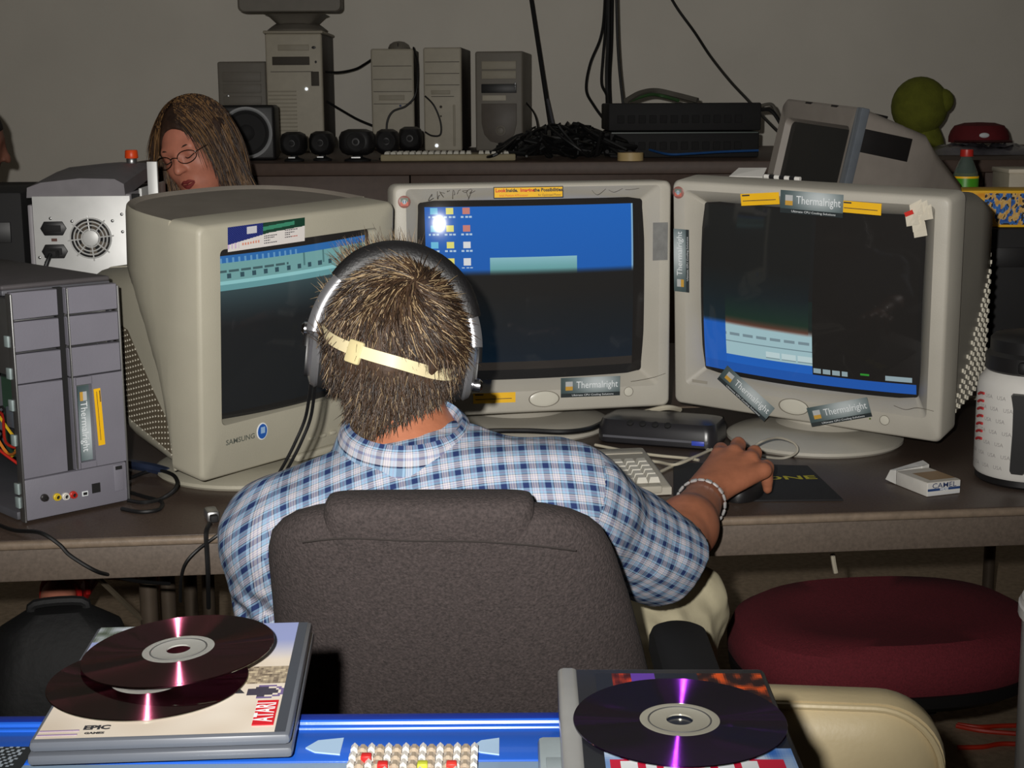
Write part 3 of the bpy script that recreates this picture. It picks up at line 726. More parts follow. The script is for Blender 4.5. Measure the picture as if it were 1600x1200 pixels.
MB().box((0.011, -0.001, 0.028), (0.009, 0.002, 0.007)).build('small_port', M_INKW, tw); MB().box((0.011, -0.0024, 0.028), (0.006, 0.001, 0.004)).build('port_hole', M_HOLE, tw)
MB().box((0.029, -0.001, 0.033), (0.013, 0.002, 0.014)).build('square_port', M_HOLE, tw)
def th_side(u, v): return th_fn(u, v)
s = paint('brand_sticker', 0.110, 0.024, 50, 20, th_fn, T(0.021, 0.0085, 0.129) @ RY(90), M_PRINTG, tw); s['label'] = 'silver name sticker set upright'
text('lettering', 'Thermalright', 0.015, M_INKW, s, T(0.022, 0.0078, 0.124) @ RY(90) @ UP, fit=0.074)
y_sticker(tw, T(0.0405, -0.0012, 0.137) @ RY(88), 0.084, 0.0105)
# open side: drive cage, power supply, loose wires
MB().box((0.0, 0.075, 0.262), (0.146, 0.11, 0.110), 0.003).build('drive_cage', M_STEEL, tw)
MB().box((0.0, 0.32, 0.25), (0.15, 0.14, 0.12), 0.003).build('power_supply', M_STEEL, tw)
MB().box((0.06, 0.2, 0.13), (0.004, 0.30, 0.22)).build('circuit_board', mat('green_board', (40, 74, 52), 0.5), tw)
rg = random.Random(4)
for i, (c, nm) in enumerate([((190, 40, 30), 'red_wire'), ((222, 180, 40), 'yellow_wire'), ((30, 30, 32), 'black_wire'), ((190, 40, 30), 'red_wire'), ((206, 120, 40), 'orange_wire'), ((222, 180, 40), 'yellow_wire')]):
    pts = [(-0.05 + rg.uniform(-0.02, 0.02), 0.05 + 0.05 * k + rg.uniform(-0.02, 0.02), 0.11 + rg.uniform(-0.04, 0.04)) for k in range(5)]
    MB().tube(pts, 0.0022, 6, sm=5).build('inner_wire', mat(nm, c, 0.5, var=0), tw)
MB().box((-0.02, 0.06, 0.14), (0.08, 0.05, 0.03), 0.002).build('disk_drive', mat('drive_blue_grey', (120, 130, 142), 0.4, 0.4), tw)

# ================================================================ pale tower with its back to us
wt = thing('computer_tower', 'white tower computer showing the round fan grille of its back, behind the left monitor', 'computer', (-0.861, 2.967, DZ), 3.6)
M_PANEL = mat('white_back_panel', (214, 214, 212), 0.45, 0.2, var=0.04)
M_SIDEG = mat('lilac_grey_plastic', (150, 146, 150), 0.5, var=0.05)
WW, HH, DD = 0.195, 0.405, 0.42
MB().box((0, DD / 2 + 0.004, HH / 2), (WW, DD, HH), 0.004).build('case_shell', M_SIDEG, wt)
# arched roof
pl = [(-WW / 2 - 0.010, HH - 0.006), (-WW / 2 - 0.008, HH + 0.014), (-WW / 2 + 0.02, HH + 0.024), (0, HH + 0.032), (WW / 2 - 0.03, HH + 0.030), (WW / 2 - 0.012, HH + 0.020), (WW / 2 - 0.01, HH - 0.006)]
MB().loft([[(x, 0.0, z) for x, z in pl], [(x * 0.99, 0.25, z + 0.020) for x, z in pl], [(x * 0.96, DD, z + 0.016) for x, z in pl]]).build('roof', mat('dark_grey_roof', (118, 114, 118), 0.55), wt)
MB().box((-WW / 2 - 0.005, DD / 2, HH / 2 - 0.01), (0.010, DD, HH - 0.02), 0.003).build('side_panel', M_SIDEG, wt)
MB().box((0.0, -0.001, HH / 2), (WW - 0.002, 0.006, HH - 0.006), 0.001).build('back_panel', M_PANEL, wt)
MB().box((WW / 2 + 0.008, 0.012, HH / 2 + 0.0), (0.016, 0.004, HH), 0.001).build('open_bay', M_HOLE, wt)
MB().box((WW / 2 + 0.046, 0.002, HH / 2 + 0.034), (0.020, 0.012, HH + 0.06), 0.001).build('side_flange', M_PANEL, wt)
MB().box((WW / 2 + 0.016, 0.16, HH / 2 + 0.01), (0.006, 0.28, HH), 0.001).build('inner_wall', M_PANEL, wt)
for k in range(3): MB().box((WW / 2 + 0.014, 0.0, HH - 0.05 - 0.05 * k), (0.010, 0.01, 0.034), 0.001).build('drive_bracket', M_STEEL, wt)
# fan grille
fx, fz = 0.016, 0.318
MB().lathe([(0.041, 0.0), (0.041, 0.0006)], 40, T(fx, -0.0042, fz) @ UP).build('fan_opening', M_HOLE, wt)
fan = MB().lathe([(0.014, 0), (0.013, 0.002), (0.0, 0.0022)], 24, T(fx, -0.0050, fz) @ UP, False).build('fan_hub', mat('grey_fan_plastic', (88, 78, 66), 0.6), wt)
for k in range(7):
    a = 2 * math.pi * k / 7
    MB().add([(0.012 * math.cos(a), 0, 0.012 * math.sin(a)), (0.036 * math.cos(a + 0.1), 0.0, 0.036 * math.sin(a + 0.1)), (0.036 * math.cos(a + 0.6), 0.001, 0.036 * math.sin(a + 0.6)), (0.012 * math.cos(a + 0.5), 0.001, 0.012 * math.sin(a + 0.5))], [(0, 1, 2, 3)], T(fx, -0.0058, fz)).build('fan_blade', mat('grey_fan_plastic', (88, 78, 66), 0.6), wt)
for r in (0.018, 0.026, 0.033, 0.040):
    pts = [(fx + r * math.cos(2 * math.pi * k / 40), -0.009, fz + r * math.sin(2 * math.pi * k / 40)) for k in range(41)]
    MB().tube(pts, 0.0015, 6).build('grille_ring', M_PANEL, wt)
for k in range(8):
    a = math.pi * k / 4 + 0.1
    MB().tube([(fx + 0.015 * math.cos(a), -0.0092, fz + 0.015 * math.sin(a)), (fx + 0.046 * math.cos(a), -0.008, fz + 0.046 * math.sin(a))], 0.0015, 6).build('grille_spoke', M_PANEL, wt)
MB().lathe([(0.016, 0), (0.016, 0.002), (0.013, 0.003)], 28, T(fx, -0.0085, fz) @ UP).build('grille_disc', M_PANEL, wt)
for zz in (0.338, 0.292):
    hx = [(-0.026, 0), (-0.018, 0.014), (0.018, 0.014), (0.026, 0), (0.018, -0.014), (-0.018, -0.014)]
    so = MB().prism(hx, 0, 0.004, T(-0.057, -0.004, zz) @ UP, 0.001).build('power_socket', M_BLACK, wt)
    MB().box((-0.057, -0.0085, zz), (0.03, 0.002, 0.013), 0.002).build('socket_face', M_BLACKM, so)
MB().box((-0.057, -0.0045, 0.315), (0.011, 0.002, 0.006)).build('voltage_switch', mat('dull_red_switch', (96, 60, 50), 0.5), wt)
for sx, sz in ((-0.062, 0.358), (-0.076, 0.270), (0.060, 0.352), (-0.020, 0.352), (0.079, 0.365), (0.079, 0.33), (-0.088, 0.28)):
    MB().lathe([(0.0032, 0), (0.0032, 0.0012), (0.002, 0.002)], 12, T(sx, -0.004, sz) @ UP).build('screw', M_STEEL, wt)
M3 = T(-0.861, 2.967, DZ) @ RZ(3.6)
a = M3 @ Vector((-0.058, -0.012, 0.289))
pc = thing('power_cord', 'black power cord plugged into the white tower', 'cord', (a.x, a.y, DZ))
MB().tube([(0, 0, a.z - DZ), (0, -0.03, a.z - DZ - 0.004), (-0.012, -0.04, a.z - DZ - 0.05), (-0.02, -0.05, 0.12), (-0.03, -0.03, 0.05), (0.0, 0.0, 0.006), (0.04, 0.02, 0.006)], 0.0042, 8, sm=6).build('cable', M_CABLE, pc)
MB().box((0, -0.014, a.z - DZ), (0.024, 0.024, 0.015), 0.003).build('plug', M_BLACKM, pc)
# small jar on the roof of the white tower
jr = M3 @ Vector((0.047, 0.30, HH + 0.0495))
j = thing('small_jar', 'little jar with a bright orange lid on the roof of the white tower', 'jar', jr)
MB().lathe([(0.011, 0), (0.0115, 0.002), (0.0115, 0.010), (0.010, 0.012)], 20).build('jar_body', M_STEEL, j)
MB().lathe([(0.0135, 0.011), (0.0145, 0.013), (0.0135, 0.027), (0.012, 0.029)], 20).build('lid', mat('orange_lid', (236, 78, 26), 0.4), j)

# ================================================================ keyboard
kb = thing('keyboard', 'cream keyboard half hidden by the man\'s sleeve', 'keyboard', (0.0, 2.197, DZ), 8.5)
M_KB = mat('keyboard_cream', (178, 172, 158), 0.5, var=0.03); M_KEY = mat('key_cream', (206, 202, 190), 0.45, var=0.02)
KW, KD = 0.455, 0.185
MB().loft([[(-KW / 2, -KD / 2, 0.002), (KW / 2, -KD / 2, 0.002), (KW / 2, KD / 2, 0.002), (-KW / 2, KD / 2, 0.002)],
           [(-KW / 2, -KD / 2, 0.013), (KW / 2, -KD / 2, 0.013), (KW / 2, KD / 2, 0.030), (-KW / 2, KD / 2, 0.030)],
           [(-KW / 2 + 0.004, -KD / 2 + 0.004, 0.0155), (KW / 2 - 0.004, -KD / 2 + 0.004, 0.0155), (KW / 2 - 0.004, KD / 2 - 0.004, 0.032), (-KW / 2 + 0.004, KD / 2 - 0.004, 0.032)]]).build('case', M_KB, kb)
MB().box((0, -KD / 2 + 0.006, 0.011), (KW - 0.03, 0.02, 0.012), 0.003).build('wrist_edge', M_KB, kb)
def keymesh(w, d):
    me = MB().loft([[(-w / 2, -d / 2, 0), (w / 2, -d / 2, 0), (w / 2, d / 2, 0), (-w / 2, d / 2, 0)], [(-w / 2 + 0.0028, -d / 2 + 0.0025, 0.0085), (w / 2 - 0.0028, -d / 2 + 0.0025, 0.0085), (w / 2 - 0.0028, d / 2 - 0.0018, 0.0085), (-w / 2 + 0.0028, d / 2 - 0.0018, 0.0085)]])
    m = bpy.data.meshes.new('key'); m.from_pydata(me.v, [], me.f); m.materials.append(M_KEY); return m
KM = {}
def key(x, y, w, d=0.0178):
    k = (round(w, 4), round(d, 4))
    if k not in KM: KM[k] = keymesh(*k)
    o = bpy.data.objects.new('key', KM[k]); COL.objects.link(o); o.parent = kb
    z = 0.0155 + (y + KD / 2) / KD * 0.0165; o.location = (x, y, z); o.rotation_euler = (math.atan2(0.0165, KD), 0, 0)
u_ = 0.019
rows = [(-0.068, [1.5, 1.2, 1.5, 5.8, 1.5, 1.2, 1.5]), (-0.049, [2.3] + [1] * 10 + [2.7]), (-0.030, [1.8] + [1] * 11 + [2.2]), (-0.011, [1.5] + [1] * 12 + [1.5]), (0.008, [1] * 13 + [2]), (0.038, [1, -1, 1, 1, 1, 1, -.5, 1, 1, 1, 1, -.5, 1, 1, 1, 1])]
for y, ws in rows:
    x = -KW / 2 + 0.012
    for q in ws:
        if q > 0: key(x + q * u_ / 2, y, q * u_ - 0.0012)
        x += abs(q) * u_
x0 = -KW / 2 + 0.012 + 15 * u_ + 0.006
for i in range(3):
    for y in (0.038, 0.008, -0.011): key(x0 + (i + 0.5) * u_, y, u_ - 0.0012)
    key(x0 + (i + 0.5) * u_, -0.068, u_ - 0.0012)
key(x0 + 1.5 * u_, -0.049, u_ - 0.0012)
x0 += 3 * u_ + 0.006
for i in range(4):
    for y in (0.008, -0.011, -0.030, -0.049):
        key(x0 + (i + 0.5) * u_, y, u_ - 0.0012)
key(x0 + u_, -0.068, 2 * u_ - 0.0012); key(x0 + 2.5 * u_, -0.068, u_ - 0.0012); key(x0 + 3.5 * u_, -0.068, u_ - 0.0012)
MB().box((KW / 2 - 0.05, KD / 2 - 0.022, 0.029), (0.085, 0.020, 0.004), 0.001).build('light_strip', M_KB, kb)

# ================================================================ mouse pad, mouse
pm = thing('mouse_pad', 'black mouse pad with yellow lettering under the man\'s hand', 'mouse pad', (0.36, 2.24, DZ), 3.0)
c = [G(1052, 782, DZ + 0.003), G(1318, 780, DZ + 0.003), G(1262, 727, DZ + 0.003), G(1052, 722, DZ + 0.003)]
Mp = (T(0.36, 2.24, DZ) @ RZ(3.0)).inverted()
poly = [((Mp @ v).x, (Mp @ v).y) for v in c]
MB().prism(poly, 0.0, 0.003, bev=0.001).build('pad', mat('black_pad_cloth', (26, 25, 27), 0.8, bump=0.3, bscale=900), pm)
ta = Mp @ G(1176, 748, DZ + 0.003)
text('lettering', 'CYCLONE', 0.030, mat('yellow_print', (196, 184, 20), 0.6, var=0), pm, T(ta.x + 0.005, ta.y, 0.0034) , 0.0006, fit=0.19)
ms = thing('computer_mouse', 'dark mouse under the man\'s right hand', 'mouse', (0.345, 2.135, DZ + 0.003), -20)
MB().loft([[(x * k, y * k2, z) for x, y in [(0.031 * math.cos(a), 0.056 * math.sin(a)) for a in [2 * math.pi * i / 28 for i in range(28)]]] for z, k, k2 in ((0, 0.94, 0.96), (0.006, 1, 1), (0.018, 0.95, 0.95), (0.028, 0.78, 0.78), (0.033, 0.5, 0.5), (0.035, 0.15, 0.15))]).build('mouse_body', M_BLACK, ms)
MB().cyl((-0.003, 0.034, 0.027), (0.003, 0.034, 0.027), 0.007, n=14).build('scroll_wheel', M_BLACKM, ms)
def cable(name, label, pts, r, m, group=None, cat='cable', sm=8):
    pts = [Vector(p) for p in pts]; lo = min(p.z for p in pts); base = Vector((pts[0].x, pts[0].y, lo - r))
    o = MB(T(-base)).tube(pts, r, 7, sm=sm).build(name, m); o.location = base; return tag(o, label, cat, group)
def gp(x, y, z=0.0): return G(x, y, DZ + z)
cable('mouse_cable', 'thin grey mouse cable looping up beside the man\'s hand', [gp(1150, 722, 0.025), gp(1172, 703, 0.03), gp(1190, 690, 0.045), gp(1215, 684, 0.045), gp(1240, 692, 0.035), gp(1245, 706, 0.02), gp(1222, 716, 0.010), gp(1180, 712, 0.006), gp(1130, 708, 0.004), gp(1100, 700, 0.003)], 0.0021, mat('grey_cable', (170, 164, 150), 0.4))
# ================================================================ black box behind the keyboard
hub = thing('network_box', 'black desktop box with a row of round buttons under the centre monitor', 'router', (0.262, 2.505, DZ), -20)
MB().loft([[(x, y, z) for x, y in rr(w_, d_, 0.02, 6)] for w_, d_, z in ((0.200, 0.095, 0.0), (0.210, 0.105, 0.004), (0.210, 0.105, 0.030), (0.200, 0.090, 0.042), (0.175, 0.06, 0.046))]).build('body', mat('dark_gloss_plastic', (38, 37, 40), 0.3), hub)
for i in range(4): MB().lathe([(0.006, 0.0), (0.006, 0.003), (0.004, 0.004)], 16, T(-0.045 + 0.022 * i, -0.048, 0.0375) @ RX(35)).build('round_button', M_BLACKM, hub)
MB().box((0, -0.0525, 0.014), (0.185, 0.002, 0.004)).build('trim_line', M_GVD, hub)
MB().box((0.075, -0.053, 0.012), (0.022, 0.003, 0.008), 0.001).build('blue_label', mat('blue_label', (60, 80, 190), 0.4), hub)
cable('cream_cable', 'cream cable running from the keyboard under the hand', [gp(1030, 738, 0.004), gp(1060, 724, 0.004), gp(1090, 712, 0.004), gp(1112, 702, 0.004)], 0.0025, M_CABW)
cable('cream_cable', 'cream cable passing right behind the keyboard', [gp(930, 695, 0.004), gp(985, 706, 0.004), gp(1030, 712, 0.004), gp(1072, 716, 0.004), gp(1092, 719, 0.004)], 0.0025, M_CABW)
cable('cream_cable', 'lower cream cable beside the keyboard corner', [gp(1012, 720, 0.004), gp(1030, 722, 0.004), gp(1055, 726, 0.008), gp(1082, 716, 0.012)], 0.0025, M_CABW)
cable('black_cable', 'thick black cable crossing in front of the centre monitor base', [gp(700, 682, 0.027), gp(760, 674, 0.027), gp(820, 673, 0.029), gp(880, 675, 0.029), gp(920, 670, 0.028), gp(950, 657, 0.025), gp(985, 648, 0.022)], 0.0045, M_CABLE)
cable('cream_cable', 'cream cable bending between the centre and right monitors', [gp(945, 668, 0.006), gp(965, 655, 0.006), gp(1000, 646, 0.03), gp(1040, 637, 0.045), gp(1062, 640, 0.035)], 0.005, M_CABW)
cable('black_cable', 'black cable coiled under the corner of the right monitor', [gp(985, 655, 0.02), gp(1010, 645, 0.035), gp(1050, 648, 0.03), gp(1090, 652, 0.02), gp(1130, 655, 0.02)], 0.005, M_CABLE)
# cables by the left tower
cable('black_cable', 'black cable lying in loops behind the left tower', [gp(200, 748, 0.006), gp(240, 735, 0.008), gp(270, 742, 0.02), gp(276, 760, 0.02), gp(255, 778, 0.006), gp(225, 785, 0.004), gp(200, 782, 0.004)], 0.003, M_CABLE)
cable('black_cable', 'black cable curling flat on the table right of the left tower', [gp(190, 795, 0.003), gp(220, 800, 0.003), gp(248, 796, 0.003), gp(252, 784, 0.003), gp(225, 776, 0.003), gp(205, 770, 0.003)], 0.003, M_CABLE)
cable('blue_black_cable', 'thick dark blue cable behind the left tower', [gp(196, 724, 0.010), gp(220, 728, 0.014), gp(245, 733, 0.012), gp(262, 738, 0.010)], 0.008, mat('navy_cable', (34, 42, 62), 0.4))
lt = P(0, 820, 1.95)
cable('black_cable', 'black cable hanging over the table edge below the left tower', [G(-20, 812, DZ + 0.005), G(20, 828, DZ + 0.005), P(62, 832, 1.922), P(92, 850, 1.915), P(110, 868, 1.915), P(150, 892, 1.92), P(180, 900, 1.96), P(215, 908, 2.0), P(265, 912, 2.05)], 0.0028, M_CABLE)
cable('black_cable', 'black cable dropping from the grey connector over the table edge', [G(327, 818, DZ + 0.012), P(322, 832, 1.937), P(323, 860, 1.934), P(325, 902, 1.934), P(326, 950, 1.96)], 0.0032, M_CABLE)
cable('black_cable', 'thin black cable curving down beside the man\'s left sleeve', [G(360, 812, DZ + 0.012), P(345, 832, 1.94), P(310, 858, 1.934), P(290, 880, 1.93), P(283, 905, 1.94), P(282, 940, 1.97)], 0.0022, M_CABLE)
cn = thing('cable_connector', 'small grey connector at the table edge beside the man\'s left arm', 'connector', G(331, 812), 20)
MB().box((0, 0, 0.008), (0.018, 0.034, 0.016), 0.004).build('shell', M_STEEL, cn)
MB().box((0, -0.022, 0.008), (0.011, 0.012, 0.010), 0.002).build('tip', M_BLACKM, cn)
cable('white_cable', 'short white cable end hanging under the right side of the table', [P(1301, 866, 2.3), P(1303, 880, 2.3), P(1306, 895, 2.3)], 0.004, M_CABW)
cable('cream_cable', 'cream cable coming out behind the right monitor by the jug', [gp(1470, 632, 0.006), gp(1500, 624, 0.012), gp(1530, 622, 0.012), gp(1560, 626, 0.006)], 0.004, M_CABW)

# ================================================================ insulated jug
jg = thing('insulated_jug', 'white jug with black lid and handle, printed all over with USA', 'jug', G(1606, 748), 0)
JR = 0.083
MB().lathe([(JR - 0.004, 0.012), (JR, 0.018), (JR, 0.145), (JR - 0.002, 0.158), (JR - 0.012, 0.172), (JR - 0.018, 0.176)], 56).build('jug_body', M_WHITE, jg)
MB().lathe([(JR - 0.008, 0.0), (JR - 0.003, 0.004), (JR - 0.003, 0.013), (JR - 0.006, 0.016)], 56).build('base_ring', M_BLACK, jg)
lidb = MB().lathe([(JR - 0.016, 0.170), (JR - 0.010, 0.176), (JR - 0.010, 0.198), (JR - 0.016, 0.204), (JR - 0.016, 0.222), (JR - 0.022, 0.228), (0.03, 0.232), (0.0, 0.232)], 56).build('lid', M_BLACK, jg)
MB().box((0, 0, 0), (0.022, 0.012, 0.020), 0.005, M=RZ(-29) @ T(0, -JR + 0.006, 0.186)).build('lid_catch', M_BLACK, lidb)
hM = RZ(-29.0)
MB(hM).loft([[(x, -JR - 0.006 - d_, z) for x, d_ in ((-w_, 0), (-w_ * 0.8, 0.014), (w_ * 0.8, 0.014), (w_, 0))] for z, w_ in ((0.030, 0.010), (0.034, 0.013), (0.09, 0.012), (0.128, 0.013), (0.146, 0.017), (0.150, 0.014))]).build('handle', M_BLACK, jg)
for z in (0.040, 0.138): MB(hM).box((0, -JR - 0.001, z), (0.018, 0.014, 0.014), 0.002).build('handle_mount', M_BLACK, jg)
def wrapj(p): a = p.x / JR; return Vector((math.sin(a) * (JR + 0.0004), -math.cos(a) * (JR + 0.0004), p.z))
M_USA = mat('faint_grey_print', (158, 153, 152), 0.5, var=0)
for r_ in range(7):
    for k in range(-6, 7):
        x = k * 0.024 + (0.012 if r_ % 2 else 0) - 0.004
        if -0.064 < x < -0.022: continue
        text('print', 'USA', 0.0085, M_USA, jg, T(x, 0, 0.030 + 0.018 * r_) @ UP, 0.0, warp=wrapj)
M_STITCH = mat('red_stitch', (178, 38, 40), 0.5, var=0.03)
for k in range(7):
    z = 0.068 + 0.0118 * k; a = rad(-84)
    pa = [Vector((math.sin(a + q) * (JR + 0.0012), -math.cos(a + q) * (JR + 0.0012), z + dz)) for q, dz in ((-0.10, -0.003), (0.0, 0.0005), (0.12, 0.001))]
    MB().tube(pa, 0.0021, 6, sm=3).build('stitch', M_STITCH, jg)

# ================================================================ cigarette pack
ck = thing('cigarette_pack', 'crumpled open cigarette pack lying beside the jug', 'cigarette pack', G(1462, 768), 0)
pk = (T(G(1462, 768))).inverted()
A = pk @ G(1448, 777); B = pk @ G(1500, 771); C_ = pk @ G(1412, 757)
ex = (B - A).normalized(); ey = (C_ - A).normalized(); ey = (ey - ex * ey.dot(ex)).normalized()
Mk = Matrix(((ex.x, ey.x, 0, A.x), (ex.y, ey.y, 0, A.y), (0, 0, 1, 0), (0, 0, 0, 1)))
wl, ll, hh = (B - A).length, 0.078, 0.021
MB(Mk).box((wl / 2, ll / 2, hh / 2 + 0.0005), (wl, ll, hh), 0.0012).build('carton', mat('pack_card', (214, 210, 202), 0.4), ck)
def pk_fn(u, v):
    if v < 0.16 or (0.36 < v < 0.56): return (44, 70, 120) if 0.36 < v < 0.56 else (206, 206, 206)
    return (214, 212, 208)
fe = paint('end_print', wl - 0.002, hh - 0.002, 40, 20, pk_fn, Mk @ T(wl / 2, -0.0004, hh / 2 + 0.0005), M_PRINT, ck)
text('lettering', 'CAMEL', 0.011, mat('navy_ink', (40, 56, 98), 0.5, var=0), ck, Mk @ T(wl / 2, -0.0009, hh * 0.76) @ UP, 0.00005, fit=wl * 0.72)
text('lettering', 'WIDES', 0.005, M_INKW, ck, Mk @ T(wl / 2, -0.0009, hh * 0.47) @ UP, 0.0002)
def top_fn(u, v): return (150, 120, 84) if 0.12 < v < 0.72 and u > 0.2 else (206, 200, 190)
paint('top_print', wl - 0.002, ll - 0.002, 24, 30, top_fn, Mk @ T(wl / 2, ll / 2, hh + 0.0011) @ RX(-90), M_PRINT, ck)
lid = MB(Mk); lid.add([(0.0, ll, 0.001), (wl, ll, 0.001), (wl * 1.02, ll + 0.02, 0.006), (-0.004, ll + 0.022, 0.004), (0, ll, hh + 0.002), (wl, ll, hh + 0.006), (wl * 1.0, ll + 0.016, hh + 0.009), (0.002, ll + 0.019, hh - 0.002)], [(0, 1, 2, 3), (4, 5, 6, 7), (1, 2, 6, 5), (0, 3, 7, 4), (3, 2, 6, 7)])
lid.build('open_lid', mat('white_foil_paper', (222, 220, 214), 0.35, bump=0.6, bscale=60), ck)
# ================================================================ the man's office chair
ch = thing('office_chair', 'grey-brown fabric office chair the man sits on', 'chair', (-0.06, 1.60, 0))
CO = Vector((-0.06, 1.60, 0))
M_CH = mat('grey_brown_weave', (60, 52, 51), 0.9, var=0.4, scale=330, bump=0.8, bscale=420)
rowsp = [(1230, 440, 1050), (1160, 428, 1036), (1100, 420, 1025), (1035, 416, 1010), (960, 411, 990), (900, 406, 970), (875, 406, 960), (850, 412, 946), (832, 428, 926), (818, 450, 898), (808, 480, 862), (803, 520, 820)]
def chY(y): return 1.405 + 0.00012 * (y - 800)
rings = []
for i, (y, xl, xr) in enumerate(rowsp):
    Y = chY(y); a = P(xl, y, Y); b = P(xr, y, Y); cx, z, hw = (a.x + b.x) / 2, (a.z + b.z) / 2, (b.x - a.x) / 2
    th = 0.036 if i < 8 else (0.034, 0.030, 0.024, 0.012)[i - 8]
    ring = []
    for k in range(44):
        t = 2 * math.pi * k / 44; c_, s_ = math.cos(t), math.sin(t)
        ring.append((cx + hw * math.copysign(abs(c_) ** 0.45, c_) - CO.x, Y + 0.034 + th * math.copysign(abs(s_) ** 0.75, s_) * (1 + 0.0 * c_) - CO.y + 0.03 * (hw * abs(c_) ** 0.45 / 0.19) ** 4, z))
    rings.append(ring)
back = MB().loft(rings).build('backrest', M_CH, ch, ang=60)
# raised headrest roll
rr_ = []
for y, xl, xr, th in ((890, 504, 838, 0.0335), (862, 502, 838, 0.0362), (830, 500, 838, 0.0366), (812, 500, 837, 0.0362), (798, 502, 835, 0.034), (790, 506, 831, 0.028), (785, 516, 822, 0.016)):
    Y = chY(y); a = P(xl, y, Y); b = P(xr, y, Y); cx, z, hw = (a.x + b.x) / 2, (a.z + b.z) / 2, (b.x - a.x) / 2
    rr_.append([(cx + hw * math.copysign(abs(math.cos(t)) ** 0.25, math.cos(t)) - CO.x, Y + 0.034 + th * math.copysign(abs(math.sin(t)) ** 0.6, math.sin(t)) - CO.y, z) for t in [2 * math.pi * k / 40 for k in range(40)]])
MB().loft(rr_).build('headrest_roll', M_CH, ch, ang=60)
M_SEAM = mat('dark_seam', (44, 38, 36), 0.9, var=0)
def seam(pts, r=0.0011): MB(T(-CO)).tube([P(x, y, chY(y) - 0.0045 + dy) for x, y, dy in pts], r, 5, sm=5).build('seam', M_SEAM, ch)
seam([(472, 847, 0.004), (540, 841, 0.002), (640, 845, 0.0018), (740, 846, 0.0018), (830, 852, 0.002), (900, 860, 0.006)])
# seat, arms, column, star base
MB().loft([[(x, y, z) for x, y in rr(w_, d_, 0.12, 8, 0, 0.10)] for w_, d_, z in ((0.42, 0.42, 0.335), (0.47, 0.46, 0.345), (0.48, 0.47, 0.37), (0.47, 0.46, 0.395), (0.42, 0.42, 0.405))]).build('seat', M_CH, ch)
MB().tube([(0.02, -0.145, 0.55), (0.02, -0.165, 0.40), (0.02, -0.10, 0.325), (0.02, 0.05, 0.32)], 0.022, 10, sm=5).build('back_bracket', M_BLACKM, ch)
for sx, ax in ((1, 0.262), (-1, -0.262)):
    arm = MB().loft([[(ax + x, 0.02 + y, z) for x, y in rr(0.072 * k, 0.25 * k2, 0.034, 7)] for z, k, k2 in ((0.648, 0.7, 0.9), (0.656, 1, 1), (0.672, 1, 1), (0.682, 0.9, 0.97), (0.686, 0.7, 0.9))]).build('armrest', M_BLACKM, ch)
    MB().tube([(ax, 0.02, 0.655), (ax, 0.02, 0.42), (ax * 0.8, 0.03, 0.35), (ax * 0.4, 0.05, 0.328)], 0.017, 10, sm=5).build('arm_post', M_BLACKM, arm)
MB().cyl((0, 0.08, 0.09), (0, 0.08, 0.33), 0.024, n=16).build('gas_column', M_BLACK, ch)
for k in range(5):
    a = rad(20 + 72 * k); e = (0.27 * math.cos(a), 0.08 + 0.27 * math.sin(a))
    lg = MB().tube([(0, 0.08, 0.105), (e[0], e[1], 0.075)], [0.024, 0.016], 8).build('base_leg', M_BLACK, ch)
    MB().cyl((e[0] - 0.018 * math.sin(a), e[1] + 0.018 * math.cos(a), 0.028), (e[0] + 0.018 * math.sin(a), e[1] - 0.018 * math.cos(a), 0.028), 0.028, n=16).build('caster', M_BLACKM, lg)

# ================================================================ heads
def face_prims(c, R, s=1.0):
    L = lambda *p: Vector(c) + R @ (Vector(p) * s)
    R3 = [[R[i][j] for j in range(3)] for i in range(3)]
    E = lambda p, r, k=0.015, op='u': ell(L(*p), [v * s for v in r], R3, k, op)
    Cc = lambda a, b, ra, rb, k=0.012, op='u': cap(L(*a), L(*b), ra * s, rb * s, k, op)
    pr = [E((0, 0, 0.015), (0.072, 0.092, 0.092)), E((0, 0.035, -0.03), (0.058, 0.055, 0.080), 0.03), E((0, 0.042, -0.074), (0.043, 0.042, 0.036), 0.03),
          E((0.034, 0.064, -0.028), (0.02, 0.018, 0.02), 0.02), E((-0.034, 0.064, -0.028), (0.02, 0.018, 0.02), 0.02),
          Cc((-0.036, 0.080, 0.019), (0.036, 0.080, 0.019), 0.010, 0.010, 0.015), E((0, 0.074, -0.092), (0.018, 0.016, 0.015), 0.015)]
    for sx in (-1, 1):
        pr.append(E((sx * 0.031, 0.098, 0.003), (0.015, 0.013, 0.010), 0.008, 's'))
        pr.append(E((sx * 0.030, 0.082, 0.002), (0.012, 0.010, 0.008), 0.004))
        pr.append(E((sx * 0.073, -0.006, 0.0), (0.007, 0.017, 0.029), 0.008)); pr.append(E((sx * 0.011, 0.100, -0.028), (0.007, 0.008, 0.006), 0.006))
    pr += [Cc((0, 0.090, 0.010), (0, 0.111, -0.026), 0.007, 0.0105, 0.008), Cc((-0.018, 0.0865, -0.056), (0.018, 0.0865, -0.056), 0.005, 0.005, 0.006), Cc((-0.015, 0.086, -0.066), (0.015, 0.086, -0.066), 0.0055, 0.0055, 0.006)]
    pr.append(Cc((-0.019, 0.094, -0.061), (0.019, 0.094, -0.061), 0.002, 0.002, 0.003, 's'))
    return pr, L
def wob(V, amp, f, seed=0.0):
    out = V.copy()
    for i in range(len(V)):
        n = noise.noise_vector(Vector((V[i][0] * f + seed, V[i][1] * f, V[i][2] * f))); out[i] += np.array(n) * amp
    return out

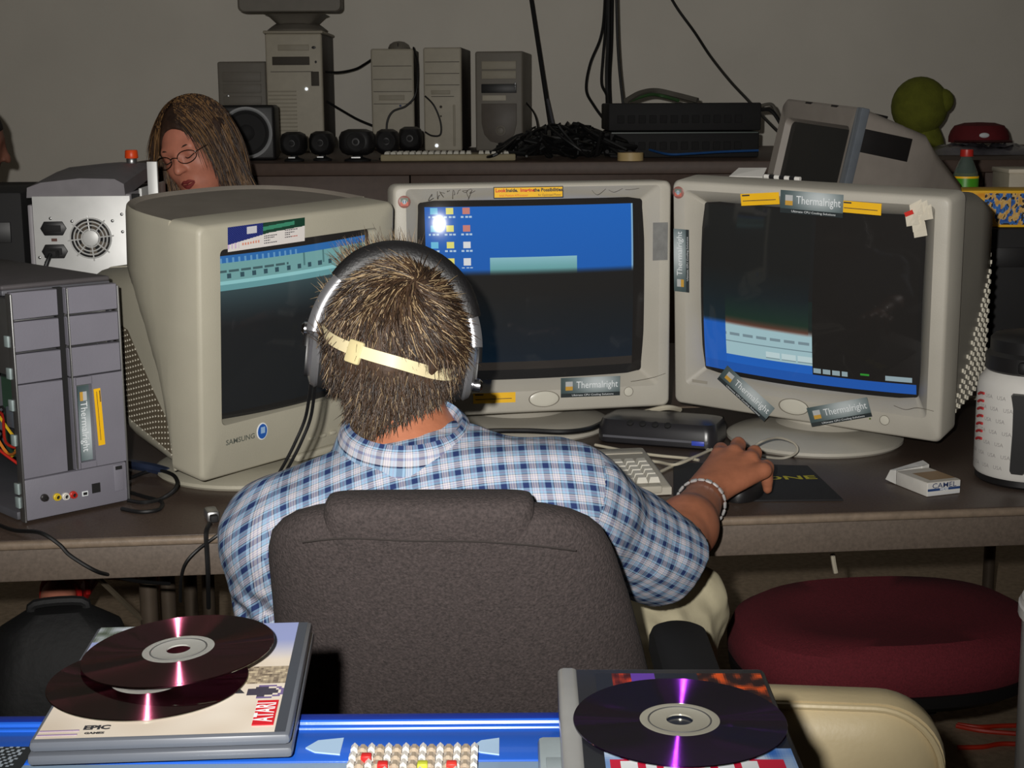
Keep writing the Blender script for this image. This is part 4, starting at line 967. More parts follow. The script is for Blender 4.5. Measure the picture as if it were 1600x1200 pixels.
# ================================================================ the man
MO = Vector((-0.08, 1.66, 0))
man = thing('person', 'man in a blue plaid shirt seated with his back to us, hand on a mouse', 'person', MO)
M_SKIN = mat('tanned_skin', (168, 106, 78), 0.5, var=0.10, scale=60, bump=0.12, bscale=260)
Hc = P(615, 540, 1.735); Rh = (RZ(8) @ RX(-13) @ RY(7)).to_3x3()
pr, HL = face_prims(Hc, Rh, 0.95)
Rs, Re, Rw = Vector((0.055, 1.635, 0.858)), Vector((0.192, 1.765, 0.752)), Vector((0.268, 1.995, 0.770))
Ls, Le, Lw = Vector((-0.258, 1.615, 0.826)), Vector((-0.285, 1.690, 0.590)), Vector((-0.20, 1.90, 0.575))
nb = Vector((-0.122, 1.668, 0.890))
pr += [cap(HL(0, -0.02, -0.05), nb, 0.056, 0.060, 0.03), cap(nb, (-0.10, 1.675, 0.80), 0.062, 0.09, 0.04), cap(Rs, Ls, 0.052, 0.052, 0.05),
       ell((-0.09, 1.675, 0.76), (0.155, 0.095, 0.17), None, 0.05), ell((-0.07, 1.675, 0.57), (0.14, 0.10, 0.17), None, 0.05),
       cap(Rs, Re, 0.046, 0.038, 0.03), cap(Re, (Re + Rw) / 2 + Vector((0, 0, 0.002)), 0.040, 0.039, 0.02), cap((Re + Rw) / 2, Rw, 0.039, 0.027, 0.02),
       cap(Ls, Le, 0.048, 0.040, 0.03), cap(Le, Lw, 0.040, 0.027, 0.02)]
# right hand, arched over the mouse
mcp = [Vector((0.303, 2.103, 0.806)), Vector((0.324, 2.094, 0.812)), Vector((0.345, 2.077, 0.806)), Vector((0.361, 2.056, 0.794))]
for i, m_ in enumerate(mcp):
    pr.append(cap(Rw + Vector((0.004 * (i - 1.5), 0.012, 0.002)) + (m_ - Rw) * 0.12, m_, 0.0185, 0.0115, 0.014))
fdir = Vector((0.36, 0.93, 0)); L1 = (0.040, 0.042, 0.034, 0.024)
for i, m_ in enumerate(mcp):
    f = (Matrix.Rotation(rad((8, 3, 0, 0)[i]), 3, 'Z') @ fdir).normalized()
    p1 = m_ + f * L1[i] * 0.86 + Vector((0, 0, (0.000, 0.004, 0.003, 0.0)[i])); p2 = p1 + f * L1[i] * 0.30 + Vector((0, 0, -0.020)); p3 = p2 + f * 0.006 + Vector((0, 0, -0.016))
    pr += [cap(m_, p1, 0.0108, 0.0104, 0.006), cap(p1, p2, 0.0100, 0.0088, 0.004), cap(p2, p3, 0.0088, 0.0074, 0.004), ell(p1, (0.0108, 0.0112, 0.0106), None, 0.004)]
t0 = Vector((0.272, 2.022, 0.772)); t1 = Vector((0.266, 2.066, 0.770)); t2 = Vector((0.284, 2.100, 0.762)); t3 = Vector((0.298, 2.122, 0.760))
pr += [cap(t0, t1, 0.018, 0.0125, 0.012), cap(t1, t2, 0.0115, 0.010, 0.005), cap(t2, t3, 0.010, 0.0080, 0.004)]
# left hand resting on the thigh
lf = (Lw - Le).normalized(); ls_ = Vector((lf.y, -lf.x, 0))
for i in range(4):
    b = Lw + lf * 0.085 + ls_ * (0.022 * (i - 1.5)); pr += [cap(Lw + lf * 0.01 + ls_ * 0.006 * (i - 1.5), b, 0.018, 0.0115, 0.012), cap(b, b + lf * 0.042 + Vector((0, 0, -0.006)), 0.0105, 0.0098, 0.005), cap(b + lf * 0.042 + Vector((0, 0, -0.006)), b + lf * 0.066 + Vector((0, 0, -0.024)), 0.0095, 0.0075, 0.004)]
pr += [cap(Lw + lf * 0.02 + ls_ * 0.02, Lw + lf * 0.055 + ls_ * 0.052, 0.015, 0.011, 0.01), cap(Lw + lf * 0.055 + ls_ * 0.052, Lw + lf * 0.09 + ls_ * 0.055, 0.0105, 0.008, 0.005)]
Rhip, Rkn, Ran = Vector((0.02, 1.70, 0.50)), Vector((0.235, 2.055, 0.585)), Vector((0.225, 2.16, 0.12))
Lhip, Lkn, Lan = Vector((-0.15, 1.70, 0.50)), Vector((-0.26, 2.07, 0.535)), Vector((-0.25, 2.20, 0.12))
for a, b, c_ in ((Rhip, Rkn, Ran), (Lhip, Lkn, Lan)):
    pr += [cap(a, b, 0.072, 0.052, 0.04), cap(b, c_, 0.050, 0.036, 0.03), cap(c_, c_ + Vector((0, 0.02, -0.05)), 0.036, 0.034, 0.02), cap(c_ + Vector((0, 0.02, -0.06)), c_ + Vector((0, 0.15, -0.075)), 0.034, 0.026, 0.02)]
soft('body', pr, 0.0036, M_SKIN, man, MO)
for sx in (-1, 1):
    e = MB().sph((0, 0, 0), 0.0105, 14).build('eye', mat('eye_white', (222, 216, 208), 0.2), man); e.location = HL(sx * 0.030, 0.0845, 0.002) - MO
    MB().sph(tuple(Rh @ Vector((0, 0.0075, 0))), 0.0048, 10).build('iris', mat('eye_iris', (40, 60, 70), 0.2), e)

# plaid cloth
def plaid(name):
    m = bpy.data.materials.new(name); m.use_nodes = True; nt = m.node_tree; b = nt.nodes['Principled BSDF']
    uv = nt.nodes.new('ShaderNodeUVMap'); sep = nt.nodes.new('ShaderNodeSeparateXYZ'); nt.links.new(uv.outputs['UV'], sep.inputs[0])
    cols = []
    for ax in (0, 1):
        d = nt.nodes.new('ShaderNodeMath'); d.operation = 'DIVIDE'; d.inputs[1].default_value = 0.0245 if ax == 0 else 0.0235; nt.links.new(sep.outputs[ax], d.inputs[0])
        f = nt.nodes.new('ShaderNodeMath'); f.operation = 'FRACT'; nt.links.new(d.outputs[0], f.inputs[0])
        r = nt.nodes.new('ShaderNodeValToRGB'); r.color_ramp.interpolation = 'CONSTANT'; nt.links.new(f.outputs[0], r.inputs['Fac'])
        navy, blue, white, ink, lav = lin((36, 50, 94)), lin((138, 168, 194)), lin((196, 192, 196)), lin((20, 22, 40)), lin((146, 146, 172))
        seq = [(0.0, navy), (0.27, blue), (0.37, ink), (0.40, white), (0.46, lav), (0.50, white), (0.58, lav), (0.62, white), (0.70, ink), (0.725, blue), (0.84, lav), (0.90, blue)]
        cr_ = r.color_ramp
        cr_.elements[0].position = 0; cr_.elements[0].color = seq[0][1] + (1,)
        cr_.elements[1].position = seq[1][0]; cr_.elements[1].color = seq[1][1] + (1,)
        for p_, c_ in seq[2:]: q = cr_.elements.new(p_); q.color = c_ + (1,)
        cols.append(r)
    mx = nt.nodes.new('ShaderNodeMixRGB'); mx.inputs['Fac'].default_value = 0.54; nt.links.new(cols[0].outputs['Color'], mx.inputs[1]); nt.links.new(cols[1].outputs['Color'], mx.inputs[2])
    nt.links.new(mx.outputs['Color'], b.inputs['Base Color']); b.inputs['Roughness'].default_value = 0.85; b.inputs['Specular IOR Level'].default_value = 0.2
    n = nt.nodes.new('ShaderNodeTexNoise'); n.inputs['Scale'].default_value = 28; tc = nt.nodes.new('ShaderNodeTexCoord'); nt.links.new(tc.outputs['Object'], n.inputs['Vector'])
    bp = nt.nodes.new('ShaderNodeBump'); bp.inputs['Strength'].default_value = 0.5; bp.inputs['Distance'].default_value = 0.01; nt.links.new(n.outputs['Fac'], bp.inputs['Height']); nt.links.new(bp.outputs['Normal'], b.inputs['Normal'])
    return m
M_PLAID = plaid('blue_plaid_cotton')
hemn = (Re - Rs).normalized(); hemc = Re + hemn * 0.004
sh = [ell((-0.095, 1.672, 0.765), (0.185, 0.118, 0.185), None, 0.05), ell((-0.065, 1.672, 0.58), (0.178, 0.130, 0.20), None, 0.06), cap(Rs, Ls, 0.064, 0.062, 0.05),
      cap(nb + Vector((0, -0.008, -0.012)), Rs, 0.058, 0.064, 0.05), cap(nb + Vector((0, -0.008, -0.02)), Ls, 0.056, 0.060, 0.05),
      cap(Rs, Re + hemn * 0.10, 0.066, 0.058, 0.04), cap(Ls, Le + (Le - Ls) * 0.05, 0.062, 0.056, 0.035), ell((-0.07, 1.66, 0.47), (0.18, 0.135, 0.11), None, 0.04)]
sh.append(cap(Re - hemn * 0.04, Re + hemn * 0.14, 0.046, 0.052, 0.004, 's'))
sh.append(cap(nb + Vector((0, 0.004, -0.02)), HL(0, -0.02, -0.08), 0.062, 0.066, 0.01, 's'))
def sh_clip(D, ax):
    X = ax[0][:, None, None]; Y = ax[1][None, :, None]; Z = ax[2][None, None, :]
    pl = (X - hemc.x) * hemn.x + (Y - hemc.y) * hemn.y + (Z - hemc.z) * hemn.z
    reg = (Z > 0.63) & (X > 0.10)
    D = np.where(reg, np.maximum(D, pl.astype(np.float32)), D)
    return np.maximum(D, (0.42 - Z).astype(np.float32))
def sh_disp(V):
    V = wob(V, 0.006, 11.0, 3.1); V = wob(V, 0.0028, 30.0, 9.0)
    # creases where the left sleeve meets the back
    for i in range(len(V)):
        x, y, z = V[i]
        if x < -0.17 and z < 0.80:
            w_ = min(1, (-0.17 - x) / 0.05) * min(1, (0.80 - z) / 0.05); V[i][1] += 0.006 * w_ * math.sin((z * 1.0 + x * 0.9) * 150); V[i][0] += 0.003 * w_ * math.sin((z - x) * 120)
    return V
def arm_uv(p, a, b):
    d = (b - a).normalized(); q = p - a; u = q.dot(d); q = q - d * u; e1 = Vector((0, 0, 1)) - d * d.z; e1.normalize(); e2 = d.cross(e1)
    return u, math.atan2(q.dot(e2), q.dot(e1)) * 0.068
def sh_uv(me, V, F):
    uvl = me.uv_layers.new(name='UVMap'); dat = np.zeros((len(F) * 4, 2), np.float32); sn = Vector((0.86, 0.34, -0.36)).normalized(); k = 0
    for f in F:
        c = V[f].mean(0); cv = Vector(c); d = (Re - Rs); t = max(0, min(1, (cv - Rs).dot(d) / d.dot(d))); da = (cv - Rs - d * t).length
        reg = 'R' if ((cv - (Rs + Vector((0.012, 0, 0)))).dot(sn) > 0 and da < 0.105 and c[2] > 0.62) else ('L' if c[0] < -0.272 + 0.10 * (c[2] - 0.80) else 'T')
        for i in f:
            p = Vector(V[i])
            if reg == 'R': u, v = arm_uv(p, Rs, Re)
            elif reg == 'L': u, v = (math.atan2(p.x + 0.262, 1.65 - p.y) * 0.065, p.z - 0.2 * p.x + 0.9 * (p.x + 0.08) ** 2 + 0.35 * (p.y - 1.6))
            else: u, v = (p.x + 0.15 * p.z, p.z - 0.20 * p.x + 0.9 * (p.x + 0.08) ** 2 + 0.35 * (p.y - 1.6))
            dat[k] = (u, v); k += 1
    uvl.data.foreach_set('uv', dat.ravel())
soft('shirt', sh, 0.0045, M_PLAID, man, MO, clip=sh_clip, disp=sh_disp, post=sh_uv)
# folded collar
cc = nb + Vector((-0.002, -0.008, 0.042)); rgs = []; prof = [(0.060, -0.020), (0.0605, 0.020), (0.064, 0.026), (0.070, 0.020), (0.082, -0.018), (0.086, -0.026)]
na = 40; tiltc = (RX(14) @ RY(4)).to_3x3()
vs_, uv_ = [], []
for j, (r_, z_) in enumerate(prof):
    row = []
    for i in range(na + 1):
        a = rad(-250 + 320 * i / na) ; p = tiltc @ Vector((r_ * 1.02 * math.cos(a), r_ * 1.05 * math.sin(a), z_ + 0.004 * math.cos(a))); row.append(tuple(cc + p - MO)); uv_.append((a * 0.075, j * 0.012))
    vs_ += row
fs_ = [(j * (na + 1) + i, j * (na + 1) + i + 1, (j + 1) * (na + 1) + i + 1, (j + 1) * (na + 1) + i) for j in range(len(prof) - 1) for i in range(na)]
me = bpy.data.meshes.new('collar'); me.from_pydata(vs_, [], fs_); ul = me.uv_layers.new(name='UVMap')
for lp in me.loops: ul.data[lp.index].uv = uv_[lp.vertex_index]
co = finish('collar', me, M_PLAID, man, True, 80); sm_ = co.modifiers.new('thickness', 'SOLIDIFY'); sm_.thickness = 0.0022
# trousers and shoes
M_KHAKI = mat('khaki_cotton', (206, 196, 164), 0.85, var=0.08, scale=20, bump=0.5, bscale=40)
pt = [ell((-0.065, 1.68, 0.50), (0.165, 0.125, 0.10), None, 0.05)]
for a, b, c_ in ((Rhip, Rkn, Ran), (Lhip, Lkn, Lan)): pt += [cap(a, b, 0.086, 0.070, 0.05), cap(b, c_ + Vector((0, 0, -0.02)), 0.070, 0.062, 0.04)]
soft('trousers', pt, 0.007, M_KHAKI, man, MO, disp=lambda V: wob(wob(V, 0.010, 14, 1.0), 0.005, 34, 4.0))
for c_ in (Ran, Lan):
    soft('shoe', [cap(c_ + Vector((0, -0.02, -0.075)), c_ + Vector((0, 0.17, -0.085)), 0.042, 0.034, 0.02), cap(c_ + Vector((0, 0, -0.06)), c_ + Vector((0, 0.03, -0.03)), 0.042, 0.04, 0.02)], 0.006, M_BLACK, man, MO)
lbl = MB(T(-MO)).box((0, 0, 0), (0.010, 0.004, 0.028), 0.001, M=T(P(1078, 922, 2.0)) @ RY(-38)).build('pocket_label', mat('brown_patch', (74, 64, 54), 0.7), man)

# hair: a close cap plus individual strands
hp = []
R3 = [[Rh[i][j] for j in range(3)] for i in range(3)]
hp = [ell(HL(0, -0.004, 0.014), (0.080, 0.096, 0.088), R3, 0.01), cap(HL(0, -0.045, -0.03), HL(0, -0.040, -0.092), 0.062, 0.050, 0.03),
      ell(HL(0, 0.085, -0.035), (0.075, 0.075, 0.078), R3, 0.015, 's'), ell(HL(0.075, 0.03, -0.06), (0.03, 0.05, 0.06), R3, 0.01, 's'), ell(HL(-0.075, 0.03, -0.06), (0.03, 0.05, 0.06), R3, 0.01, 's')]
M_SCALP = mat('brown_hair_mass', (62, 44, 30), 0.7, var=0.35, scale=90, bump=0.8, bscale=120)
soft('hair', hp, 0.0045, M_SCALP, man, MO, disp=lambda V: wob(V, 0.004, 40, 2.0))
rng = np.random.default_rng(11); Rn = np.array(R3); Hn = np.array(HL(0, -0.004, 0.014))
wh = np.array([0.18, -0.72, 0.62]); wh /= np.linalg.norm(wh)
rt, dr, ln, cl = [], [], [], []
cd_, cb_, cy_ = np.array(lin((44, 31, 22))), np.array(lin((78, 58, 41))), np.array(lin((184, 158, 120)))
while len(rt) < 7600:
    d = rng.normal(size=3); d /= np.linalg.norm(d)
    if d[1] > 0.30 and d[2] < 0.55: continue
    if d[2] < -0.72: continue
    low = d[2] < -0.25
    base = np.array([0.0815, 0.0975, 0.0895]) * d
    if d[2] < 0.25 and d[1] < 0.3: base = base * (1.0 + 0.10 * min(1, (0.25 - d[2]) / 0.4))
    t = d - wh * np.dot(d, wh); t = t - d * np.dot(t, d); t /= (np.linalg.norm(t) + 1e-6)
    sw = np.cross(d, t) * 0.45
    front = d[1] > 0.1 and d[2] > 0.3
    dirl = t * 0.8 + sw + d * (0.13 if not front else 0.42) + rng.normal(size=3) * 0.2
    if front: dirl += np.array([-0.45, 0.35, 0.35])
    if low: dirl = np.array([0, -0.10, -1.0]) + d * 0.16 + rng.normal(size=3) * 0.18
    rt.append(Hn + Rn @ base); dr.append(Rn @ dirl); ln.append((0.016 if low else 0.024) * rng.uniform(0.6, 1.25) * (1.35 if front else 1))
    q = rng.random(); yl = 0.06 if low else 0.13 + 0.14 * max(0, d[2]) + (0.2 if front else 0)
    cl.append(cy_ * rng.uniform(0.55, 1.0) if q < yl else (cb_ * rng.uniform(0.6, 1.3) if q < 0.62 else cd_ * rng.uniform(0.7, 1.2)))
for k in range(2600):   # nape
    a = rng.uniform(-1.25, 1.25); z = rng.uniform(-0.125, -0.03); r_ = 0.066 - 0.012 * (-0.03 - z) / 0.062
    pl_ = np.array([r_ * math.sin(a), -0.043 - r_ * math.cos(a), z]); nn = np.array([math.sin(a), -math.cos(a), 0])
    rt.append(np.array(HL(*pl_))); dr.append(Rn @ (np.array([0.12 * math.sin(a), 0, -1.0]) + nn * 0.16 + rng.normal(size=3) * 0.2)); ln.append(rng.uniform(0.010, 0.022))
    q = rng.random(); cl.append(cy_ * rng.uniform(0.4, 0.8) if q < 0.07 else (cb_ * rng.uniform(0.6, 1.25) if q < 0.6 else cd_))
for k in range(620):   # tuft standing up over the forehead, pushed to the left
    d = np.array([rng.uniform(-0.75, 0.25), rng.uniform(0.12, 0.55), 0.75]); d /= np.linalg.norm(d)
    rt.append(Hn + Rn @ (np.array([0.080, 0.096, 0.088]) * d)); dr.append(Rn @ (np.array([-0.42, 0.15, 0.85]) + d * 0.3 + rng.normal(size=3) * 0.22)); ln.append(rng.uniform(0.030, 0.054))
    q = rng.random(); cl.append(cy_ * rng.uniform(0.5, 0.95) if q < 0.4 else cb_ * rng.uniform(0.7, 1.3))
strands('hair_strands', rt, dr, ln, 0.0007, cl, M_HAIR, man, MO, droop=0.25, wob=0.35)

# ================================================================ what he wears: visor strap, headphones, bracelet
VO = HL(0, 0, 0.008)
vz = thing('sun_visor', 'cream sun visor, its strap and buckle showing round the back of the man\'s head', 'visor', VO)
Rh4 = Rh.to_4x4(); M_STRAP = mat('cream_strap_vinyl', (226, 212, 170), 0.5, var=0.04)
st = []
for i in range(41):
    a = rad(-182 + 4.6 * i)
    zc = -0.006 - 0.030 * math.sin(max(0, -math.sin(a)) * 1.3) - 0.016 * math.cos(a)
    kq = 1.0 - 0.10 * max(0.0, min(1.0, (math.cos(a) - 0.0) / 0.5)); ro = (0.0885 * kq * math.cos(a), 0.110 * kq * math.sin(a) - 0.006)
    st.append([(ro[0], ro[1], zc - 0.0065), (ro[0] * 1.012, ro[1] * 1.012, zc - 0.0065), (ro[0] * 1.012, ro[1] * 1.012, zc + 0.0075), (ro[0], ro[1], zc + 0.0075)])
MB(Rh4).loft(st).build('strap', M_STRAP, vz)
pk_ = []
for i in range(25):
    a = rad(10 + 160 * i / 24); ex_ = 1 + 0.75 * max(0.0, math.sin((a - rad(10)) / rad(160) * math.pi)) ** 0.8
    pk_.append([(0.088 * math.cos(a), 0.104 * math.sin(a), 0.012), (0.088 * math.cos(a) * (1 + 0.12 * (ex_ - 1)), 0.104 * math.sin(a) * ex_, 0.004), (0.088 * math.cos(a) * (1 + 0.12 * (ex_ - 1)), 0.104 * math.sin(a) * ex_, 0.0015), (0.088 * math.cos(a), 0.104 * math.sin(a), -0.012)])
MB(Rh4).loft(pk_).build('peak', M_STRAP, vz)
a = rad(-122); bM_ = Rh4 @ T(0.0865 * math.cos(a) * 1.04, 0.106 * math.sin(a) * 1.03 - 0.006, -0.026) @ Matrix.Rotation(a + rad(90), 4, 'Z') @ RY(14)
MB(bM_).box((0, 0, 0), (0.020, 0.007, 0.027), 0.003).build('buckle', mat('clear_cream_buckle', (206, 192, 146), 0.25), vz)

hpn = thing('headphones', 'black padded headphones with silver ear shells on the man\'s head', 'headphones', HL(0, 0, 0))
def arc(phi, r=0.106, y=-0.020, zk=0.105): return Vector((r * 0.90 * math.sin(rad(phi)), y + 0.004 * math.sin(rad(phi)), -0.006 + (zk + 0.006) * math.cos(rad(phi))))
MB(Rh4).tube([arc(p) for p in range(-48, 67, 6)], [0.010, 0.0135, 0.014, 0.014, 0.014, 0.0135, 0.010], 14, flat=1.35).build('padded_band', mat('black_leatherette', (20, 19, 20), 0.5, bump=0.3, bscale=300), hpn)
for a0, a1 in ((-84, -44), (62, 84)):
    y_ = MB(Rh4).tube([arc(p) for p in np.linspace(a0, a1, 8)], 0.0085, 10, flat=1.2).build('slider', M_SILVER, hpn)
for sx in (-1, 1):
    cM = Rh4 @ T(sx * 0.079, 0.006, -0.014) @ RY(sx * 90) @ RX(0) @ Matrix.Diagonal((1.22, 1.0, 1, 1))
    cush = MB(cM).lathe([(0.016, -0.006), (0.030, -0.010), (0.036, -0.004), (0.036, 0.006), (0.030, 0.010)], 32).build('ear_cushion', M_BLACKM, hpn)
    cup = MB(cM).lathe([(0.034, 0.006), (0.036, 0.010), (0.033, 0.016), (0.024, 0.020), (0.012, 0.022), (0.001, 0.0225)], 32).build('ear_cup', M_SILVER, hpn)
    MB(cM).loft([[(x * 0.026 + 0.0, y * 0.012, z) for x, y in [(math.cos(t), math.sin(t)) for t in np.linspace(0, 2 * math.pi, 24, endpoint=False)]] for z in (0.016, 0.0235)]).build('dark_inlay', M_BLACK, cup)
    MB(Rh4).tube([arc(sx * 80), Vector((sx * 0.100, 0.0, 0.012)), Vector((sx * 0.102, 0.004, -0.010))], 0.006, 10, sm=5).build('yoke', M_BLACK, hpn)
    MB(cM).lathe([(0.0045, 0.018), (0.0065, 0.021), (0.0065, 0.028), (0.004, 0.031)], 16, T(0.020, -0.008, 0)).build('pivot_knob', M_CHROME, hpn)
hb = HL(0, 0, 0); cu0 = HL(-0.098, 0.006, -0.052)
cable('headphone_cord', 'twin black headphone cord hanging from the left ear shell', [cu0, P(478, 650, 1.755), P(462, 690, 1.76), P(446, 722, 1.765), P(428, 756, 1.78), P(418, 800, 1.80), P(414, 850, 1.80)], 0.0021, M_CABLE, cat='cord')
cable('headphone_cord', 'second strand of the headphone cord beside the first', [cu0 + Vector((0.005, 0, 0)), P(486, 650, 1.755), P(471, 690, 1.76), P(455, 722, 1.765), P(437, 756, 1.78), P(427, 800, 1.80), P(423, 850, 1.80)], 0.0021, M_CABLE, cat='cord')
bo = Rw + (Re - Rw) * 0.10
br_ = thing('bracelet', 'bright silver link bracelet on the man\'s right wrist', 'bracelet', bo)
bd_ = (Rw - Re).normalized(); b1_ = Vector((0, 0, 1)) - bd_ * bd_.z; b1_.normalize(); b2_ = bd_.cross(b1_)
for i in range(20):
    t = 2 * math.pi * i / 20; c_ = (b1_ * math.cos(t) + b2_ * math.sin(t)) * 0.0335 + bd_ * 0.006 * math.sin(t * 1.0 + 1.0)
    tx = (-b1_ * math.sin(t) + b2_ * math.cos(t)); nx_ = (b1_ * math.cos(t) + b2_ * math.sin(t))
    Mq = Matrix((( tx.x, bd_.x, nx_.x, c_.x), (tx.y, bd_.y, nx_.y, c_.y), (tx.z, bd_.z, nx_.z, c_.z), (0, 0, 0, 1)))
    MB(Mq).box((0, 0, 0), (0.0100, 0.0070 if i % 2 else 0.0035, 0.0040), 0.0014, 1).build('link', mat('sparkling_silver', (236, 236, 236), 0.28, 0.65, var=0), br_)

# ================================================================ the woman across the tables
WO = Vector((-0.72, 3.75, 0))
wo = thing('person', 'woman with long brown hair and glasses looking down behind the left monitor', 'person', WO)
Wc = P(310, 232, 3.66); Rq = (RZ(160) @ RX(-13) @ RY(15)).to_3x3()
M_SKINW = mat('rosy_skin', (206, 132, 108), 0.5, var=0.08, scale=50)
pr, WL = face_prims(Wc, Rq, 1.04)
wn = Vector((Wc.x + 0.01, 3.74, 1.06)); wS = [Vector((-0.90, 3.76, 1.00)), Vector((-0.54, 3.76, 1.00))]
pr += [cap(WL(0, -0.02, -0.06), wn, 0.048, 0.052, 0.03), cap(wn, (Wc.x + 0.01, 3.78, 0.95), 0.06, 0.10, 0.05), cap(wS[0], wS[1], 0.048, 0.048, 0.05),
       ell((-0.72, 3.79, 0.86), (0.15, 0.095, 0.17), None, 0.05), ell((-0.72, 3.82, 0.62), (0.15, 0.11, 0.17), None, 0.05)]
for i, (s0, el, hnd) in enumerate(((wS[0], Vector((-0.95, 3.70, 0.82)), Vector((-0.80, 3.58, 0.79))), (wS[1], Vector((-0.46, 3.62, 0.82)), Vector((-0.56, 3.42, 0.79))))):
    d = (hnd - el).normalized(); sd = Vector((d.y, -d.x, 0))
    pr += [cap(s0, el, 0.042, 0.036, 0.03), cap(el, hnd, 0.036, 0.024, 0.02)]
    for k in range(4):
        b = hnd + d * 0.075 + sd * 0.019 * (k - 1.5); pr += [cap(hnd, b, 0.015, 0.010, 0.01), cap(b, b + d * 0.055 + Vector((0, 0, -0.012)), 0.009, 0.007, 0.004)]
    pr.append(cap(hnd + d * 0.02, hnd + d * 0.06 + sd * (0.045 if i else -0.045), 0.012, 0.008, 0.008))
foot = P(104, 917, 2.86)
kneeL = Vector((-0.92, 3.30, 0.54)); kneeR = Vector((-0.58, 3.36, 0.56))
pr += [cap((-0.80, 3.80, 0.52), kneeL, 0.075, 0.055, 0.04), cap(kneeL, foot + Vector((0.0, 0.10, 0.06)), 0.05, 0.034, 0.03), cap(foot + Vector((0, 0.10, 0.04)), foot + Vector((0.0, -0.06, 0.0)), 0.036, 0.028, 0.02), cap(foot + Vector((0.0, -0.06, 0.0)), foot + Vector((0.0, -0.10, -0.01)), 0.03, 0.022, 0.02),
       cap((-0.64, 3.80, 0.52), kneeR, 0.075, 0.055, 0.04), cap(kneeR, (-0.56, 3.30, 0.10), 0.05, 0.034, 0.03), cap((-0.56, 3.28, 0.05), (-0.56, 3.16, 0.03), 0.034, 0.026, 0.02)]
soft('body', pr, 0.005, M_SKINW, wo, WO)
tp_ = [ell((-0.72, 3.79, 0.86), (0.165, 0.11, 0.18), None, 0.05), ell((-0.72, 3.82, 0.62), (0.165, 0.125, 0.18), None, 0.05), cap(wS[0], wS[1], 0.056, 0.056, 0.05), cap(wS[0], (-0.96, 3.67, 0.88), 0.056, 0.05, 0.03), cap(wS[1], (-0.48, 3.67, 0.88), 0.056, 0.05, 0.03)]
M_DTOP = mat('black_cotton', (24, 22, 24), 0.9, var=0.1, bump=0.4, bscale=60)
soft('top', tp_, 0.008, M_DTOP, wo, WO, disp=lambda V: wob(V, 0.006, 14, 5))
soft('trousers', [ell((-0.72, 3.82, 0.52), (0.17, 0.13, 0.1), None, 0.05), cap((-0.80, 3.80, 0.52), kneeL, 0.088, 0.068, 0.04), cap(kneeL, foot + Vector((0, 0.16, 0.10)), 0.066, 0.055, 0.04), cap((-0.64, 3.80, 0.52), kneeR, 0.088, 0.068, 0.04), cap(kneeR, (-0.56, 3.30, 0.14), 0.066, 0.055, 0.04)], 0.009, M_DTOP, wo, WO)
M_SANDAL = mat('red_sandal_leather', (178, 30, 28), 0.4)
for k, dy in enumerate((-0.045, 0.015)): MB(T(-WO)).tube([foot + Vector((-0.036, dy, -0.02)), foot + Vector((-0.030, dy, 0.024)), foot + Vector((0.004, dy - 0.01, 0.036)), foot + Vector((0.036, dy, 0.014)), foot + Vector((0.038, dy, -0.02))], 0.006, 8, sm=4).build('sandal_strap', M_SANDAL, wo)
MB(T(-WO)).box((0, 0, 0), (0.07, 0.24, 0.014), 0.006, M=T(foot + Vector((0, 0.0, -0.034))) @ RX(6)).build('sandal_sole', M_SANDAL, wo)
wr = (T(WO).inverted() @ T(Wc) @ Rq.to_4x4() @ Matrix.Scale(1.04, 4))
MB(wr).tube([(-0.019, 0.0905, -0.060), (-0.008, 0.0955, -0.056), (0, 0.096, -0.0575), (0.008, 0.0955, -0.056), (0.019, 0.0905, -0.060)], [0.0015, 0.0045, 0.0045, 0.0015], 8, sm=4).build('upper_lip', mat('red_lips', (140, 62, 60), 0.35), wo)
MB(wr).tube([(-0.018, 0.0895, -0.062), (0, 0.096, -0.068), (0.018, 0.0895, -0.062)], [0.0015, 0.0058, 0.0015], 8, sm=5).build('lower_lip', mat('red_lips', (140, 62, 60), 0.35), wo)
for sx in (-1, 1):
    MB(wr).tube([(sx * 0.046, 0.080, 0.019), (sx * 0.032, 0.089, 0.024), (sx * 0.014, 0.092, 0.019)], [0.0016, 0.0026, 0.002], 6, sm=4).build('eyebrow', mat('brow_brown', (66, 46, 34), 0.7), wo)
    MB(wr).tube([(sx * 0.044, 0.085, 0.001), (sx * 0.031, 0.0945, -0.005), (sx * 0.018, 0.089, -0.001)], 0.0014, 6, sm=4).build('lash_line', mat('lash_dark', (26, 18, 16), 0.7), wo)
R3w = [[Rq[i][j] for j in range(3)] for i in range(3)]
wh_ = [ell(WL(0, -0.008, 0.022), (0.088, 0.104, 0.103), R3w, 0.02), cap(WL(0.070, 0.012, 0.03), WL(0.088, 0.030, -0.13), 0.030, 0.024, 0.02), cap(WL(-0.070, 0.012, 0.03), WL(-0.088, 0.020, -0.13), 0.030, 0.026, 0.02), ell(WL(0, -0.05, -0.06), (0.085, 0.05, 0.12), R3w, 0.03),
       ell(WL(0, 0.105, -0.022), (0.064, 0.078, 0.098), R3w, 0.008, 's')]
soft('hair', wh_, 0.005, mat('brown_long_hair', (58, 40, 30), 0.55, var=0.4, scale=40, bump=0.6, bscale=80), wo, WO)
rt, dr, ln, cl, cu = [], [], [], [], []
Rwn = np.array(R3w)
def wcol():
    q = rng.random(); return np.array(lin((158, 118, 74))) * rng.uniform(0.45, 1.05) if q < 0.38 else np.array(lin((62, 43, 32))) * rng.uniform(0.6, 1.3)
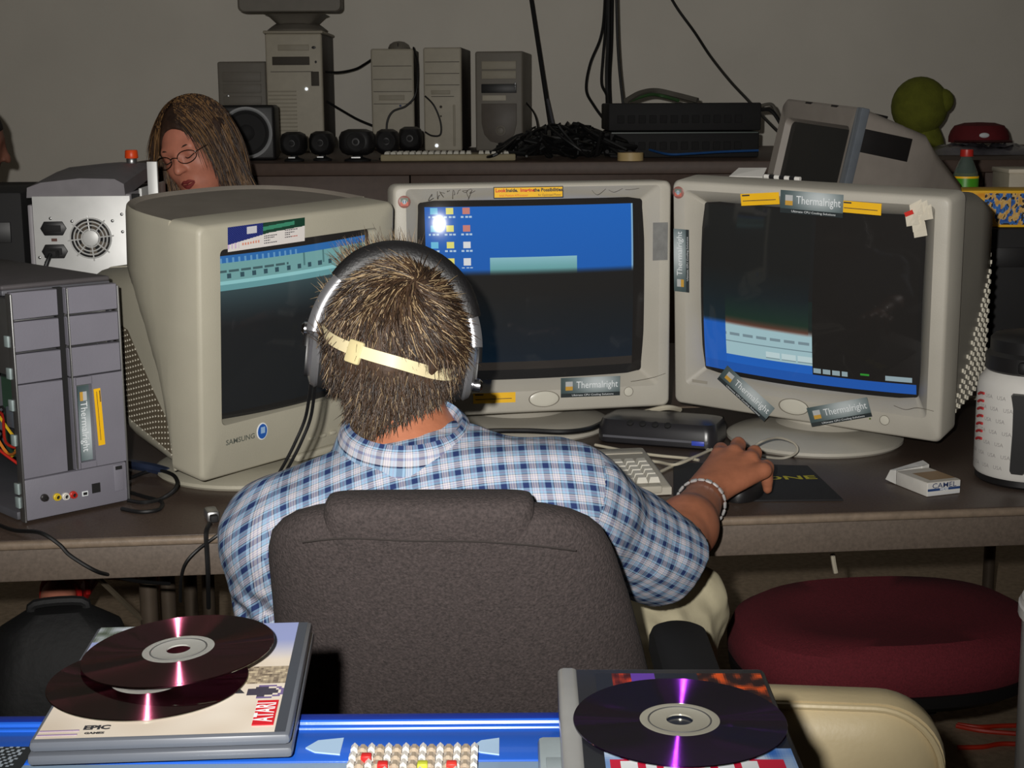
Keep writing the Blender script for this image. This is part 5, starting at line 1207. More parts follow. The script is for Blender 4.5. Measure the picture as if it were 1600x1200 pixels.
while len(rt) < 4200:
    sx = rng.choice([-1, 1]); a = rng.uniform(0.05, 1.55); b = rng.uniform(-1.2, 1.25)
    d = np.array([sx * math.sin(a) * math.cos(b), math.sin(b) * (0.35 + 0.65 * math.sin(a)), math.cos(a)]); d /= np.linalg.norm(d)
    if d[1] > 0.42 and d[2] < 0.50 and abs(d[0]) < 0.60: continue
    p = np.array([0.0905, 0.1065, 0.1055]) * d + np.array([0, -0.008, 0.022])
    rt.append(np.array(WL(*p))); fr = max(0.0, d[1])
    dr.append(Rwn @ (np.array([sx * (0.95 - 0.75 * math.sin(a) + 0.35 * fr), 0.05 - 0.2 * fr, -0.25 - 0.7 * math.sin(a)]) + d * 0.10 + rng.normal(size=3) * 0.04)); ln.append(rng.uniform(0.06, 0.15)); cu.append(np.array([0, 0, -1.3]) - Rwn @ d * 0.10); cl.append(wcol())
for k in range(2200):
    sx = rng.choice([-1, 1]); t = rng.uniform(-0.1, 0.9); th = rng.uniform(0, 2 * math.pi); r_ = 0.0315
    c0 = np.array([sx * (0.070 + 0.018 * t), 0.012 + 0.016 * t, 0.03 - 0.16 * t]); off_ = np.array([math.cos(th), math.sin(th), 0]) * r_
    rt.append(np.array(WL(*(c0 + off_)))); dr.append(Rwn @ (np.array([sx * 0.10, 0.08, -1.0]) + off_ * 2 + rng.normal(size=3) * 0.04)); ln.append(rng.uniform(0.05, 0.11)); cu.append(np.array([0, 0, -0.4])); cl.append(wcol())
strands('hair_strands', rt, dr, ln, 0.0012, cl, M_HAIR, wo, WO, wob=0.1, segs=6, curl=np.array(cu))
gl = thing('eyeglasses', 'thin dark oval eyeglasses on the woman\'s face', 'glasses', Wc)
M_GF = mat('dark_wire_frame', (60, 48, 42), 0.3, 0.7); gM = Rq.to_4x4() @ Matrix.Scale(1.04, 4)
for sx in (-1, 1):
    MB(gM).tube([(sx * 0.0325 + 0.0235 * math.cos(t), 0.107 - 0.010 * abs(math.cos(t) * (1 if math.cos(t) * sx > 0 else 0)), 0.000 + 0.0145 * math.sin(t)) for t in np.linspace(0, 2 * math.pi, 31)], 0.0012, 6).build('rim', M_GF, gl)
    MB(gM).tube([(sx * 0.056, 0.097, 0.004), (sx * 0.072, 0.080, 0.008), (sx * 0.080, 0.02, 0.008), (sx * 0.079, -0.01, 0.0)], 0.0012, 6, sm=4).build('temple', M_GF, gl)
    MB(gM).lathe([(1.0, 0), (0.5, 0.06), (0.01, 0.07)], 28, T(sx * 0.0325, 0.1035, 0) @ RX(-90) @ Matrix.Diagonal((0.0232, 0.0142, 0.01, 1)), False).build('lens', mat('clear_lens', (255, 255, 255), 0.02, var=0, trans=1.0, alpha=0.25), gl)
    MB(gM).sph((sx * 0.0565, 0.0985, 0.005), 0.0022, 10).build('hinge', M_CHROME, gl)
MB(gM).tube([(-0.010, 0.108, 0.003), (0, 0.111, 0.006), (0.010, 0.108, 0.003)], 0.0012, 6, sm=4).build('bridge', M_GF, gl)

# ================================================================ third person, cut by the left edge
TO = Vector((-1.48, 4.05, 0))
t3p = thing('person', 'dark-haired person half out of the picture at the far left', 'person', TO)
Tc = P(-52, 222, 4.0); Rt = (RZ(-75) @ RX(-12)).to_3x3()
pr, TL_ = face_prims(Tc, Rt)
pr += [cap(TL_(0, -0.02, -0.06), (Tc.x - 0.03, 4.02, 1.10), 0.052, 0.056, 0.03), cap((Tc.x - 0.04, 3.84, 1.03), (Tc.x - 0.04, 4.22, 1.03), 0.055, 0.055, 0.06), ell((Tc.x - 0.06, 4.03, 0.84), (0.11, 0.17, 0.22), None, 0.05), ell((Tc.x - 0.06, 4.03, 0.60), (0.12, 0.16, 0.16), None, 0.05)]
for sy in (-1, 1):
    y0 = 4.03 + sy * 0.19; el = Vector((Tc.x - 0.02, y0 + sy * 0.05, 0.80)); hd = Vector((Tc.x + 0.22, y0 - sy * 0.04, 0.72))
    pr += [cap((Tc.x - 0.04, y0, 1.02), el, 0.046, 0.04, 0.03), cap(el, hd, 0.04, 0.026, 0.02)]
    for k in range(4): pr.append(cap(hd, hd + Vector((0.13 - 0.008 * abs(k - 1.5), 0.018 * (k - 1.5), -0.02)), 0.014, 0.008, 0.006))
    pr.append(cap(hd, hd + Vector((0.06, -sy * 0.05, -0.01)), 0.013, 0.008, 0.006))
    kn = Vector((Tc.x + 0.36, 4.03 + sy * 0.12, 0.52)); pr += [cap((Tc.x - 0.06, 4.03 + sy * 0.1, 0.52), kn, 0.08, 0.06, 0.04), cap(kn, kn + Vector((-0.02, 0, -0.42)), 0.055, 0.04, 0.03), cap(kn + Vector((-0.02, 0, -0.46)), kn + Vector((0.12, 0, -0.48)), 0.036, 0.028, 0.02)]
soft('body', pr, 0.007, mat('shaded_skin', (128, 84, 68), 0.5), t3p, TO)
R3t = [[Rt[i][j] for j in range(3)] for i in range(3)]
soft('hair', [ell(TL_(0, -0.008, 0.022), (0.082, 0.100, 0.098), R3t, 0.02), ell(TL_(0, 0.09, -0.03), (0.075, 0.07, 0.075), R3t, 0.01, 's')], 0.006, mat('dark_hair', (34, 28, 26), 0.7, var=0.3, bump=0.6), t3p, TO)
soft('shirt', [ell((Tc.x - 0.06, 4.03, 0.84), (0.125, 0.185, 0.235), None, 0.05), ell((Tc.x - 0.06, 4.03, 0.60), (0.135, 0.175, 0.17), None, 0.05), cap((Tc.x - 0.04, 3.84, 1.03), (Tc.x - 0.04, 4.22, 1.03), 0.062, 0.062, 0.06)], 0.01, M_DTOP, t3p, TO)
# ================================================================ along the back wall
M_BEIGE = mat('beige_case_plastic', (168, 160, 142), 0.55, var=0.05)
M_BEIGE2 = mat('pale_beige_plastic', (190, 182, 164), 0.55, var=0.05)
M_GREYC = mat('grey_case_plastic', (126, 120, 110), 0.55, var=0.05)
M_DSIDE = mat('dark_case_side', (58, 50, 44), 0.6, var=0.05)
M_LINE = mat('seam_grey', (72, 66, 58), 0.7, var=0)
M_LED = mat('lit_white_led', (235, 240, 245), 0.3, var=0, emit=0.9)
M_LEDB = mat('lit_blue_led', (170, 215, 240), 0.3, var=0, emit=0.7)
def rear_tower(label, xl, xr, ytop, Yb, m, features, depth=0.36, rz=0.0, name='computer_tower'):
    a = P(xl, 240, Yb); b = P(xr, 240, Yb); w_ = b.x - a.x; top = P((xl + xr) / 2, ytop, Yb).z; h_ = top - CZ
    t = thing(name, label, 'computer', ((a.x + b.x) / 2, Yb, CZ), rz, 'tower computers along the back wall')
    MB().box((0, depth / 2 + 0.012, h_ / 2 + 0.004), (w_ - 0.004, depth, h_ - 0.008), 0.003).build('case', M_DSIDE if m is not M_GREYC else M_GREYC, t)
    for fx in (-1, 1):
        for fy in (0.05, depth - 0.05): MB().cyl((fx * w_ * 0.35, fy, 0), (fx * w_ * 0.35, fy, 0.009), 0.012, n=10).build('foot', M_BLACKM, t)
    MB().box((0, 0, h_ / 2), (w_, 0.03, h_ - 0.002), 0.008, 3).build('front_bezel', m, t)
    for kind, u, v, du, dv, mm in features:
        c = (u * w_ / 2, -0.0165, v * h_); s_ = (du * w_, 0.005, dv * h_)
        if kind == 'box': MB().box(c, s_, 0.0015).build('bay_cover' if mm in (M_BEIGE, M_BEIGE2, M_GREYC) else 'drive_slot', mm, t)
        elif kind == 'line': MB().box(c, (du * w_, 0.004, 0.0022)).build('panel_seam', mm, t)
        elif kind == 'dot': MB().lathe([(dv * h_, 0), (dv * h_ * 0.9, 0.004), (0.001, 0.005)], 16, T(c[0], -0.0145, c[2]) @ UP @ Matrix.Diagonal((du, 1, 1, 1))).build('button', mm, t)
    return t, w_, h_
L_ = M_LINE
rear_tower('small grey tower computer half behind the round subwoofer', 346, 421, 96, 6.0, M_GREYC, [('box', 0, 0.83, 0.78, 0.11, M_GREYC), ('box', 0, 0.70, 0.78, 0.10, M_GREYC), ('box', 0, 0.57, 0.78, 0.09, M_GREYC), ('dot', -0.6, 0.62, 1, 0.016, M_STEEL), ('box', -0.1, 0.50, 0.5, 0.03, M_BEIGE)])
tt, tw_, th_ = rear_tower('tall ribbed tower computer with a monitor standing on top of it', 421, 508, 52, 5.85, M_BEIGE2, [('box', 0.0, 0.88, 0.55, 0.05, M_BEIGE), ('box', -0.1, 0.77, 0.66, 0.07, L_), ('dot', 0.72, 0.88, 1.6, 0.012, M_BLACK), ('dot', 0.78, 0.76, 0.8, 0.012, M_BLACK), ('line', -0.08, 0.68, 0.75, 0, L_), ('dot', 0.42, 0.535, 1, 0.014, M_LED), ('box', 0.74, 0.62, 0.14, 0.12, L_)])
for k in range(13): MB().box((-0.22 * tw_, -0.0175, th_ * (0.12 + 0.033 * k)), (tw_ * 0.5, 0.006, 0.005), 0.001, 1).build('rib', M_BEIGE, tt)
MB().box((0, 0.17, th_ + 0.004), (tw_ * 1.06, 0.38, 0.012), 0.005).build('top_cap', M_BEIGE, tt)
rear_tower('plain beige tower computer with a mouse lying on its top', 583, 649, 76, 6.05, M_BEIGE2, [('line', 0, 0.83, 0.9, 0, L_), ('line', 0, 0.70, 0.9, 0, L_), ('line', 0, 0.58, 0.9, 0, L_), ('line', 0, 0.46, 0.9, 0, L_), ('dot', 0.0, 0.11, 1.8, 0.014, M_LEDB), ('dot', 0.35, 0.44, 1.0, 0.012, mat('blue_button', (60, 74, 120), 0.4)), ('box', -0.05, 0.52, 0.6, 0.05, M_BEIGE), ('line', -0.1, 0.07, 0.5, 0, L_)])
rear_tower('cream tower computer with one white light low on its front', 664, 723, 74, 5.9, M_BEIGE2, [('line', 0, 0.86, 0.9, 0, L_), ('line', 0, 0.75, 0.9, 0, L_), ('line', 0, 0.64, 0.9, 0, L_), ('box', -0.1, 0.57, 0.5, 0.04, M_BEIGE), ('line', 0, 0.53, 0.6, 0, L_), ('dot', -0.1, 0.43, 1, 0.014, L_), ('dot', -0.1, 0.34, 1, 0.009, L_), ('dot', -0.35, 0.055, 1, 0.018, M_LED), ('box', 0.6, 0.25, 0.06, 0.4, M_BEIGE)], rz=-4)
ft, fw, fh = rear_tower('grey tower computer with an oval lower panel and dark drive slot', 744, 818, 80, 5.85, M_GREYC, [('box', 0, 0.86, 0.72, 0.08, M_BEIGE), ('box', 0, 0.765, 0.72, 0.08, M_BEIGE), ('box', 0, 0.63, 0.74, 0.09, M_BLACK), ('box', 0.68, 0.65, 0.04, 0.08, M_STEEL), ('box', -0.2, 0.535, 0.5, 0.055, M_BEIGE2)], rz=-6)
MB().prism([(0.37 * fw * x, y) for x, y in [(-1, 0.48 * fh), (1, 0.48 * fh), (1, 0.28 * fh), (0.85, 0.17 * fh), (0.5, 0.10 * fh), (0, 0.08 * fh), (-0.5, 0.10 * fh), (-0.85, 0.17 * fh), (-1, 0.28 * fh)]], 0, 0.006, T(0, -0.014, 0) @ UP, 0.002).build('oval_panel', mat('taupe_panel', (96, 88, 80), 0.5), ft)
MB().lathe([(0.020, 0), (0.020, 0.004), (0.014, 0.006), (0.011, 0.004), (0.003, 0.006)], 24, T(0.006, -0.019, 0.21 * fh) @ UP).build('round_emblem', M_GREYC, ft)
# mouse on the plain beige tower
q = P(622, 74, 6.15); mz = P(616, 76, 6.05).z
mo = thing('computer_mouse', 'grey mouse resting on top of the plain beige tower', 'mouse', (q.x, 6.2, mz + 0.0))
MB().loft([[(0.045 * k * math.cos(t), 0.06 * k * math.sin(t), z) for t in np.linspace(0, 2 * math.pi, 24, endpoint=False)] for z, k in ((0, 0.95), (0.008, 1), (0.022, 0.85), (0.032, 0.5), (0.035, 0.1))]).build('mouse_body', M_GREYC, mo)
MB().box((0, -0.045, 0.019), (0.003, 0.03, 0.014), 0.001).build('button_split', M_BLACKM, mo)
# monitor on the tall tower
tp0 = tt.location.x; mbz = P(465, 51, 5.85).z + 0.010
mm_ = thing('crt_monitor', 'grey monitor standing on the tall ribbed tower, cut by the top edge', 'monitor', (tp0 - 0.005, 6.0, mbz))
MB().lathe([(0.115, 0), (0.118, 0.006), (0.10, 0.020), (0.085, 0.030)], 36).build('base', M_GREYC, mm_)
MB().loft([[(x, y, z) for x, y in rr(w_, d_, 0.04, 6)] for w_, d_, z in ((0.15, 0.15, 0.028), (0.21, 0.20, 0.058), (0.24, 0.22, 0.064))]).build('swivel', M_GREYC, mm_)
MB().loft([[(x, -0.19, 0.065 + 0.19 + z) for x, z in rr(0.385, 0.37, 0.02, 5)], [(x, -0.20, 0.065 + 0.19 + z) for x, z in rr(0.395, 0.38, 0.02, 5)], [(x, -0.13, 0.065 + 0.19 + z) for x, z in rr(0.395, 0.38, 0.02, 5)], [(x, 0.0, 0.065 + 0.185 + z) for x, z in rr(0.36, 0.34, 0.04, 5)], [(x, 0.17, 0.065 + 0.17 + z) for x, z in rr(0.24, 0.22, 0.05, 5)]]).build('housing', M_GREYC, mm_)
MB().loft([[(x, -0.201, 0.27 + z) for x, z in rr(0.33, 0.26, 0.02, 5)], [(x, -0.196, 0.27 + z) for x, z in rr(0.31, 0.24, 0.02, 5)]], False, True).build('screen', mat('dark_glass', (22, 24, 26), 0.1), mm_)

# subwoofer with its round driver
sa, sb = P(337, 240, 5.0), P(431, 240, 5.0)
sw_ = thing('subwoofer', 'black subwoofer box with a silver ring round its driver', 'speaker', ((sa.x + sb.x) / 2, 5.0, CZ), 6)
swd = sb.x - sa.x; swh = P(380, 164, 5.0).z - CZ
MB().box((0, 0.14, swh / 2), (swd, 0.28, swh), 0.012, 3).build('cabinet', M_BLACK, sw_)
MB().lathe([(0.086, 0), (0.086, 0.008), (0.080, 0.012), (0.075, 0.006), (0.075, 0.0)], 48, T(0.005, 0.002, swh * 0.50) @ UP, False).build('driver_ring', mat('satin_ring', (196, 198, 200), 0.4, 0.3, var=0), sw_)
MB().lathe([(0.075, 0.004), (0.068, 0.007), (0.060, 0.003), (0.03, -0.004 + 0.006), (0.022, 0.008), (0.001, 0.012)], 40, T(0.005, 0.0, swh * 0.50) @ UP).build('driver_cone', M_BLACKM, sw_)
# satellite speakers: rounded pods on feet
def sat(label, x, ybase, w_px, h_px, Y, shape):
    s0 = P(x, ybase, Y); k = Y * 1.02 / FPX; w_, h_ = w_px * k, h_px * k
    t = thing('satellite_speaker', label, 'speaker', (s0.x, Y, CZ), 0, 'small black speakers on the back counter')
    MB().lathe([(w_ * 0.36, 0), (w_ * 0.38, 0.006), (w_ * 0.15, 0.014), (w_ * 0.12, 0.03)], 20).build('stand', M_BLACKM, t)
    e = 0.55 if shape == 'box' else 0.8
    MB().loft([[(w_ / 2 * f * math.copysign(abs(math.cos(a)) ** e, math.cos(a)), 0.055 * f * math.copysign(abs(math.sin(a)) ** e, math.sin(a)), 0.02 + (h_ - 0.02) * v) for a in np.linspace(0, 2 * math.pi, 28, endpoint=False)] for v, f in ((0, 0.55), (0.1, 0.85), (0.3, 1), (0.7, 1), (0.9, 0.86), (1, 0.5))]).build('pod', M_BLACK, t)
    MB().lathe([(h_ * 0.30, 0), (h_ * 0.30, 0.006), (h_ * 0.26, 0.008), (h_ * 0.10, 0.002), (0.002, 0.005)], 28, T(0, -0.052, 0.02 + (h_ - 0.02) * 0.52) @ UP).build('grille', M_BLACKM, t)
    MB().box((0, -0.058, 0.014), (w_ * 0.25, 0.004, 0.004)).build('badge', M_STEEL, t)
sat('round black satellite speaker next to the subwoofer', 460, 250, 40, 44, 4.92, 'round')
sat('black satellite speaker second from the subwoofer', 504, 250, 38, 44, 4.96, 'round')
sat('wide black centre speaker with a silver badge', 559, 250, 54, 48, 4.90, 'box')
sat('black satellite speaker right of the wide centre speaker', 606, 250, 36, 46, 5.0, 'round')
sat('squarish black speaker in front of the cream tower', 642, 240, 36, 44, 5.35, 'box')
# flat keyboard on the counter edge
k0 = P(700, 252, 4.86)
fk = thing('keyboard', 'worn beige keyboard lying on the back counter', 'keyboard', (k0.x, 4.92, CZ), 1)
MB().box((0, 0, 0.012), (0.44, 0.17, 0.022), 0.005).build('case', mat('worn_beige', (150, 138, 108), 0.6), fk)
for r_ in range(5):
    for c_ in range(20): 
        if c_ in (14,): continue
        o = bpy.data.objects.new('key', KM[(round(u_ - 0.0012, 4), 0.0178)]); COL.objects.link(o); o.parent = fk; o.location = (-0.2 + 0.0205 * c_, -0.055 + 0.026 * r_, 0.022)
# leaning pole
a = P(866, 212, 5.9); pole = thing('leaning_pole', 'thin dark pole leaning against the back wall', 'pole', (a.x, 5.9, CZ))
tpx = P(826, -20, 6.4) - Vector((a.x, 5.9, CZ)); d2 = tpx * 1.5
if d2.z > 1.45: d2 = tpx * (1.45 / tpx.z)
d2.y = min(d2.y, 0.52)
MB().tube([(0, 0, 0.0), tuple(d2)], 0.0095, 10).build('rod', M_BLACKM, pole)
MB().tube([(0.018, -0.004, 0.0), tuple(d2 * 0.20 + Vector((0.004, -0.012, 0)))], 0.006, 8).build('side_rod', M_GVD, pole)
# cables down the wall
def hang(label, pts, r=0.006, Y=6.3, m=M_CABLE):
    return cable('hanging_cable', label, [P(x, y, Y - 0.02 * i) for i, (x, y) in enumerate(pts)], r, m, 'cables hanging down the back wall')
hang('black cable hanging furthest left, bowing out in a wide loop', [(947, -60), (944, 20), (938, 60), (922, 100), (916, 140), (928, 165), (946, 190), (955, 205)])
hang('black cable hanging straight, second from the left of the bundle', [(950, -60), (946, 40), (942, 90), (940, 130), (948, 150), (949, 180), (948, 200)])
hang('thick black cable in the middle of the hanging bundle', [(952, -60), (951, 60), (949, 120), (952, 200)], 0.011)
hang('black cable hanging right of the thick one', [(958, -60), (956, 60), (953, 120), (954, 160), (955, 200)])
hang('black cable hanging at the right of the bundle, swinging outward', [(962, -60), (964, 40), (967, 100), (972, 150), (978, 200), (984, 238)], 0.005, 5.6)
cable('hanging_cable', 'black cable crossing the wall diagonally down to the black rack', [P(1030, -40, 6.4), P(1055, 8, 6.35), P(1085, 50, 6.3), P(1110, 88, 6.2), P(1140, 126, 6.0), P(1168, 156, 5.8), P(1190, 180, 5.6), P(1215, 205, 5.4), P(1228, 214, 5.3)], 0.006, M_CABLE, 'cables hanging down the back wall')
# stacked black rack units
ra, rb_ = P(952, 240, 5.0), P(1192, 240, 5.0); rw = rb_.x - ra.x; rh = P(1070, 158, 5.0).z - CZ - 0.004
rk = thing('network_switch', 'upper black rack unit of the dark stack on the back counter', 'network switch', ((ra.x + rb_.x) / 2, 5.15, CZ + rh * 0.48), 0)
MB().box((0, 0.1, rh * 0.26), (rw, 0.40, rh * 0.50), 0.006).build('case', M_BLACKM, rk)
for k in range(12): MB().box((-rw * 0.42 + rw * 0.07 * k, -0.101, rh * 0.22), (rw * 0.045, 0.006, rh * 0.14), 0.001, 1).build('port', M_HOLE, rk)
rk2 = thing('network_switch', 'lower black rack unit under the other one on the back counter', 'network switch', ((ra.x + rb_.x) / 2, 5.15, CZ), 0)
MB().box((0, 0.1, rh * 0.24), (rw * 0.98, 0.40, rh * 0.472), 0.006).build('case', M_BLACKM, rk2)
for k in range(12): MB().box((-rw * 0.42 + rw * 0.07 * k, -0.101, rh * 0.22), (rw * 0.045, 0.006, rh * 0.14), 0.001, 1).build('port', M_HOLE, rk2)
MB().box((0, -0.103, rh * 0.455), (rw * 0.96, 0.004, 0.004)).build('trim_line', mat('dull_green_trim', (62, 76, 70), 0.4), rk2)
cable('grey_cable', 'bundle of grey cables arching over the black rack', [P(978, 158, 5.1), P(1000, 146, 5.15), P(1025, 142, 5.2), P(1055, 148, 5.2), P(1090, 157, 5.15)], 0.010, mat('dull_grey_cable', (96, 92, 84), 0.5))
cable('green_cable', 'dull green cable arching over the black rack', [P(985, 157, 5.12), P(1015, 148, 5.17), P(1035, 150, 5.2), P(1060, 157, 5.15)], 0.006, mat('green_cable', (60, 92, 54), 0.5))
cable('grey_cable', 'grey cable springing out right of the black rack', [P(1180, 168, 5.1), P(1205, 163, 5.1), P(1214, 178, 5.1), P(1224, 195, 5.1), P(1240, 206, 5.1)], 0.006, mat('dull_grey_cable', (96, 92, 84), 0.5))
cable('black_cable', 'black cable curling down the right end of the rack', [P(1186, 172, 5.08), P(1204, 172, 5.08), P(1218, 190, 5.08), P(1226, 208, 5.08), P(1232, 216, 5.08)], 0.007, M_CABLE)
cable('blue_cable', 'thin blue cable lying along the counter below the rack', [P(1015, 234, 4.95), P(1045, 241, 4.85), P(1080, 240, 4.85), P(1130, 237, 4.88), P(1185, 235, 4.9)], 0.004, mat('blue_cable', (30, 80, 140), 0.5))
tr_ = thing('tape_roll', 'pale roll of tape lying flat on the back counter', 'tape roll', P(985, 246, 4.83)); tr_.location.z = CZ
MB().lathe([(0.026, 0.0), (0.042, 0.0), (0.042, 0.026), (0.026, 0.026), (0.026, 0.0)], 32, cap=False).build('tape', mat('pale_tape', (206, 180, 128), 0.5), tr_)
MB().lathe([(0.0245, 0.0), (0.026, 0.0), (0.026, 0.027), (0.0245, 0.027), (0.0245, 0.0)], 32, cap=False).build('core', mat('card_core', (120, 96, 66), 0.8), tr_)
# the tangle of black leads
tg = MB(); rg = random.Random(12); ct0 = P(850, 235, 5.2)
for i in range(44):
    xa = rg.uniform(800, 955); Yq = rg.uniform(4.9, 5.5); pts = []
    for k in range(6):
        pk2 = P(xa + rg.uniform(-50, 50), 240, Yq + rg.uniform(-0.12, 0.12)); h_ = max(0.014, rg.uniform(-0.02, 0.11) * math.exp(-((pk2.x - P(880, 240, 5.2).x) / 0.22) ** 2) + 0.012)
        pts.append((pk2.x - ct0.x, pk2.y - 5.2, h_))
    tg.tube(pts, rg.choice((0.004, 0.005, 0.007)), 6, sm=5)
tgo = tg.build('cable_tangle', M_CABLE); tgo.location = (ct0.x, 5.2, CZ); tag(tgo, 'heap of tangled black leads on the back counter below the leaning pole', 'cables', kind='stuff')
cable('black_cable', 'black lead looping between the tall tower and the plain beige one, upper', [P(508, 112, 5.95), P(530, 113, 6.0), P(555, 108, 6.1), P(570, 100, 6.15), P(585, 90, 6.2)], 0.005, M_CABLE)
cable('black_cable', 'black lead hanging between the tall tower and the plain beige one, lower', [P(500, 152, 5.95), P(530, 170, 6.0), P(558, 186, 6.05), P(584, 197, 6.08)], 0.005, M_CABLE)
cable('black_cable', 'black lead dropping across the front of the plain beige tower', [P(646, 74, 6.02), P(652, 100, 5.98), P(650, 145, 5.95), P(635, 165, 5.95), P(614, 174, 5.95), P(605, 190, 5.95), P(604, 212, 5.95)], 0.004, M_CABLE)
cable('black_cable', 'thin black lead looping over the cream tower front', [P(664, 150, 5.84), P(678, 165, 5.83), P(688, 190, 5.83), P(688, 210, 5.83), P(675, 212, 5.83), P(664, 206, 5.83)], 0.0035, M_CABLE)
cable('black_cable', 'thin lead arching up right of the grey tower', [P(822, 160, 6.0), P(835, 178, 5.9), P(840, 200, 5.8), P(836, 218, 5.7)], 0.0035, M_CABLE)

# ================================================================ duct-taped monitor on a carton
bc = thing('cardboard_carton', 'plain carton under the duct-taped monitor behind the right screen', 'box', (P(1340, 300, 3.2).x, 3.22, DZ), -10)
MB().box((0, 0, 0.10), (0.34, 0.30, 0.20), 0.003).build('carton', mat('cardboard', (150, 118, 82), 0.8), bc)
MB().box((0, 0, 0.2005), (0.05, 0.30, 0.001)).build('packing_tape', mat('brown_tape', (140, 110, 70), 0.3), bc)
tmx = P(1330, 300, 3.2).x
tm = thing('crt_monitor', 'tilted grey monitor patched with black tape, its screen side turned left', 'monitor', (tmx, 3.20, DZ + 0.2015), 0)
TM = T(0.0, 0, 0.195) @ RY(11.5) @ RZ(-73) @ Matrix.Scale(0.94, 4)
def tring(y, w_, h_, r_, cz=0): return [(x, y, z) for x, z in rr(w_, h_, r_, 5, 0, cz)]
M_TMG = mat('warm_grey_plastic', (140, 132, 124), 0.55, var=0.05)
MB(TM).loft([tring(0.0, 0.34, 0.31, 0.02), tring(-0.12, 0.37, 0.345, 0.02), tring(-0.125, 0.36, 0.335, 0.02), tring(-0.125, 0.30, 0.26, 0.015), tring(-0.11, 0.285, 0.245, 0.015)], False, False).build('bezel', M_TMG, tm)
MB(TM).loft([tring(-0.111, 0.29, 0.25, 0.015), tring(-0.1105, 0.2, 0.15, 0.015)], False, True).build('screen', mat('dark_glass', (22, 24, 26), 0.1), tm)
MB(TM).loft([tring(-0.02, 0.34, 0.315, 0.02), tring(0.06, 0.33, 0.30, 0.02, -0.004), tring(0.10, 0.30, 0.27, 0.03, -0.012), tring(0.22, 0.21, 0.20, 0.04, -0.035), tring(0.225, 0.19, 0.18, 0.04, -0.035)], False, True).build('housing', M_TMG, tm)
M_BTAPE = mat('black_tape', (28, 26, 26), 0.4)
for zc, y1, yy in ((0.105, 0.01, -0.06), (-0.02, -0.03, -0.06)): MB(TM).box((0.180, (yy - 0.06 + y1) / 2, zc), (0.012, y1 - yy + 0.06, 0.05), 0.001).build('tape_strip', M_BTAPE, tm)
MB(TM).box((0.174, -0.118, 0.0), (0.026, 0.020, 0.345), 0.003).build('clear_wrap_edge', mat('clear_film', (150, 158, 168), 0.15, 0.6), tm)
for xx in (-0.06, 0.06): MB(TM).box((xx, -0.06, 0.168), (0.03, 0.13, 0.006), 0.001).build('tape_strip', M_BTAPE, tm)
MB().lathe([(0.12, 0), (0.12, 0.008), (0.08, 0.02), (0.05, 0.045)], 30, T(0.0, 0, 0)).build('base', M_TMG, tm)

# ================================================================ right rear corner
gx = P(1440, 205, 5.6)
pl = thing('plush_toy', 'round olive-green plush toy with a small bump, on the back counter', 'toy', (gx.x, 5.6, CZ))
rb2 = 0.105; pc_ = P(1437, 166, 5.6)
M_PLUSH = mat('olive_plush', (112, 116, 34), 0.95, var=0.15, bump=0.8, bscale=150)
MB().sph((pc_.x - gx.x, 0, pc_.z - CZ), (rb2, rb2 * 0.9, rb2 * 1.04), 28).build('head', M_PLUSH, pl)
pe = P(1475, 158, 5.55); MB().sph((pe.x - gx.x, -0.03, pe.z - CZ), (0.042, 0.04, 0.046), 20).build('ear', M_PLUSH, pl)
MB().loft([[(0.06 * f * math.cos(a) + 0.015, 0.05 * f * math.sin(a), z) for a in np.linspace(0, 2 * math.pi, 20, endpoint=False)] for z, f in ((0, 1.0), (0.02, 1.2), (0.05, 1.1), (0.09, 0.8), (0.12, 0.5))]).build('torso', M_PLUSH, pl)
bgp = P(1500, 228, 5.2)
bag = thing('plastic_bag', 'crumpled shiny plastic bag on the counter under the red cap', 'bag', (P(1530, 228, 5.3).x, 5.3, CZ))
def bagm():
    vs, fs = [], []; nx, ny = 30, 16; rg = random.Random(8)
    for j in range(ny + 1):
        for i in range(nx + 1):
            x = (i / nx - 0.5) * 0.46; y = (j / ny - 0.5) * 0.34; e = max(0, (1 - (2 * x / 0.46) ** 4) * (1 - (2 * y / 0.34) ** 4))
            vs.append((x, y, 0.001 + e * (0.026 + 0.02 * noise.noise(Vector((x * 14, y * 14, 2))) + 0.012 * noise.noise(Vector((x * 40, y * 40, 5))))))
    for j in range(ny):
        for i in range(nx): a = j * (nx + 1) + i; fs.append((a, a + 1, a + nx + 2, a + nx + 1))
    return MB().add(vs, fs)
bagm().build('sack', mat('shiny_grey_plastic', (120, 118, 124), 0.25, 0.2, var=0.3, scale=20), bag)
MB().tube([(0.15, -0.17, 0.01), (0.2, -0.15, 0.03), (0.22, -0.1, 0.012)], 0.006, 6, sm=5).build('tie', mat('yellow_tie', (190, 150, 40), 0.5), bag)
cpz = CZ + 0.052
cp = thing('baseball_cap', 'dark red baseball cap on the plastic bag', 'cap', (P(1532, 215, 5.3).x, 5.32, cpz - 0.012))
MB().loft([[(0.105 * f * math.cos(a), 0.10 * f * math.sin(a), z) for a in np.linspace(0, 2 * math.pi, 32, endpoint=False)] for z, f in ((0, 1.0), (0.02, 1.0), (0.04, 0.94), (0.058, 0.82), (0.068, 0.5), (0.070, 0.08))]).build('crown', mat('dark_red_cotton', (104, 22, 28), 0.85, bump=0.4), cp)
MB().loft([[(0.10 * math.cos(a) * 1.0, 0.095 * math.sin(a), 0.006 + dz), (0.115 * math.cos(a), 0.095 * math.sin(a) - 0.07 * max(0.0, -math.sin(a)), 0.001 + dz)] for dz in (0, 0.004) for a in np.linspace(rad(200), rad(340), 20)], False, False, closed=False).build('peak', mat('dark_red_cotton', (104, 22, 28), 0.85, bump=0.4), cp)
MB().sph((-0.012, -0.100, 0.026), (0.018, 0.004, 0.009), 14).build('emblem', M_INKW, cp)
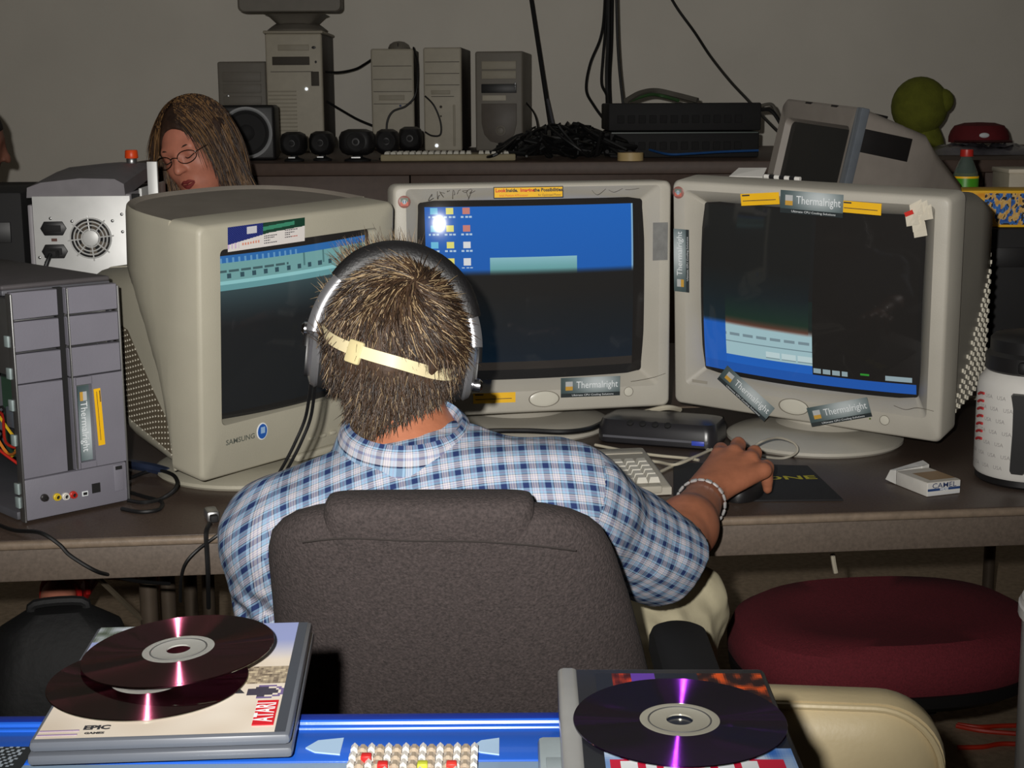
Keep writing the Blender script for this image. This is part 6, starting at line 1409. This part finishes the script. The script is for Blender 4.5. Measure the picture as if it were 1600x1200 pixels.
# black case carrying the yellow box and bottle
bx0 = P(1500, 350, 3.2)
bk = thing('computer_tower', 'black computer case under the yellow box at the right edge', 'computer', (bx0.x + 0.22, 3.34, DZ))
bkh = P(1550, 358, 3.14).z - DZ
MB().box((0, 0, bkh / 2), (0.46, 0.36, bkh), 0.006).build('case', M_BLACKM, bk)
MB().box((-0.1, -0.182, bkh * 0.8), (0.15, 0.006, 0.042), 0.001).build('drive_door', M_BLACK, bk); MB().lathe([(0.008, 0), (0.007, 0.004)], 14, T(0.12, -0.18, bkh * 0.7) @ UP).build('power_button', M_BLACK, bk)
yb = thing('product_box', 'yellow and blue printed cardboard box at the right edge', 'box', (bx0.x + 0.20, 3.24, DZ + bkh + 0.0005), -4)
yh = P(1550, 300, 3.14).z - DZ - bkh
MB().box((0, 0, yh / 2), (0.40, 0.14, yh), 0.002).build('carton', M_YEL, yb)
def yb_fn(u, v):
    if v < 0.05 or v > 0.94: return (240, 180, 30)
    if u < 0.03: return (36, 40, 40)
    if u < 0.12: return mixc((226, 150, 24), (240, 190, 60), noise.noise(Vector((u * 30, v * 6, 1))) + 0.5)
    n1 = noise.noise(Vector((u * 44, v * 5, 4))); n2 = noise.noise(Vector((u * 60, v * 8, 9)))
    if n2 > 0.28: return (40, 36, 40)
    if n1 > 0.05: return mixc((24, 70, 150), (70, 140, 210), n2 + 0.5)
    return mixc((206, 150, 60), (232, 200, 140), n2 + 0.5)
paint('front_print', 0.396, yh - 0.004, 220, 40, yb_fn, T(0, -0.0712, yh / 2), M_PRINT, yb)
wb = thing('flat_box', 'flat pale box lying on the black case behind the yellow box', 'box', (bx0.x + 0.27, 3.40, DZ + bkh + 0.0005), -3)
MB().box((0, 0, 0.055), (0.24, 0.14, 0.108), 0.003).build('carton', M_BEIGE, wb)
MB().box((0, 0, 0.112), (0.244, 0.144, 0.010), 0.002).build('lid', M_BEIGE2, wb)
bo_ = P(1509, 270, 3.42)
bt = thing('drink_bottle', 'clear drink bottle with a green label and red cap behind the yellow box', 'bottle', (bo_.x, 3.42, DZ + bkh + 0.0005))
btop = P(1511, 234, 3.42).z - DZ - bkh
MB().lathe([(0.026, 0), (0.029, 0.004), (0.029, btop * 0.55), (0.027, btop * 0.66), (0.018, btop * 0.80), (0.0125, btop * 0.88), (0.0125, btop * 0.93)], 32).build('bottle_body', mat('clear_bottle', (150, 170, 160), 0.08, var=0, trans=0.8), bt)
MB().lathe([(0.0295, btop * 0.34), (0.0296, btop * 0.60)], 32, cap=False).build('label_sleeve', mat('green_label', (70, 150, 34), 0.4), bt)
MB().lathe([(0.0297, btop * 0.59), (0.0297, btop * 0.62)], 32, cap=False).build('label_band', M_YEL, bt)
MB().lathe([(0.0145, btop * 0.90), (0.015, btop * 0.91), (0.0145, btop), (0.012, btop * 1.005)], 24).build('cap', mat('red_cap', (176, 40, 32), 0.4), bt)
# black case at far left
lc = P(42, 330, 3.0)
lb = thing('computer_tower', 'plain black computer case at the far left beside the white tower', 'computer', (lc.x - 0.115, 3.02, DZ), 3)
lh = P(20, 300, 3.02).z - DZ
MB().box((0, 0.2, lh / 2), (0.20, 0.42, lh), 0.006).build('case', M_BLACKM, lb)
MB().box((0, -0.012, lh * 0.8), (0.15, 0.006, 0.042), 0.001).build('drive_door', M_BLACK, lb)
# ================================================================ nearer the camera: stool, beige chair, bag, floor cables
sc0 = G(1372, 962, 0.47)
st_ = thing('task_stool', 'maroon padded task stool in front of the table on the right', 'stool', (sc0.x + 0.01, sc0.y, 0), 8)
M_MAR = mat('maroon_weave', (112, 34, 44), 0.92, var=0.2, scale=300, bump=0.6, bscale=500)
def seatring(k, z, dy=0): return [(0.258 * k * math.copysign(abs(math.cos(a)) ** 0.8, math.cos(a)), 0.195 * k * math.copysign(abs(math.sin(a)) ** 0.85, math.sin(a)) + dy, z + 0.018 * (abs(math.cos(a)) ** 2) * math.copysign(1, math.cos(a)) * 0.3) for a in np.linspace(0, 2 * math.pi, 48, endpoint=False)]
MB().loft([seatring(0.96, 0.40), seatring(1.0, 0.415), seatring(1.005, 0.44), seatring(0.96, 0.468), seatring(0.86, 0.482), seatring(0.6, 0.478), seatring(0.2, 0.470)]).build('seat_pad', M_MAR, st_)
MB().loft([seatring(0.90, 0.372), seatring(0.985, 0.385), seatring(0.995, 0.404), seatring(0.9, 0.408)]).build('seat_shell', M_BLACK, st_)
MB().box((-0.03, 0, 0.345), (0.20, 0.16, 0.05), 0.01).build('mechanism', M_BLACKM, st_)
MB().tube([(0.10, -0.02, 0.35), (0.2, -0.06, 0.35)], 0.006, 8).build('lever', M_BLACKM, st_)
MB().cyl((0, 0, 0.09), (0, 0, 0.34), 0.025, n=16).build('gas_column', M_BLACK, st_)
for k in range(5):
    a = rad(10 + 72 * k); e = (0.26 * math.cos(a), 0.26 * math.sin(a))
    lg = MB().tube([(0, 0, 0.10), (e[0], e[1], 0.072)], [0.024, 0.015], 8).build('base_leg', M_BLACK, st_)
    MB().cyl((e[0] - 0.018 * math.sin(a), e[1] + 0.018 * math.cos(a), 0.027), (e[0] + 0.018 * math.sin(a), e[1] - 0.018 * math.cos(a), 0.027), 0.027, n=16).build('caster', M_BLACKM, lg)
# beige vinyl chair back
M_VIN = mat('beige_vinyl', (206, 188, 148), 0.42, var=0.04, scale=20, bump=0.1, bscale=200)
YB = 1.22
bl, brr, bt_ = P(1080, 1150, YB), P(1490, 1150, YB), P(1340, 1104, YB)
vc = thing('padded_chair', 'beige vinyl padded chair back at the lower right', 'chair', ((bl.x + brr.x) / 2, YB + 0.03, 0), -6)
vw = brr.x - bl.x; vt = bt_.z
def vr(k, y, kz=None): return [(x, y, vt - 0.17 + z) for x, z in rr(vw * k, 0.34 * (kz or k), 0.062, 10)]
MB().loft([vr(0.97, 0.028), vr(1, 0.018), vr(1, -0.002), vr(0.985, -0.012), vr(0.955, -0.010)], True, False).build('pad_border', M_VIN, vc)
MB().loft([vr(0.955, -0.008), vr(0.94, -0.010), vr(0.90, -0.017), vr(0.8, -0.024), vr(0.5, -0.030), vr(0.1, -0.031)], False, True).build('pad_face', M_VIN, vc)
pts = vr(0.958, -0.013); MB().tube(pts + [pts[0]], 0.0032, 8).build('piping', M_VIN, vc)
MB().loft([[(x, y - 0.19, z) for x, y in rr(0.34 * k, 0.33 * k, 0.05, 8)] for z, k in ((0.40, 0.94), (0.41, 1), (0.44, 1), (0.455, 0.94))]).build('seat', M_VIN, vc)
for sx in (-1, 1):
    MB().tube([(sx * 0.13, 0.035, vt - 0.25), (sx * 0.15, 0.02, 0.46), (sx * 0.16, -0.02, 0.40), (sx * 0.18, 0.02, 0.0)], 0.011, 10, sm=4).build('rear_leg', M_STEEL, vc)
    MB().tube([(sx * 0.14, -0.33, 0.40), (sx * 0.15, -0.35, 0.0)], 0.011, 10).build('front_leg', M_STEEL, vc)
# white bin at the right edge
wc = P(1596, 992, 1.30)
wbn = thing('waste_bin', 'white plastic bin just showing at the right edge', 'bin', (wc.x + 0.128, 1.38, 0), 0)
MB().lathe([(0.082, 0.0), (0.085, 0.004), (0.094, wc.z - 0.012), (0.097, wc.z - 0.006), (0.095, wc.z), (0.088, wc.z - 0.004), (0.080, 0.012), (0.001, 0.010)], 44).build('bin_body', M_WHITE, wbn)
MB().lathe([(0.093, wc.z - 0.02), (0.098, wc.z - 0.016), (0.098, wc.z - 0.006), (0.093, wc.z)], 44, cap=False).build('rim', M_WHITE, wbn)
# red cables on the floor
M_REDC = mat('red_cable', (212, 52, 24), 0.45)
def fg(x, y): return G(x, y, 0.006)
cable('red_cable', 'red network cable on the floor, upper of three at lower right', [fg(1496, 1132), fg(1530, 1136), fg(1570, 1134), fg(1640, 1133)], 0.005, M_REDC, 'red floor cables')
cable('red_cable', 'red network cable on the floor, middle of three at lower right', [fg(1494, 1134), fg(1530, 1141), fg(1570, 1145), fg(1640, 1150)], 0.005, M_REDC, 'red floor cables')
cable('red_cable', 'red network cable on the floor, lowest of three at lower right', [fg(1496, 1168), fg(1535, 1167), fg(1570, 1162), fg(1640, 1166)], 0.005, M_REDC, 'red floor cables')
# dark rucksack under the table edge
bp0 = P(110, 1010, 2.15)
rs = thing('rucksack', 'black rucksack standing under the table at the left', 'bag', (bp0.x - 0.03, 2.20, 0), 12)
M_RS = mat('black_nylon', (20, 20, 21), 0.7, var=0.15, bump=0.5, bscale=80)
rh_ = P(110, 968, 2.15).z
MB().loft([[(x, y, z) for x, y in rr(0.25 * k, 0.17 * k2, 0.06, 7)] for z, k, k2 in ((0.0, 0.92, 0.9), (0.02, 1, 1), (rh_ * 0.5, 1.02, 1.05), (rh_ * 0.8, 0.95, 0.9), (rh_ * 0.95, 0.75, 0.6), (rh_, 0.4, 0.3))]).build('main_bag', M_RS, rs)
MB().loft([[(x, y - 0.09, z) for x, y in rr(0.19 * k, 0.06 * k, 0.025, 6)] for z, k in ((0.05, 0.9), (0.07, 1), (rh_ * 0.45, 1), (rh_ * 0.5, 0.85))]).build('front_pocket', M_RS, rs)
MB().tube([(-0.04, 0, rh_ - 0.01), (-0.035, 0, rh_ + 0.010), (0.035, 0, rh_ + 0.010), (0.04, 0, rh_ - 0.01)], 0.008, 8, sm=4).build('grab_handle', M_RS, rs)
MB().box((0.02, -0.122, rh_ * 0.40), (0.018, 0.003, 0.010), 0.001).build('buckle', M_STEEL, rs)

# ================================================================ foreground: blue box with discs
BZ = 0.955
fcab = thing('side_cabinet', 'grey cabinet carrying the blue box in the foreground', 'cabinet', (-0.145, 0.60, 0), 0)
MB().box((0, 0, 0.45), (0.61, 0.46, 0.865), 0.004).build('body', M_GVD, fcab)
MB().box((0, 0, 0.895), (0.63, 0.48, 0.025), 0.004).build('top', M_GVD, fcab)
for sx in (-1, 1): 
    dd_ = MB().box((sx * 0.15, 0.233, 0.45), (0.296, 0.014, 0.83), 0.003).build('door', M_GVD, fcab)
    MB().tube([(sx * 0.03, 0.240, 0.40), (sx * 0.03, 0.26, 0.42), (sx * 0.03, 0.26, 0.50), (sx * 0.03, 0.240, 0.52)], 0.005, 8, sm=3).build('handle', M_STEEL, dd_)
yback = G(700, 1108, BZ).y; CT = 0.9076
bb = thing('blue_box', 'glossy blue hardware box lying flat, discs and cases on it', 'box', (-0.14, yback - 0.19, CT), 0.3)
M_BLU = mat('gloss_blue_print', (30, 88, 190), 0.25, var=0.06, scale=8, coat=0.4)
M_BLUD = mat('deep_blue_print', (14, 44, 140), 0.35, var=0.05)
M_PALEB = mat('pale_blue_print', (168, 196, 224), 0.35, var=0.06, scale=12)
bh = BZ - CT
MB().box((0, 0, bh / 2 - 0.004), (0.58, 0.38, bh - 0.008), 0.003).build('carton', M_BLUD, bb)
def blk(name, x0, x1, y0, y1, z0, z1, m, bev=0.002): return MB().box(((x0 + x1) / 2, (y0 + y1) / 2, (z0 + z1) / 2), (x1 - x0, y1 - y0, z1 - z0), bev).build(name, m, bb)
ym = 0.19
y1_ = G(700, 1122, BZ).y - (yback - 0.19); y2_ = G(700, 1180, BZ).y - (yback - 0.19)
blk('back_panel', -0.29, 0.29, y1_, ym, bh - 0.010, bh - 0.002, M_BLUD)
blk('lid_panel', -0.29, 0.29, y2_, y1_ - 0.001, bh - 0.010, bh - 0.003, M_BLU)
blk('front_panel', -0.29, 0.29, -0.19, y2_, bh - 0.010, bh - 0.0035, M_PALEB)
for dy, r_ in ((0.0, 0.0022), (-0.008, 0.0014)): MB().tube([(-0.29, y1_ + dy, bh - 0.003), (0.29, y1_ + dy, bh - 0.003)], r_, 8).build('lid_ridge', M_BLU, bb)
# arrow prints
bI = (T(-0.14, yback - 0.19, CT) @ RZ(0.3)).inverted()
for xa, xb in ((478, 534), (735, 780)):
    a = bI @ G(xa, 1160, BZ); b = bI @ G(xb, 1160, BZ); hh_ = 0.011
    MB().prism([(a.x, a.y - 0.002), (a.x + 0.006, a.y + hh_ * 0.7), (b.x, a.y + hh_), (b.x, a.y - hh_), (a.x + 0.006, a.y - hh_ * 0.7)], bh - 0.003, bh - 0.0022).build('printed_tab', M_PALEB, bb)
# dark label at the left end
a = bI @ G(2, 1178, BZ)
def dk(u, v): return (38, 42, 44) if not (0.3 < u < 0.8 and abs(math.sin(u * 30 + v * 14)) > 0.85) else (150, 160, 170)
paint('dark_label', 0.03, 0.03, 16, 16, dk, T(a.x, a.y, bh - 0.0025) @ RX(-90), M_PRINT, bb)
# white-beaded mat
ba, bb_ = G(546, 1176, BZ), G(748, 1176, BZ)
bm_ = thing('beaded_mat', 'mat of small white and clear brown beads on the blue box', 'mat', ((ba.x + bb_.x) / 2, ba.y - 0.04, BZ - 0.0030), 0)
bwid = bb_.x - ba.x; ncol = 15; cw = bwid / ncol; cme = {}
for c_ in range(ncol):
    white = c_ % 2 == 0
    for r_ in range(9):
        key_ = 'w' if white else 'b'
        wb_ = cw * (0.80 if white else 1.1)
        if key_ not in cme:
            t_ = MB().box((0, 0, 0.003), (wb_, 0.0088, 0.006), 0.0018, 1); me = bpy.data.meshes.new('bead'); me.from_pydata(t_.v, [], t_.f)
            me.materials.append(M_WHITE if white else mat('clear_brown_bead', (176, 160, 140), 0.15, var=0.2, scale=60)); cme[key_] = me
        o = bpy.data.objects.new('bead', cme[key_]); COL.objects.link(o); o.parent = bm_; o.location = (-bwid / 2 + cw * (c_ + 0.5), 0.044 - 0.0102 * r_ - (0.0 if white else 0.002), 0.0)
for x_, r2, col in ((-0.026, 1, (206, 40, 40)), (-0.016, 2, (206, 40, 40)), (0.022, 2, (226, 60, 50)), (0.006, 2, (190, 196, 60))): MB().box((x_, 0.040 - 0.0102 * r2, 0.0035), (0.006, 0.006, 0.0066), 0.001).build('coloured_bead', mat('bead_%d%d' % (col[0], col[1]), col, 0.3), bm_)

# --- game case on the left with two discs
def case(name, label, corners, z, thick, m, m2, cat='game case'):
    """corners: near-left, near-right, far-right, far-left pixels of its top face"""
    c = [G(x, y, z) for x, y in corners]
    ctr = (c[0] + c[1] + c[2] + c[3]) / 4; ex = ((c[1] - c[0]) + (c[2] - c[3])); ey = ((c[3] - c[0]) + (c[2] - c[1])); ang = (math.atan2(ex.y, ex.x) + math.atan2(-ey.x, ey.y)) / 2
    w_ = ((c[1] - c[0]).length + (c[2] - c[3]).length) / 2; d_ = ((c[3] - c[0]).length + (c[2] - c[1]).length) / 2
    t = thing(name, label, cat, (ctr.x, ctr.y, z - thick), math.degrees(ang)); return t, w_, d_
CZ1 = 0.9705
gt, gw_, gd_ = case('game_case', 'grey game case with a pale cover and red corner logo, under two discs', [(68, 1152), (468, 1150), (474, 974), (138, 974)], CZ1, 0.0148, None, None)
M_CASEG = mat('grey_case_poly', (92, 96, 104), 0.3, var=0.04)
M_CASED = mat('dark_case_poly', (34, 35, 40), 0.3, var=0.04)
MB().box((0, 0, 0.0034), (gw_ + 0.002, gd_ + 0.002, 0.0066), 0.0025).build('lower_shell', M_CASEG, gt)
MB().box((0, 0, 0.0108), (gw_, gd_, 0.0070), 0.003).build('upper_shell', M_CASEG, gt)
def cov(u, v):
    c = mixc((232, 222, 208), (214, 200, 182), 0.5 + noise.noise(Vector((u * 5, v * 6, 3))) * 0.8)
    if v > 0.62: c = mixc(c, (150, 160, 206), (v - 0.62) / 0.2)
    if v > 0.84 and u < 0.4: c = mixc((70, 80, 66), (180, 186, 196), noise.noise(Vector((u * 18, v * 18, 1))) + 0.4)
    if 0.40 < v < 0.56 and u > 0.72: c = mixc((108, 96, 84), (206, 190, 160), noise.noise(Vector((u * 40, v * 60, 5))) + 0.5)
    e = math.hypot((u - 0.86) / 0.10, (v - 0.33) / 0.055)
    if 0.86 < e < 1.05 and u > 0.84: c = (116, 100, 146)
    if e < 0.7 and 0.80 < u: c = (70, 66, 80)
    if u > 0.955: c = (70, 74, 82)
    return c
cvp = paint('cover_print', gw_ - 0.006, gd_ - 0.006, 90, 70, cov, T(0.0, 0, 0.01455) @ RX(-90), M_PRINTG, gt)
MB().box((gw_ * 0.385, -gd_ * 0.34, 0.0149), (gw_ * 0.085, gd_ * 0.19, 0.0006)).build('red_logo', mat('logo_red', (206, 28, 40), 0.4, var=0), gt)
text('lettering', 'ATARI', gd_ * 0.085, M_INKW, gt, T(gw_ * 0.385, -gd_ * 0.34, 0.0154) @ RZ(90), 0.0003, fit=gd_ * 0.15)
M_NAVY = mat('navy_ink', (40, 56, 98), 0.5, var=0)
text('lettering', 'EPIC', 0.0075, M_INKD, gt, T(-gw_ * 0.26, -gd_ * 0.415, 0.0149), 0.0004)
text('lettering', 'GAMES', 0.0035, M_INKD, gt, T(-gw_ * 0.26, -gd_ * 0.455, 0.0149), 0.0002)
for k in range(2): MB().box((-gw_ * 0.40, -gd_ * (0.43 + 0.03 * k), 0.0148), (0.022, 0.0012, 0.0003)).build('small_print', mat('mauve_ink', (140, 120, 150), 0.5, var=0), gt)
MB().prism([(-0.004, -0.003), (0.004, -0.003), (0, 0.005)], 0.0146, 0.0149, T(gw_ * 0.25, -gd_ * 0.16, 0)).build('print_mark', M_INKD, gt)
# dark second case just under its left side
M_DISC = discmat('disc_mirror_rose', (250, 120, 160))
M_DISCV = discmat('disc_mirror_violet', (176, 60, 250))
M_DISCH = mat('disc_clear_hub', (206, 206, 200), 0.12, 0.0, var=0, trans=0.6)
def disc(label, loc, tx=0.0, ty=0.0, hub=M_DISCH, silver=None):
    t = thing('compact_disc', label, 'disc', loc); M = RX(tx) @ RY(ty)
    o = MB().lathe([(0.0225, 0.0), (0.0598, 0.0), (0.06, 0.0005), (0.0598, 0.0011), (0.0225, 0.0011), (0.0225, 0.0)], 96, cap=False).build('mirror_band', silver or M_DISC, t); o.matrix_local = M
    h = MB().lathe([(0.0075, 0.0001), (0.0225, 0.0001), (0.0225, 0.0010), (0.0185, 0.0012), (0.0175, 0.0010), (0.0075, 0.0010), (0.0075, 0.0001)], 64, cap=False).build('clear_hub', hub, t); h.matrix_local = M
    r = MB().lathe([(0.0170, 0.0010), (0.0176, 0.0015), (0.0182, 0.0010)], 64, cap=False).build('stacking_ring', M_STEEL, t); r.matrix_local = M
    return t
d1 = G(232, 1062, CZ1 + 0.0012); disc('mirror disc lying lower on the game case, sticking out to the left', (d1.x, d1.y, CZ1 + 0.0003))
d2_ = G(279, 1014, CZ1 + 0.008)
disc('mirror disc lying tilted on top of the other disc on the game case', (d2_.x, d2_.y, CZ1 + 0.0070), 0.6, -3.6)
# --- right case, dark sleeve with one disc
rt_, rw_, rd_ = case('game_case', 'dark glossy case with blue and red artwork under a single disc', [(905, 1215), (1262, 1215), (1198, 1042), (884, 1042)], 0.972, 0.0165, None, None)
rc_ = [G(x, y, 0.972) for x, y in [(905, 1215), (1262, 1215), (1198, 1042), (884, 1042)]]
MB().box((0, 0, 0.008), (rw_, rd_ + 0.05, 0.016), 0.004, 3, M=T(0, -0.025, 0)).build('shell', M_CASED, rt_)
MB().box((-rw_ / 2 - 0.0005, -0.025, 0.0085), (0.013, rd_ + 0.05, 0.0175), 0.004, 3).build('spine', mat('grey_spine', (150, 150, 148), 0.3), rt_)
def cov2(u, v):
    if v > 0.42:
        c = (34, 38, 50)
        if v > 0.72 and 0.1 < u < 0.36: c = mixc((60, 20, 30), (190, 60, 40), noise.noise(Vector((u * 22, v * 20, 2))) + 0.4)
        if v > 0.78 and 0.22 < u < 0.36: c = (96, 60, 160)
        if v > 0.74 and u > 0.62: c = mixc((40, 24, 26), (210, 80, 30), noise.noise(Vector((u * 14, v * 20, 7))) * 1.4 + 0.2)
        return c
    return mixc((60, 110, 190), (216, 226, 236), noise.noise(Vector((u * 9, v * 9, 4))) + 0.45)
paint('cover_print', rw_ - 0.02, rd_ + 0.03, 70, 70, cov2, T(0.006, -0.025, 0.0163) @ RX(-90), M_PRINTG, rt_)
M_RPRINT = mat('crimson_print', (204, 30, 62), 0.4, var=0)
rg = random.Random(6)
for row, yy_ in enumerate((-0.062, -0.082)):
    MB().box((0.004, yy_, 0.0165), (rw_ * 0.76, 0.014, 0.0004)).build('title_band', M_RPRINT, rt_)
    for k in range(6): MB().box((-rw_ * 0.28 + rw_ * 0.11 * k + rg.uniform(-0.003, 0.003), yy_, 0.0168), (0.004 + 0.006 * rg.random(), 0.009, 0.0003)).build('title_letter', M_INKW, rt_)
d3 = G(1062, 1122, 0.9745)
disc('mirror disc lying alone on the dark case at the right', (d3.x, d3.y, 0.9727), hub=mat('disc_bright_hub', (200, 196, 180), 0.25, 0.5, var=0), silver=M_DISCV)
# grey slab corner left of the right case
gs = bI @ G(868, 1176, BZ)
sl_ = thing('grey_slab', 'small light grey plastic slab on the blue box beside the dark case', 'tray', (G(868, 1176, BZ).x, G(868, 1190, BZ).y - 0.02, BZ - 0.0030), 0)
MB().box((0, 0, 0.006), (0.020, 0.07, 0.012), 0.003).build('slab', mat('light_grey_plastic', (160, 172, 176), 0.4), sl_)
MB().box((0, -0.01, 0.0123), (0.012, 0.03, 0.0010), 0.0004).build('top_ridge', mat('light_grey_plastic', (160, 172, 176), 0.4), sl_)
